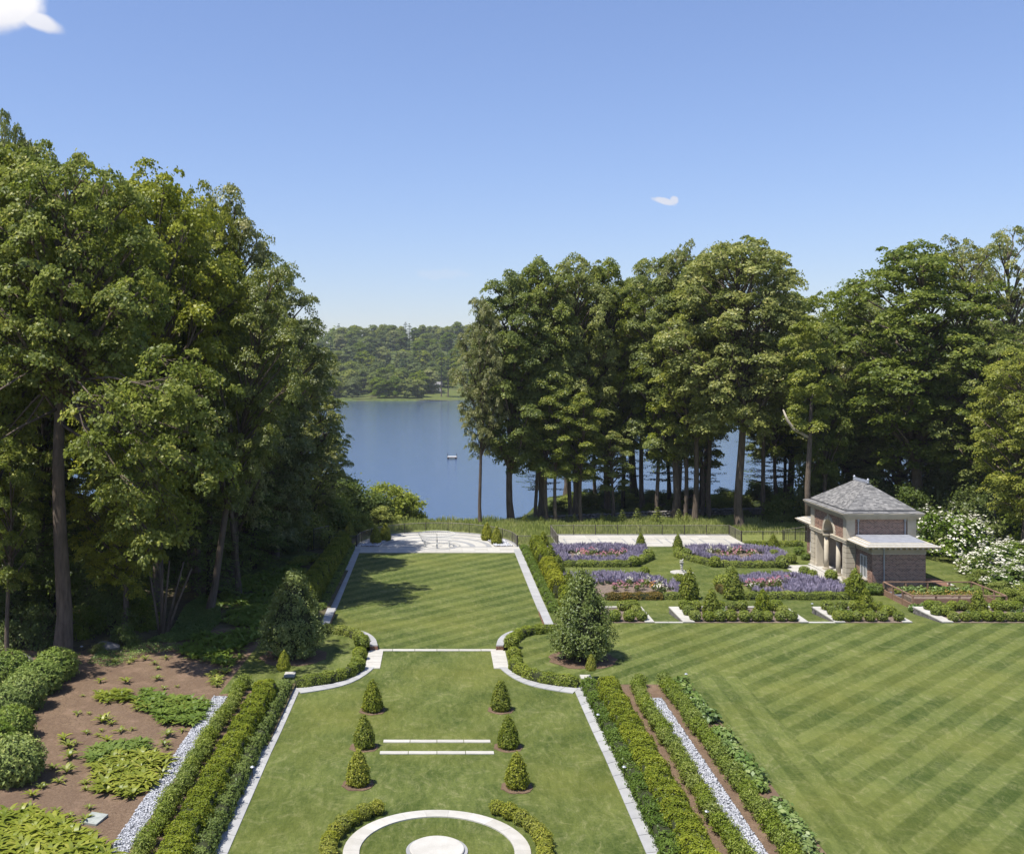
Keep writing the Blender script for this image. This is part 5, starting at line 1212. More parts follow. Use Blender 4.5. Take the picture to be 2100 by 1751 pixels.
balls([(1000, 622, 1.45), (900, 676, 1.5), (960, 645, 1.1)], ['big box ball at the right tip of the back left bed', 'big box ball at the front right of the back left bed', 'smaller box ball linking the two big ones of the back left bed'], BOXL)
balls([(1270, 618, 1.45), (1210, 600, 1.3), (1475, 680, 1.5), (1955, 688, 1.75), (2015, 655, 1.45), (1895, 620, 1.3)], ['box ball inside the left tip of the back right bed', 'yellowish box ball at the left tip of the back right bed', 'box ball at the front of the back right bed', 'largest box ball at the right front of the back right bed', 'rusty box ball behind the largest at the right tip', 'box ball amid the lavender of the back right bed'], BOXL)
balls([(975, 742, 1.2), (1215, 800, 1.3), (1590, 752, 1.4), (1580, 785, 1.1), (1520, 838, 1.8)], ['box ball at the back of the front left bed', 'box ball behind the yew cone of the front left bed', 'box ball at the back left of the front right bed', 'small box ball between two larger ones of the front right bed', 'largest box ball at the left tip of the front right bed'], BOXL)
balls([(340, 905, 1.35), (405, 925, 1.2), (555, 945, 1.5), (690, 1010, 1.3)], ['box ball nearest the pavilion paving corner', 'smaller box ball beside the pavilion paving', 'box ball before the portico pier', 'box ball under the near pier of the pavilion'], BOXL, R5)
for (x, y, s, lb, f_) in ((300, 692, 1.12, 'yew cone at the left front of the back left bed', R4), (360, 735, .9, 'small yew cone between the two left beds', R4), (252, 560, .95, 'yew cone at the back left corner of the back left bed', R4), (430, 890, 1.05, 'yew cone partly behind the right magnolia', R4),
                          (947, 545, .78, 'dark yew cone at the patio edge behind the back left bed', R4), (1210, 557, .8, 'dark yew cone at the patio edge behind the back right bed', R4), (1290, 908, 1.22, 'yew cone at the right tip of the front left bed', R4), (1605, 908, 1.2, 'yew cone at the left of the front right bed', R4),
                          (1890, 552, .78, 'yew cone before the fence by the pavilion', R4), (750, 1088, 1.25, 'yew cone at the right end of the front right bed', R5)):
    p = g(*f_(x, y)); put(CONEL if s > 1 else CONEL, 'yew_cone', lb, 'conifer', 'yew cones of the flower garden', p.x, p.y, 0, s, s * 1.02)
# four cones on the terrace, in gravel beds with white stones
for k, (x, y, s, lb) in enumerate(((300, 405, .92, 'outer golden yew cone left on the lake terrace'), (425, 368, .92, 'inner yew cone left on the lake terrace'), (1725, 362, .95, 'inner yew cone right on the lake terrace'), (1850, 412, .92, 'outer golden yew cone right on the lake terrace'))):
    p = g(722.4 + .16 * x, 1050 + .16 * y); put(CONEY, 'yew_cone', lb, 'conifer', 'yew cones on the lake terrace', p.x, p.y, .05, s * 1.05, s * 1.05)
for side, nm in ((-1, 'left'), (1, 'right')):
    poly = [(side * 5.9, 103.7), (side * 7.7, 103.8), (side * 7.0, 107.5), (side * 5.2, 108.2)]
    m_ = MB(); m_.prism(poly, .03, .075); tag(m_.build('stone_bed', M['mulch']), kind='structure')
    c = area_scatter(poly, 420, np.random.default_rng(90)); n = len(c); r = rng.uniform(.06, .14, (n, 1)); oct_ = np.array([(1, 0, 0), (0, 1, 0), (-1, 0, 0), (0, -1, 0), (0, 0, .75), (0, 0, -.75)])
    V = (np.concatenate([c, np.full((n, 1), .1)], 1)[:, None] + oct_[None] * r[:, None] * rng.uniform(.7, 1.3, (n, 6, 1))).reshape(-1, 3); t_ = np.array([(0, 1, 4), (1, 2, 4), (2, 3, 4), (3, 0, 4), (1, 0, 5), (2, 1, 5), (3, 2, 5), (0, 3, 5)])
    tag(link('white_stones', mesh_np('white_stones', V, None, M['gravel'], tint=np.repeat(rng.uniform(.5, 1, n), 8), T=(np.arange(n)[:, None, None] * 6 + t_[None]).reshape(-1, 3))), f'white cobbles under the yew cones at the {nm} of the terrace', 'stones', None, 'stuff')
# veg bed plants
vm = shrub_mesh('vegetable_plant', ballprof(.3, .4), 120, .15, 'fern', .15, .06, 95, core=.6); hm = shrub_mesh('vegetable_plant', ballprof(.42, .55), 170, .2, 'hosta', .15, .06, 96, core=.6)
def orange_mesh():
    rs = np.random.default_rng(97); n = 90; C = rs.uniform(-.3, .3, (n, 3)) * [1, 1, .4] + [0, 0, .28]; V, Q = leafquads(C, rs.normal(0, .5, (n, 3)) + [0, 0, 1], .075, .8, rs); V2, Q2 = leafquads(C[:60] + [0, 0, -.04], rs.normal(0, .5, (60, 3)) + [0, 0, 1], .16, .6, rs)
    return jmesh('marigold', [(V[:160], Q[:40], rs.uniform(0, 1, 40), 0), (V2, Q2, .6, 1)], [M['flower_o'], M['fern']])
om = orange_mesh()
for k in range(10): put(hm if k % 4 else vm, 'vegetable_plant', f'leafy plant, {ORD[k]} from the left in the back row of the timber bed', 'plant', 'back row of the timber bed', 36.3 + k * .62, 80.8, .3, 1.05)
for k in range(9): put(om if k not in (3, 4) else vm, 'marigold', f'orange flowering plant, {ORD[k]} from the left in the timber bed', 'plant', 'orange row of the timber bed', 36.9 + k * .56, 79.4, .42, random.uniform(.8, 1.1))
for k in range(12): put(hm, 'hosta_clump', f'hosta, {ORD[k]} from the left in front of the timber bed', 'plant', 'hostas before the timber bed', 35.4 + k * .62, 76.0, .02, random.uniform(.9, 1.2))
# foundation shrubs of the pavilion
SHB = [shrub_mesh('garden_shrub', ballprof(.8, 1.2), 1700, .14, 'fern_d', .1, .07, s, up=.3) for s in (101, 102)]
for (x, y, s, lb) in ((850, 1050, .75, 'left yellow green shrub below the pavilion wing window'), (920, 1052, .72, 'right yellow green shrub below the pavilion wing window'), (700, 1010, .5, 'small leafy shrub at the near pier of the pavilion')):
    p = g(*R5(x, y)); put(SHB, 'garden_shrub', lb, 'shrub', 'shrubs by the pavilion', p.x, p.y, 0, s)
for (x, y, s, lb) in ((300, 735, .65, 'bright shrub at the far side of the pavilion'), (350, 775, .55, 'dark leafy shrub at the far pier of the pavilion')):
    p = g(*R5(x, y)); put(SHB, 'garden_shrub', lb, 'shrub', 'shrubs by the pavilion', p.x, p.y, 0, s)

# ---- ferns
def fern_arrays(rs, n, poly, size, zf):
    c = area_scatter(poly, n, rs); nf = 13; k = n * nf
    cx = np.repeat(c, nf, 0); s = np.repeat(rs.uniform(.7, 1.25, n), nf) * size * rs.uniform(.8, 1.15, k); a = rs.uniform(0, 6.28, k); el = rs.uniform(.7, 1.45, k)
    dirx, diry = np.cos(a), np.sin(a); pts = []; W_ = [.02, .075, .095, .07, .012]
    for i in range(5):
        t = i / 4; e = el - t * 1.1; r = s * (t * np.cos(el - .45 * t)); z = s * (t * np.sin(el) - .55 * t * t)
        pts.append(np.stack([cx[:, 0] + dirx * r, cx[:, 1] + diry * r, z + .03], -1))
    side = np.stack([-diry, dirx, 0 * a], -1); V = []
    for i in range(5): V += [pts[i] - side * (W_[i] * s[:, None]), pts[i] + side * (W_[i] * s[:, None])]
    V = np.stack(V, 1); V[..., 2] += zf; idx = np.arange(k)[:, None, None] * 10; q = np.array([(2 * i, 2 * i + 1, 2 * i + 3, 2 * i + 2) for i in range(4)])
    return V.reshape(-1, 3), (idx + q[None]).reshape(-1, 4), np.repeat(rs.uniform(0, 1, k), 4)
def fern_bed(label, poly, n, size, mat, seed, z=Z1):
    rs = np.random.default_rng(seed); poly = [tuple(g(*R1(*p), Z1)[:2]) for p in poly]; V, Q, t = fern_arrays(rs, n, poly, size, z)
    return tag(link('fern_bed', mesh_np('fern_bed', V, Q, M[mat], tint=t)), label, 'ferns', 'fern drifts', 'stuff')
fern_bed('bright yellow green fern drift in the lower left corner', [(-200, 1640), (0, 1590), (70, 1560), (150, 1540), (260, 1590), (350, 1640), (440, 1690), (520, 1755), (500, 1900), (-200, 1900)], 270, .72, 'fern', 111)
fern_bed('sunlit yellow fern drift beside the gravel strip', [(470, 1330), (560, 1300), (700, 1270), (800, 1300), (790, 1370), (730, 1420), (640, 1480), (560, 1480), (480, 1440)], 130, .68, 'fern', 112)
fern_bed('darker green fern drift behind the sunlit one', [(420, 1290), (470, 1250), (600, 1230), (700, 1215), (720, 1260), (560, 1295), (470, 1330)], 60, .66, 'fern_d', 113)
fern_bed('green fern drift halfway up the mulch bed', [(650, 1010), (700, 970), (820, 1000), (1000, 1030), (1010, 1070), (930, 1130), (830, 1140), (700, 1070)], 130, .62, 'fern_d', 114)
fern_bed('small bright fern drift on the open mulch', [(460, 1000), (480, 975), (600, 975), (630, 1015), (560, 1030), (500, 1020)], 24, .6, 'fern', 115)
fern_bed('broad fern drift in shade left of the magnolia', [(870, 790), (930, 710), (1100, 700), (1280, 640), (1290, 680), (1200, 760), (1150, 830), (1070, 850), (950, 830)], 150, .68, 'fern_d', 116)
fern_bed('sparse ferns by the apse lawn edge', [(1020, 960), (1030, 880), (1080, 850), (1110, 860), (1060, 940)], 14, .55, 'fern', 117)
fern_bed('fern drift beyond the left magnolia', [(1080, 640), (1090, 600), (1250, 560), (1330, 560), (1290, 650), (1150, 660)], 100, .68, 'fern_d', 118)
fern_bed('far dark fern drift climbing to the glade', [(1060, 560), (1080, 460), (1200, 400), (1450, 350), (1480, 400), (1400, 470), (1310, 560), (1150, 560)], 260, .7, 'fern_d', 119, .25)
fern_bed('bright yellow plants at the far glade edge', [(1400, 345), (1430, 315), (1530, 300), (1530, 330), (1470, 350)], 70, .6, 'fern', 120, .15)
fs = np.random.default_rng(121)
def single(s):
    V, Q, t = fern_arrays(np.random.default_rng(s), 1, [(-.01, -.01), (.01, -.01), (.01, .01), (-.01, .01)], .5, 0); return mesh_np('fern', V, Q, M['fern'], tint=t)
FS = [single(s) for s in (1, 2, 3)]
fl_ = []
while len(fl_) < 78:
    x, y = fs.uniform(150, 960), fs.uniform(800, 1600)
    if x + (y - 1000) * .75 > 1010 or (x < 200 + (1500 - y) * .28 and y < 1350): continue
    fl_.append((y, x))
for k, (y, x) in enumerate(sorted(fl_)):
    p = g(*R1(x, y), Z1); put(FS, 'fern', f'lone fern on the open mulch, {ORD[k]} counting from the wood edge down', 'fern', 'single ferns on the open mulch', p.x, p.y, Z1, fs.uniform(.6, 1.35))
def ivy(label, poly, n, z0=.25, mat='ivy', size=.16, seed=130, f_=R1, name='ground_cover'):
    rs = np.random.default_rng(seed); poly = [tuple(g(*f_(*p), z0)[:2]) for p in poly]; c = area_scatter(poly, n, rs); C = np.concatenate([c, z0 + .05 + rs.uniform(0, .14, (n, 1)) + .06 * np.sin(c[:, :1] * 3)], 1); C[:, 2] = C[:, 2] - z0 + np.interp(C[:, 1], [72, 95], [Z1, 0])
    V, Q = leafquads(C, rs.normal(0, .4, (n, 3)) + [0, 0, 1], size, .7, rs); return tag(link(name, mesh_np(name, V, Q, M[mat], tint=rs.uniform(0, 1, n))), label, 'ground cover', None, 'stuff')
ivy('green ivy carpet under the multi stemmed tree', [(820, 700), (860, 640), (900, 560), (1000, 500), (1060, 530), (1070, 640), (980, 720), (880, 740), (700, 745)], 14000)
ivy('patchy green cover at the top of the mulch bed', [(420, 840), (450, 800), (650, 740), (850, 740), (900, 770), (700, 790), (560, 850)], 2600, Z1, 'hosta', .1, 131)
# ---- rhododendrons at the left edge
for k, (x, y, s, lb) in enumerate(((270, 905, 1.0, 'farthest dark rhododendron at the wood edge'), (190, 970, 1.05, 'rhododendron second from the far end of the left group'), (40, 930, 1.1, 'rhododendron in front of the dark boulder at left'), (120, 1050, 1.05, 'rhododendron in the middle of the left group'), (20, 1120, 1.05, 'rhododendron at the left frame edge behind the sunlit ones'), (60, 1195, .95, 'pale leaved rhododendron above the nearest one'), (75, 1400, 1.05, 'nearest sunlit rhododendron with yellow green leaves'), (-60, 1300, 1.1, 'half hidden rhododendron at the left frame edge'))):
    p = g(*R1(x, y), Z1); put(RHO, 'rhododendron', lb, 'shrub', 'rhododendrons left of the mulch bed', p.x, p.y, Z1 - .1, s * random.uniform(.8, .95), s * random.uniform(.75, .95))
# ---- meadow, saplings
def blades(label, poly, n, h, mat, seed, zf=None, w_=.035, name='meadow_grass'):
    rs = np.random.default_rng(seed); c = area_scatter(poly, n, rs); a = rs.uniform(0, 6.28, n); hh = h * rs.uniform(.5, 1.3, n) * (1 + .35 * np.sin(c[:, 0] * 1.3) * np.sin(c[:, 1] * 1.1)); ln = rs.uniform(0, .45, n)
    z = np.zeros(n) if zf is None else zf(c[:, 0], c[:, 1]); b = np.concatenate([c, z[:, None]], 1); w3 = np.stack([np.cos(a), np.sin(a), 0 * a], -1) * w_; a2 = rs.uniform(0, 6.28, n)
    tp = b + np.stack([np.cos(a2) * ln * hh, np.sin(a2) * ln * hh, hh], -1); V = np.stack([b - w3, b + w3, tp + w3 * .3, tp - w3 * .3], 1).reshape(-1, 3)
    return tag(link(name, mesh_np(name, V, np.arange(n * 4).reshape(n, 4), M[mat], tint=np.clip(rs.normal(.5, .25, n) + .25 * np.sin(c[:, 0] * .9), 0, 1))), label, 'grass', None, 'stuff')
tz = lambda x, y: terr(x, y)
blades('tall yellow green meadow grass beyond the patio fence', [(8.5, 105), (12.1, 105), (12.1, 111.3), (46, 111.3), (60, 119), (60, 124), (8, 122), (-9, 121), (-9, 113.6), (0, 114.6), (6, 111.8), (8.4, 107)], 34000, .5, 'meadow', 141, tz, .045)
blades('rough grass on the bank left of the terrace', [(-9, 104), (-9, 121), (-30, 130), (-30, 108)], 9000, .6, 'meadow', 142, tz, .045)
def sapling_mesh():
    rs = np.random.default_rng(143); P = []; N = []
    for lev in range(7):
        z = .25 + lev * .22; r = .75 * (1 - lev / 7.5)
        for k in range(6):
            a = k * 1.047 + lev * .5
            for j in range(9):
                t = (j + 1) / 9; P.append((r * t * math.cos(a) + rs.normal(0, .03), r * t * math.sin(a) + rs.normal(0, .03), z + .25 * t * r + rs.normal(0, .03))); N.append((rs.normal(0, .5), rs.normal(0, .5), 1))
    V, Q = leafquads(np.array(P), np.array(N), .17, .5, rs); me = mesh_np('needles', V, Q, M['fern'], tint=rs.uniform(0, .8, len(Q))); m_ = MB(); m_.tube([(0, 0, 0), (0, 0, 1.85)], [.03, .01], 5); return me, m_.mesh('stem', M['bark'])
sn, ss = sapling_mesh()
for k, (x, s) in enumerate(((435, .7), (490, .75), (690, .8), (745, .7), (835, 1.0), (945, 1.1), (1090, 1.2), (1245, 1.05), (1300, .8), (130, .7), (250, .6))):
    p = g(*R4(x, 392)); t = empty('spruce_sapling', (p.x, p.y + 2, terr(np.array(p.x), np.array(p.y + 2)) + 0)); t.scale = (s, s, s); tag(t, f'young pale spruce, {ORD[k]} along the meadow by the wood edge' if k < 9 else ('young pale spruce left of the patio fence, smaller one' if k == 9 else 'young pale spruce left of the patio fence, nearest the corner'), 'sapling', 'young spruces in the meadow'); link('needles', sn, t); link('stem', ss, t)
# ------------------------------------------------------------------ trees
def make_tree(seed, H=30., R0=6.5, cb=.25, K=84, per=11, leaves=82, leaf=.262, pad=.74, mat='maple', bark='bark', shape='round', trunk_r=.42, lob=.225, gap=.08, upn=1.0, drop=.5, limbs=11, fill=.12, lean=0., extra=()):
    rs = np.random.default_rng(seed); zb, zt_ = H * cb, H
    def env(t):
        if shape == 'round': return R0 * np.clip(np.sin(np.pi * np.clip(t * .86 + .12, 0, 1)) ** .62, .12, 1)
        if shape == 'oval': return R0 * np.clip(np.sin(np.pi * np.clip(t * .9 + .06, 0, 1)) ** .8, .1, 1)
        if shape == 'vase': return R0 * np.clip((.35 + .9 * t) * (1 - t ** 5), .1, 1)
        return R0 * (1 - t) ** .8
    L = []; zm = zb + (zt_ - zb) * {'round': .46, 'oval': .44, 'vase': .62}.get(shape, .45); ph = rs.uniform(0, 6.28, 4)
    for i in range(K):
        f = (i + .5) / K; cz = 1 - 2 * f; a = i * 2.39996 + rs.uniform(-.35, .35); sr = math.sqrt(1 - cz * cz) ** .8
        wob = 1 + .13 * math.sin(2 * a + ph[0]) + .10 * math.sin(3 * a + 4 * cz + ph[1]); k_ = rs.uniform(.72, .98) if rs.random() < .8 else rs.uniform(.35, .6)
        lr = R0 * lob * rs.uniform(.75, 1.25); rad = (R0 - lr * .7) * sr * wob * k_
        if shape == 'vase' and cz < 0: rad *= 1 + .75 * cz
        z = zm + (cz * ((zt_ - zm - lr * .72) if cz > 0 else (zm - zb))) * (k_ ** .5) * (1 + .05 * math.sin(3 * a + ph[2]))
        L.append((rad * math.cos(a), rad * math.sin(a), z, lr))
    L.append((0, 0, zt_ - R0 * .3, R0 * .26)); L = np.array(list(extra) + L)
    C, O = [], []
    for i, (x, y, z, lr) in enumerate(L):
        d = norm(rs.normal(size=(per, 3)) + [0, 0, .35]); p = np.array([x, y, z]) + d * lr * np.array([1, 1, .72]) * rs.uniform(.75, 1.12, (per, 1))
        keep = np.ones(per, bool)
        for j, (x2, y2, z2, l2) in enumerate(L):
            if j != i: keep &= np.linalg.norm((p - [x2, y2, z2]) / [1, 1, .72], axis=1) > l2 * .74
        keep &= rs.random(per) > gap; C.append(p[keep]); O.append(d[keep])
    C, O = np.concatenate(C), np.concatenate(O); n = len(C); m = leaves
    pr = pad * rs.uniform(.6, 1.25, n); rr = np.sqrt(rs.random((n, m))) * pr[:, None]; th = rs.uniform(0, 6.28, (n, m)); lx, ly = rr * np.cos(th), rr * np.sin(th) * .85
    lz = -drop * rr ** 2 / pr[:, None] - .38 * (lx * O[:, :1] + ly * O[:, 1:2]) + rs.normal(0, .15, (n, m)) * pr[:, None]
    P = C[:, None] + np.stack([lx, ly, lz], -1); N = np.stack([lx / pr[:, None] * .6 + O[:, :1] * .85, ly / pr[:, None] * .6 + O[:, 1:2] * .85, np.full((n, m), upn * .72)], -1) + rs.normal(0, .55, (n, m, 3))
    tint = np.clip(rs.normal(.42, .17, (n, 1)) + rs.normal(0, .24, (n, m)) + .12 * (C[:, 2:3] / H - .5), 0, 1)
    P, N, tint = P.reshape(-1, 3), N.reshape(-1, 3), tint.ravel()
    if fill:
        k = int(len(P) * fill); i = rs.integers(0, len(L), k); d = norm(rs.normal(size=(k, 3))) * L[i, 3:4] * rs.uniform(.2, .8, (k, 1)); P = np.concatenate([P, L[i, :3] + d]); N = np.concatenate([N, rs.normal(size=(k, 3))]); tint = np.concatenate([tint, rs.uniform(0, .7, k)])
    V, Q = leafquads(P, N, leaf, .68, rs); crown = mesh_np('crown', V, Q, M[mat], tint=tint)
    # trunk with limbs running to the lobes and twigs to the clumps
    b = MB(); ax = [Vector((lean * (z / H) ** 2 * 3 + .25 * math.sin(z * .25 + seed), .25 * math.cos(z * .22 + seed), z)) for z in np.linspace(0, H * .93, 13)]
    b.tube([(0, 0, -.4), (0, 0, 0)] + ax[1:], [trunk_r * 1.45, trunk_r * 1.25] + [trunk_r * (1 - .93 * (k + 1) / 12) ** .75 for k in range(12)], 9)
    for i, (x, y, z, lr) in enumerate(L[:-1]):
        z0 = z - (math.hypot(x, y) * .9 + 1.5) * rs.uniform(.7, 1.2); low = z0 < zb * .95; z0 = zb * rs.uniform(.85, 1.0) + H * rs.uniform(0, .16) if low else z0; k = min(int(z0 / (H * .93) * 12), 11); s_ = ax[k].lerp(ax[k + 1], min(1, max(0, z0 / (H * .93) * 12 - k))); r0 = (trunk_r * .42 * (1 - z0 / H) ** .6 + .05) * (.5 if low else 1)
        mid = s_.lerp(Vector((x, y, z)), .5) + Vector((rs.normal(0, .3), rs.normal(0, .3), .4)); e = Vector((x, y, z)); b.tube([s_, mid, e], [r0, r0 * .65, r0 * .3], 5)
        near = np.argsort(np.linalg.norm(C - [x, y, z], axis=1))[:9]
        for j in near[::2]: c = Vector(C[j]); b.tube([mid.lerp(e, .4 + .6 * rs.random()), e.lerp(c, .5) + Vector((0, 0, .1)), c], [r0 * .32, r0 * .2, .02], 3)
    return b.mesh('trunk', M[bark], True), crown
def make_conifer(seed, H=22., R0=4.2, cb=.08, levels=26, mat='hemlock', bark='bark_dark', leaf=.26, per=70, droop=.35, sparse=0., br=9, trunk_r=.3, pw=.8):
    rs = np.random.default_rng(seed); P, N, t_ = [], [], []; b = MB(); b.tube([(0, 0, -.4), (0, 0, H * .5), (0, 0, H * .93)], [trunk_r * 1.2, trunk_r * .7, .03], 8)
    for l in range(levels):
        f = l / levels; z = H * (cb + (1 - cb) * f) + rs.normal(0, .15); r = R0 * (1 - f) ** pw * rs.uniform(.75, 1.1) + .3
        for k in range(br):
            if rs.random() < sparse: continue
            a = rs.uniform(0, 6.28); rl = r * rs.uniform(.65, 1.1); d = np.array([math.cos(a), math.sin(a)]); s = np.array([-d[1], d[0]]); m = int(per * (rl / R0) + 14)
            t = rs.uniform(.15, 1, m); wd = rl * .3 * np.sin(np.pi * np.clip(t * .85 + .08, 0, 1)); lat = rs.uniform(-1, 1, m) * wd; zz = z + rl * (.12 * t - droop * t * t) - np.abs(lat) * .25 + rs.normal(0, .05, m)
            P.append(np.stack([d[0] * t * rl + s[0] * lat, d[1] * t * rl + s[1] * lat, zz], -1)); N.append(rs.normal(0, .35, (m, 3)) + [d[0] * .6, d[1] * .6, .8]); t_.append(np.full(m, rs.uniform(.1, .8)))
            b.tube([(0, 0, z), (d[0] * rl * .8, d[1] * rl * .8, z + rl * (.1 - droop * .64))], [.05, .015], 3)
    P, N, t_ = np.concatenate(P), np.concatenate(N), np.concatenate(t_); V, Q = leafquads(P, N, leaf, .5, rs); t_ = np.clip(t_ + rs.normal(0, .15, len(t_)), 0, 1)
    return b.mesh('trunk', M[bark], True), mesh_np('crown', V, Q, M[mat], tint=t_)
TV = {
    'maple': make_tree(201, cb=.2), 'maple2': make_tree(202, cb=.14, R0=7), 'bright': make_tree(203, cb=.2, mat='maple_y', R0=7.2),
    'great': make_tree(209, cb=.52, R0=7.2, trunk_r=.56, extra=[(4.5, -1.5, 13, 2.0), (6.5, -.5, 11.5, 2.1), (5, -2, 10.5, 1.9), (7.2, -1.5, 9.6, 1.9), (8.0, -.5, 8.0, 1.7), (5.4, -1.5, 7.6, 1.6), (6.6, -2, 6.6, 1.5), (3.4, -1.5, 12, 1.7), (8, 0, 12.5, 1.9), (6, -1, 14.5, 2.0), (-4, -1.5, 12.5, 1.9), (-6, -1, 10, 1.8), (9.8, -5, 13.5, 2.2), (8.2, -6, 12, 2), (10.3, -3.4, 15.5, 2.2), (10.6, -4.4, 11.3, 1.8), (7.4, -7, 14, 2), (9.2, -5, 17, 2.2), (7, -4.5, 15.5, 2), (8.6, -7.5, 16, 2), (-3.6, -6.5, 12, 1.9), (-4.2, -5, 14, 2), (4.2, -6.8, 12.5, 1.6), (-5, -7, 13, 2), (-3.4, -8, 14.5, 1.8), (5.2, -8, 15, 1.8), (6.6, -6, 10, 1.6)]), 'high': make_tree(204, cb=.22, R0=6.2), 'high2': make_tree(205, cb=.2, K=72, R0=5.6),
    'oak': make_tree(206, cb=.1, mat='oak', lob=.22, pad=.72, leaves=75, per=13, gap=.08, leaf=.24, shape='oval', K=66),
    'tall': make_tree(215, cb=.34, R0=7.0, trunk_r=.40, K=90), 'oakh': make_tree(210, cb=.3, mat='oak', lob=.24, pad=.75, leaves=80, per=13, leaf=.24, shape='round', K=50),
    'airy': make_tree(207, cb=.3, K=46, mat='oak', lob=.22, pad=.6, leaves=55, per=12, gap=.25, leaf=.22, fill=.02, shape='vase'),
    'skirt': make_tree(208, cb=.02, K=66, R0=6.5, shape='oval', mat='oak', lob=.25),
}
CV = {'hemlock': make_conifer(211), 'pine': make_conifer(212, H=26, R0=5.2, cb=.2, levels=17, mat='pine', droop=.05, sparse=.3, br=8, leaf=.3, per=95, pw=.45),}
HT0 = {'tall': (30., 7.), 'bright': (30., 7.2), 'great': (30., 7.2), 'hemlock': (22., 4.2), 'pine': (26., 5.2), 'maple2': (30., 7.), 'high': (30., 6.2), 'high2': (30., 5.6)}
TREE_N = {'great': 'maple_tree', 'tall': 'maple_tree', 'oakh': 'oak_tree', 'maple': 'maple_tree', 'maple2': 'maple_tree', 'bright': 'maple_tree', 'high': 'maple_tree', 'high2': 'maple_tree', 'oak': 'oak_tree', 'airy': 'locust_tree', 'skirt': 'oak_tree', 'hemlock': 'hemlock_tree', 'pine': 'pine_tree'}
def tree(kind, px, D, top, hw, label, group='trees of the wood', rz=None, z=None, base=None, tilt=(0, 0)):
    """px: column of the trunk; D: distance; top: row of the top; hw: half width, both in the wide frame; base: row where the trunk meets the ground"""
    x = (px - HX) * D / F
    if z is None: z = float(hL(np.array(x), np.array(D))) if x < -8 and D < 112 else float(terr(np.array(x), np.array(D)))
    H0, R_ = HT0.get(kind, (30., 6.5)); h = CH - (top - HY) * D / F - z; w_ = hw * D / F
    tm, cm = (TV | CV)[kind]; t = empty(TREE_N[kind], (x, D, z - .05), random.uniform(0, 6.28) if rz is None else rz); t.scale = (w_ / R_ * .97, w_ / R_ * .97, h / H0)
    t.rotation_euler = (R(tilt[0]), R(tilt[1]), t.rotation_euler[2]); tag(t, label, 'tree', group); link('trunk', tm, t); link('crown', cm, t); return t
L_, Rr = 'trees of the left wood', 'trees of the right wood'
# left wood, near to far
tree('great', 128, 63.5, 310, 225, 'great maple with the bare pale trunk rising from the mulch at left', L_, 0.0)
tree('maple', -40, 66, 235, 190, 'tall maple cut by the left frame edge', L_, 1.9)
tree('airy', 6, 80, 198, 85, 'thin tree top poking highest at the left frame edge', L_, 2)
tree('maple2', 88, 84, 262, 150, 'maple behind the great pale trunk', L_, 3.3)
tree('bright', 318, 77, 300, 205, 'broad bright maple with yellowish crown top left of centre', L_, .9)
tree('bright', 405, 86, 345, 120, 'second yellowish maple crown at the right shoulder of the broad one', L_, 2.8)
tree('maple', 215, 92, 350, 130, 'maple filling the gap behind the bright maple', L_, 5)
tree('high2', 395, 82, 440, 120, 'maple whose stout trunk stands by the ivy carpet', L_, 1.0)
tree('oak', 478, 88, 372, 120, 'dark leaved tree right of the bright maple', L_, 4.2)
tree('oakh', 430, 75, 500, 122, 'leaning dark leaved tree reaching right over the upper hedge', L_, 0.6, tilt=(0, 11))
tree('oakh', 490, 80, 575, 100, 'second leaning tree above the upper hedge', L_, 2.6, tilt=(0, 9))
tree('oak', 565, 97, 510, 125, 'dark tree on the slope of the left wood outline', L_, 2.4)
tree('skirt', 612, 108, 640, 110, 'full tree leaning over the lake edge at the right of the left wood', L_, .2)
tree('skirt', 520, 96, 620, 140, 'leafy tree in front of the dark sloping one', L_, 3.1)
tree('maple2', 420, 104, 520, 140, 'shaded maple deep behind the stout trunk', L_, 2.0)
tree('skirt', 655, 124, 760, 72, 'lowest tree of the left wood beside the lake', L_, 1.0)
tree('maple', 60, 108, 400, 200, 'dark background maple deep in the left wood', L_, 3.0); tree('maple2', 300, 116, 450, 200, 'background maple behind the bright crown', L_, 1.0)
tree('hemlock', 235, 72, 850, 105, 'dark hemlock beside the great pale trunk', L_); tree('hemlock', 20, 70, 900, 110, 'dark hemlock at the left frame edge', L_)
tree('hemlock', 430, 80, 760, 95, 'hemlock over the multi stemmed tree', L_); tree('hemlock', 520, 92, 770, 90, 'drooping dark hemlock left of the glade', L_); tree('hemlock', 590, 103, 820, 75, 'far dark hemlock behind the glade', L_)
tree('hemlock', 330, 88, 700, 110, 'dark hemlock between the maples', L_); tree('hemlock', 120, 84, 760, 110, 'dark hemlock behind the great trunk', L_); tree('hemlock', 450, 100, 800, 90, 'shaded hemlock deep behind the stout trunk', L_)
tree('bright', 255, 68.5, 850, 110, 'young spreading maple under the great maple', L_, 2.2); tree('skirt', 90, 90, 900, 120, 'bushy tree in the shade behind the great trunk', L_, 1.2)
tree('skirt', -60, 75, 700, 150, 'bushy tree at the left frame edge behind the hemlock', L_, 1.7)
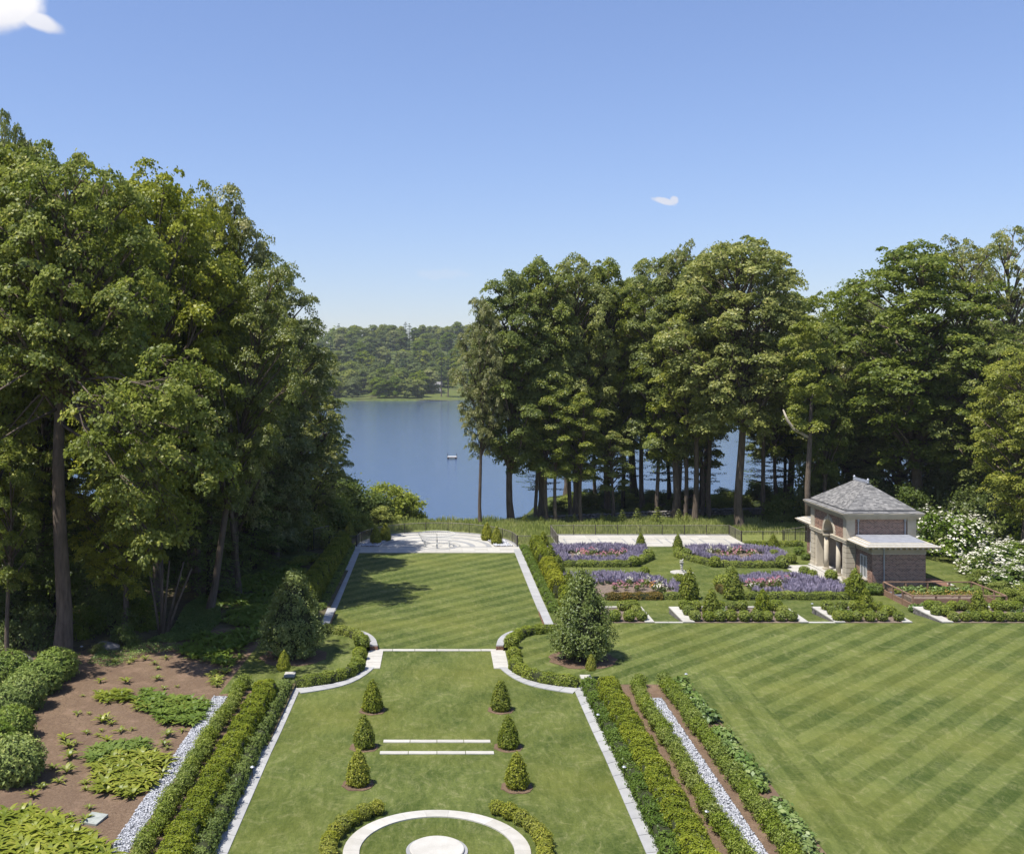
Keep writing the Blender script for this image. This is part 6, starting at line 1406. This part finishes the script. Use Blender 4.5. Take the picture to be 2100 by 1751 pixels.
# right wood
tree('high2', 1048, 121.5, 540, 100, 'leftmost tall tree of the right wood with a slim bare trunk', Rr, .3)
tree('oakh', 985, 119, 596, 58, 'loose leafy tree overhanging the lake at the left of the right wood', Rr, 4)
tree('high', 1108, 124, 514, 100, 'tall maple second from the left of the right wood', Rr, 1.2)
tree('high', 1180, 126, 508, 98, 'domed maple in the middle of the left clump', Rr, 2.9); tree('high2', 1246, 129, 516, 92, 'domed maple right of the middle of the left clump', Rr, .9)
tree('oakh', 1318, 131, 524, 82, 'greyish dark leaved tree between the two clumps', Rr, 5.1); tree('high2', 1384, 124, 500, 108, 'maple with dead twigs showing near its top', Rr, 2.2)
tree('tall', 1518, 116, 474, 165, 'tallest maple with the thick brown trunk behind the patio fence', Rr, 2.6); tree('tall', 1425, 121, 560, 110, 'spreading maple with boughs low over the patio fence', Rr, 1.1)
tree('airy', 1568, 121, 488, 75, 'wispy tree top on the right shoulder of the tallest maple', Rr, 2.0); tree('airy', 1405, 123, 482, 72, 'wispy tree poking above the skyline left of the tallest maple', Rr, 5.0)
tree('airy', 1455, 124, 490, 82, 'wispy tree left of the tallest maple', Rr, 1.0); tree('maple', 1622, 136, 588, 118, 'lower maple in the dip of the right skyline', Rr, .5)
tree('high', 1690, 118, 640, 70, 'tree behind the pavilion with pale trunk', Rr, 3.3); tree('maple2', 1740, 138, 575, 94, 'maple left of the big right crown', Rr, 2.1)
tree('high', 1884, 116, 480, 177, 'big maple with a tall straight trunk behind the pavilion', Rr, .1); tree('airy', 1975, 118, 468, 94, 'sparse twiggy tree right of the big maple', Rr, 2.5)
tree('airy', 2070, 122, 448, 118, 'thin tall tree at the right frame edge', Rr, .7); tree('high', 2030, 110, 640, 123, 'tree with a leaning trunk at the right behind the dogwoods', Rr, 1.4, tilt=(0, 4))
tree('bright', 2105, 97, 690, 123, 'bright green maple at the right frame edge', Rr, 3.0); tree('maple', 1800, 132, 600, 106, 'maple behind the pavilion roof', Rr, 4.4)
tree('skirt', 1745, 126, 730, 112, 'bushy tree just left of the pavilion roof', Rr, 2.2); tree('skirt', 1840, 121, 760, 118, 'bushy tree just above the pavilion roof', Rr, .8); tree('skirt', 1950, 124, 700, 118, 'bushy tree right of the pavilion roof', Rr, 5.0)
tree('oakh', 1450, 141, 560, 118, 'background maple behind the tallest maple', Rr, 3.9); tree('oakh', 1300, 142, 560, 129, 'background maple behind the patio trunks', Rr, 5.9); tree('oakh', 1160, 140, 560, 106, 'background maple in the left clump', Rr, .9)
tree('skirt', 2080, 130, 600, 141, 'dense tree filling the right frame edge', Rr, 1.9)
for (px, D, top, hw, lb) in ((1110, 129, 800, 62, 'pine with layered boughs at the left of the clump'), (1185, 133, 740, 60, 'dark pine in the middle of the clump'), (1278, 134, 720, 62, 'dark pine behind the patio'), (1371, 135, 760, 60, 'dark pine near the thick trunk'), (1438, 131, 740, 60, 'dark pine left of the thick trunk'), (1564, 136, 800, 60, 'pine right of the thick trunk'), (1610, 134, 780, 62, 'pine left of the pavilion')):
    tree('pine', px, D, top, hw, lb, Rr)
# bare trunks standing between, with their small crowns
tk = make_tree(220, H=24., R0=3.6, cb=.33, K=26, per=10, leaves=80, pad=.8, trunk_r=.3, limbs=6); TV['slim'] = tk; HT0['slim'] = (24., 3.6); TREE_N['slim'] = 'slender_tree'
for (px, by, hw, top, lb) in ((1099, 1066, 40, 760, 'slender dark trunk tree at the left of the clump'), (1122, 1072, 42, 740, 'slender tree with a slightly curved trunk'), (1141, 1074, 40, 780, 'ivy clad slender tree in the clump'), (1171, 1064, 45, 700, 'slender tree beside its twin in the clump'), (1178, 1063, 40, 760, 'twin slender tree in the clump'),
                       (1193, 1073, 42, 800, 'grey slender trunk right of the twins'), (1221, 1032, 40, 700, 'distant dark trunk against the lake'), (1255, 1066, 36, 880, 'thin crooked tree before the lake'), (1278, 1036, 40, 700, 'reddish trunk against the lake'), (1347, 1060, 45, 700, 'pair trunk right of the straight brown trunk'), (1371, 1034, 42, 760, 'far trunk behind the pair'),
                       (1394, 1062, 42, 700, 'shaded trunk left of the thick one'), (1438, 1056, 44, 760, 'slender trunk near the fallen log'), (1564, 1040, 40, 740, 'slender trunk right of the thick trunk'), (1592, 1046, 42, 700, 'slender leaning trunk left of the pavilion'), (1730, 1050, 46, 760, 'slender tree behind the pavilion roof'), (1980, 1060, 50, 800, 'slender tree behind the dogwoods')):
    D = 37800 / (by - HY); D = min(D, 138); tree('slim', px, D, top, hw * 1.25, lb, Rr)
for (px, by, lb) in ((18, 1352, 'thin young trunk at the left frame edge'),): tree('slim', px, 36960 / (by - HY), 900, 60, lb, L_)
# multi-stemmed small tree on the left
p = g(332, 1300, Z1); t = empty('multi_stem_tree', (p.x, p.y, .3)); tag(t, 'small multi stemmed tree with bare fanning stems over ivy', 'tree', L_)
for k, (dx, dy, h) in enumerate(((-.9, 0, 4.6), (0, .1, 5.0), (.55, -.1, 5), (1.3, .4, 4.8), (1.9, .2, 4.4), (-.4, .6, 4.4))):
    m_ = MB(); m_.tube([(dx * .12, dy * .2, -.2), (dx * .5, dy, h * .45), (dx, dy * 1.6, h)], [.11, .08, .05], 6); m_.build('stem', M['bark'], t, True)
# broken white limb beside the pavilion, and a fallen log
p = g(1658, 1062); D = 107; S = D / F
root = empty('broken_limb_tree', ((1658 - HX) * S, D, 0)); tag(root, 'slender tree with a broken pale limb beside the pavilion roof', 'tree', Rr)
q = lambda x, y: ((x - 1658) * S, 0, CH - (y - HY) * S)
m_ = MB(); m_.tube([q(1658, 1110), q(1656, 1000), q(1660, 920), q(1662, 860), q(1666, 800)], [.34, .30, .25, .2, .1], 10); m_.build('trunk', M['bark'], root, True); o = link('crown', TV['slim'][1], root, (0, .3, 5.2)); o.scale = (.85, .85, .78)
m_ = MB(); m_.tube([q(1659, 897), q(1645, 889), q(1628, 880), q(1615, 862), q(1606, 840)], [.14, .15, .16, .14, .07], 8); m_.build('broken_limb', M['bark_pale'], root, True)
m_ = MB(); m_.tube([(0, 0, .2), (4.2, .6, 1.3), (6.0, .9, 2.3)], [.22, .16, .08], 7); p = g(1590 - 8, 1062); o = m_.build('fallen_log', M['bark'], None, True, (36.2 - 8, 132, 0)); tag(o, 'fallen dark log leaning among the trunks by the lake', 'log')

# ---- undergrowth and shrubs
def bush_mesh(seed, mat, n=46, m=95, leaf=.2, R0=2., H=2.4, pad=.55, fl=None):
    rs = np.random.default_rng(seed); d = norm(rs.normal(size=(n, 3)) + [0, 0, .4]); d[:, 2] = np.abs(d[:, 2]); C = d * [R0, R0, H] * rs.uniform(.55, 1.0, (n, 1)); C[:, 2] = np.maximum(C[:, 2], .25)
    P = (C[:, None] + rs.normal(0, 1, (n, m, 3)) * np.array([pad * .5, pad * .5, pad * .28])).reshape(-1, 3); P[:, 2] = np.maximum(P[:, 2], .03); N = rs.normal(0, .6, (n * m, 3)) + np.repeat(d, m, 0) * .5 + [0, 0, .7]
    V, Q = leafquads(P, N, leaf, .62, rs); t = np.clip(np.repeat(rs.normal(.45, .18, n), m) + rs.normal(0, .18, n * m), 0, 1); me = mesh_np('foliage', V, Q, M[mat], tint=t)
    b = MB()
    for k in range(7): e = Vector(C[k]) * .8; b.tube([(0, 0, 0), e * .5 + Vector((0, 0, .3)), e], [.06, .04, .015], 4)
    out = [me, b.mesh('stems', M['bark_dark'])]
    if fl:
        k = fl; i = rs.integers(0, n, k); c = C[i] + d[i] * .3 + rs.normal(0, .22, (k, 3)) + [0, 0, .12]; c = np.repeat(c, 3, 0) + rs.normal(0, .04, (k * 3, 3)); V, Q = leafquads(c, np.repeat(d[i], 3, 0) * .6 + [0, 0, .9] + rs.normal(0, .4, (k * 3, 3)), .135, .85, rs); out.append(mesh_np('blossoms', V, Q, M['flower_w'], tint=rs.uniform(0, 1, k * 3)))
    return out
BU = {'under': [bush_mesh(301, 'under'), bush_mesh(302, 'under')], 'bright': [bush_mesh(303, 'bright', leaf=.2, m=110), bush_mesh(304, 'bright', m=110)], 'dog': [bush_mesh(305, 'fern_d', n=60, m=80, leaf=.17, fl=430), bush_mesh(306, 'fern_d', n=60, m=80, fl=560)], 'hem': [bush_mesh(307, 'hemlock', leaf=.17)]}
def bush(kind, x, y, z, s, sz, label, group, name='woodland_shrub', cat='shrub'):
    v_ = random.choice(BU[kind]); t = empty(name, (x, y, z), random.uniform(0, 6.28)); t.scale = (s, s, sz); tag(t, label, cat, group)
    for m_, nm in zip(v_, ('foliage', 'stems', 'blossoms')): link(nm, m_, t)
    return t
# left wood edge
i = 0
for (px, py, s, sz) in ((60, 1330, 1.0, 1.2), (-10, 1290, 1.2, 1.7), (170, 1310, .8, 1.0), (230, 1295, 1.1, 1.4), (290, 1290, .9, 1.1), (40, 1240, 1.4, 1.8), (110, 1250, 1.3, 1.7), (200, 1240, 1.3, 1.8), (260, 1230, 1.4, 1.8), (300, 1200, 1.5, 2.0), (180, 1180, 1.6, 2.2), (60, 1170, 1.6, 2.4), (370, 1160, 1.4, 2.0), (430, 1150, 1.3, 2.0), (480, 1130, 1.3, 1.9), (540, 1120, 1.3, 1.9), (600, 1112, 1.4, 2.0), (640, 1105, 1.3, 1.8), (300, 1120, 2, 2.8), (120, 1110, 2, 3), (420, 1110, 1.8, 2.6), (560, 1095, 1.6, 2.6), (640, 1085, 1.6, 2.4), (-40, 1180, 2, 2.6), (255, 1330, .55, .7), (205, 1345, .35, .4)):
    p = g(px, py, .2); bush('under' if i % 3 else 'hem', p.x, p.y, .1, s, sz, f'dark woodland shrub, {ORD[i]} of the undergrowth in the left wood', 'shrubs ' + ("far" if py < 1150 else "mid" if py < 1250 else "near") + ' in the left wood'); i += 1
# bright shrubs by the lake left of the terrace
for k, (px, D, top, s, kd, lb) in enumerate(((800, 124, 984, 2.0, 'bright', 'rounded pale shrub nearest the water behind the terrace railing'), (838, 125, 1010, 1.15, 'bright', 'right end of the pale shrubs at the water'), (756, 121, 1000, 1.6, 'under', 'green shrub left of the pale one at the lake'), (715, 118, 975, 1.9, 'under', 'dark shrub at the foot of the left wood by the lake'), (690, 113, 1010, 1.5, 'bright', 'sunlit shrub behind the hedge end'), (655, 110, 1000, 1.8, 'under', 'dark shrub left of the hedge end'), (780, 118, 1035, 1.1, 'bright', 'low pale shrub behind the left terrace railing'), (735, 112, 1050, 1.0, 'bright', 'low sunlit shrub beside the iron fence'), (815, 130, 1000, 1.7, 'bright', 'pale shrub on the bank behind the rounded one'), (700, 128, 960, 2.2, 'under', 'tall dark shrub at the lake under the last trees'), (625, 104, 1040, 1.4, 'bright', 'sunlit dogwood like shrub beyond the glade'), (585, 101, 1050, 1.3, 'under', 'shaded shrub beyond the glade'))):
    x = (px - HX) * D / F; z = float(terr(np.array(x), np.array(float(D)))); h = CH - (top - HY) * D / F - z; bush(kd, x, D, z, s, h / 2.6, lb, 'shrubs by the lake')
# bank vegetation under the right trunks
rs_ = np.random.default_rng(310)
for k in range(58):
    x = 11 + (k + rs_.random()) * 55 / 58; D = rs_.uniform(126, 143); z = float(terr(np.array(x), np.array(D))); kd = 'bright' if rs_.random() < .22 else 'under'
    if x < 14 and D > 130: continue
    s = rs_.uniform(.5, 1.1) * (1 if D > 130 else .6); bush(kd, x, D, z, s * 1.1, s * (.72 if x < 42 else 1.1), ('pale' if kd == 'bright' else 'dark') + f' low bank shrub, {ORD[k]} from the left between the trunks', ('pale' if kd == 'bright' else 'dark') + ' bank shrubs between the trunks')
for k, (x, D, s, sz) in enumerate(((52, 112, 1.6, 2.2), (57, 108, 1.6, 2.4), (62, 104, 1.8, 2.2), (66, 112, 2.2, 3), (58, 117, 2, 3), (50, 118, 1.8, 2.4), (44, 117, 1.3, 1.6), (70, 100, 2.2, 2.6), (40, 119, 1.2, 1.5), (64, 120, 2.4, 3.2), (46, 122, 2, 3))):
    bush('under', x, D, 0, s, sz, f'{ORD[k]} dark shrub of the thicket behind the dogwoods', 'thicket behind the dogwoods')
for (px, D, top, s, lb) in ((1942, 98, 1048, 1.85, 'white flowering dogwood just right of the pavilion'), (1975, 103, 1060, 1.5, 'smaller white dogwood behind the first'), (2048, 89, 1120, 1.55, 'white flowering dogwood over the timber bed corner'), (2110, 91, 1112, 1.7, 'white flowering dogwood at the right frame edge'), (2085, 84, 1165, 1.2, 'twiggy white flowering shrub low at the right frame edge')):
    x = (px - HX) * D / F; h = CH - (top - HY) * D / F; bush('dog', x, D, .3, s, h / 2.75, lb, 'flowering dogwoods', 'dogwood_tree', 'tree')
for k, (px, D, s) in enumerate(((1995, 92, .7), (2020, 86, .75), (2050, 82, .7), (2085, 79, .7), (1975, 95, .6), (2120, 80, .9))): bush('under' if s < .7 else 'bright', (px - HX) * D / F, D, 0, s, s * .6, f'low leafy shrub, {ORD[k]} in the row at the foot of the dogwoods', 'shrubs at the foot of the dogwoods')

# ---- far shore
fm1 = [make_tree(s, H=20., R0=6.2, cb=.05, K=13, per=12, leaves=34, leaf=1.0, pad=1.9, mat='far', shape='round', fill=.25, trunk_r=.35, lob=.45, limbs=4) for s in (401, 402, 403)]
fc1 = [make_conifer(404, H=24, R0=4.6, cb=.12, levels=13, mat='pine', droop=.1, sparse=.2, br=6, leaf=1.1, per=20, pw=.75)]
rs_ = np.random.default_rng(411)
def far_tree(x, D, h, w_, con, label, group, z=None):
    me = fc1[0] if con else fm1[rs_.integers(3)]; zz = float(terr(np.array(x), np.array(D))) if z is None else z
    t = empty('far_pine' if con else 'far_tree', (x, D, zz - .3), rs_.uniform(0, 6.28)); t.scale = (w_ / (4.6 if con else 6.2),) * 2 + (h / (24. if con else 20.),); tag(t, label, 'tree', group); link('trunk', me[0], t); link('crown', me[1], t)
bands = [(792, 812, 8, 17, 'waterside tree on the far shore', 'trees along the far waterline'), (815, 850, 13, 19, 'tree in the second rank on the far shore', 'second rank of far shore trees'), (860, 910, 15, 20, 'tree low on the far wooded hill', 'trees low on the far hill'), (920, 980, 16, 20, 'tree halfway up the far wooded hill', 'trees halfway up the far hill'), (990, 1060, 17, 20, 'tree high on the far wooded hill', 'trees high on the far hill'), (1070, 1150, 18, 20, 'skyline tree on the crest of the far hill', 'skyline trees of the far hill'), (1160, 1260, 18, 20, 'crest tree behind the far skyline', 'trees behind the far crest')]
for bi, (d0, d1, n, h, lb, gr) in enumerate(bands):
    for k in range(n + 6):
        D = rs_.uniform(d0, d1); px = 640 + (k + rs_.random()) / (n + 6) * 350; x = (px - HX) * D / F
        if bi == 0 and px > 868 or bi == 0 and 728 < px < 755: continue
        if bi in (1, 2) and px > 880 and D < 880: continue
        con = rs_.random() < (.3 if bi in (3, 4, 5) else .12); hh = h * rs_.uniform(.8, 1.15); far_tree(x, D, hh * (1.15 if con else 1), hh * rs_.uniform(.36, .48) * (.7 if con else 1), con, f'{lb}, {ORD[k]} from the left', gr + (', pines' if con else ''))
for k in range(44):       # the rest of the wooded shore, seen only through gaps in the woods
    px = 990 + (k + rs_.random()) * 1150 / 44; D = rs_.uniform(800, 1000); x = (px - HX) * D / F; far_tree(x, D, 20, 9.5, False, f'far shore tree glimpsed through the right wood, {ORD[k]} from the left', 'far trees glimpsed through the woods')
for (px, by, top, lb) in ((905, 803, 722, 'tall pine with a bare trunk on the far lawn'), (919, 806, 735, 'second bare trunked pine on the far lawn')):
    D = 805; x = (px - HX) * D / F; z = float(terr(np.array(x), np.array(D))); h = CH - (top - HY) * D / F - z
    t = empty('far_pine', (x, D, z)); tag(t, lb, 'tree', 'pines on the far lawn'); m_ = MB(); m_.tube([(0, 0, 0), (0, 0, h)], [.55, .2], 6); m_.build('trunk', M['bark'], t); o = link('crown', fc1[0][1], t, (0, 0, h * .42)); o.scale = (1.15, 1.15, h * .58 / 24)
sheet('far_lawn', [((868 - HX) * 792 / F, 781), ((985 - HX) * 792 / F, 779), ((1000 - HX) * 850 / F, 862), ((872 - HX) * 850 / F, 862)], .25, M['lawn_g'], zf=lambda x, y: float(terr(np.array(x), np.array(y))))
sheet('far_lawn', [((722 - HX) * 792 / F, 782), ((760 - HX) * 792 / F, 781), ((765 - HX) * 805 / F, 803), ((728 - HX) * 805 / F, 803)], .25, M['lawn_g'], zf=lambda x, y: float(terr(np.array(x), np.array(y))))
x = (893 - HX) * 850 / F; z = float(terr(np.array(x), np.array(850.))) ; root = empty('far_house', (x - 2, 850, z)); tag(root, 'pale grey house half hidden by trees on the far shore', 'house')
m_ = MB(); m_.box(-7, 7, -4, 4, 0, 5.5); m_.build('wall', M['white'], root); m_ = MB(); b0 = 0
m_.v += [(-7.5, -4.5, 5.5), (7.5, -4.5, 5.5), (7.5, 4.5, 5.5), (-7.5, 4.5, 5.5), (-7.5, 0, 8.5), (7.5, 0, 8.5)]
for f_ in ((0, 1, 5, 4), (2, 3, 4, 5), (0, 4, 3), (1, 2, 5), (3, 2, 1, 0)): m_.f.append(f_); m_.t.append(.5)
m_.build('roof', M['slate'], root)
for k in range(4): m_ = MB(); m_.box(-5.5 + k * 3.2, -4.2 + k * 3.2, -4.06, -4.01, 1.2, 3.2); m_.build('window', M['glass'], root)
rubble('shore_stones', 'pale stones lining the far waterline', [(-75, 779), (-60, 782), (-40, 778), (-20, 780), (0, 777), (30, 779)], .8, .6, 90).location = (0, 0, LZ)
# the rest of the wooded far shore, a mass nobody could count
def forest_mass(label, x0, x1, n, seed):
    rs = np.random.default_rng(seed); X_ = rs.uniform(x0, x1, n); D_ = 792 + 420 * rs.random(n) ** 1.2; Z_ = terr(X_, D_); h = rs.uniform(13, 20, n); r = rs.uniform(4.2, 7.5, n); m = 75
    d_ = norm(rs.normal(size=(n, m, 3)) + [0, 0, .35]); k = 1 + .22 * np.sin(4 * d_[..., 0] + 7 * d_[..., 2] + X_[:, None]) 
    P = np.stack([X_[:, None] + d_[..., 0] * (r[:, None] * k), D_[:, None] + d_[..., 1] * (r[:, None] * k), Z_[:, None] + h[:, None] * (.52 + .48 * d_[..., 2] * k)], -1)
    N = d_ + rs.normal(0, .35, d_.shape) + [0, 0, .3]; V, Q = leafquads(P.reshape(-1, 3), N.reshape(-1, 3), 3.2, .75, rs); t = np.clip(np.repeat(rs.uniform(.05, .85, n), m) + rs.normal(0, .1, n * m), 0, 1)
    return tag(link('far_forest', mesh_np('far_forest', V, Q, M['far'], tint=t)), label, 'forest', None, 'stuff')
forest_mass('wooded far shore of the lake left of the open view', -620, -112, 650, 421)
forest_mass('wooded far shore of the lake hidden behind the right wood', 62, 760, 650, 422)
# ---- haze over the lake
m_ = bpy.data.materials.new('haze_air'); m_.use_nodes = True; nt_ = m_.node_tree; nt_.nodes.clear(); pv = nt_.nodes.new('ShaderNodeVolumePrincipled'); pv.inputs['Color'].default_value = (.86, .92, 1, 1); pv.inputs['Density'].default_value = .00008
ot = nt_.nodes.new('ShaderNodeOutputMaterial'); nt_.links.new(pv.outputs[0], ot.inputs['Volume'])
hb = MB(); hb.box(-1340, 1340, -230, 1740, -16, 110); o = hb.build('haze', m_); tag(o, 'thin summer haze over the lake and far hill', 'haze', None, 'stuff')
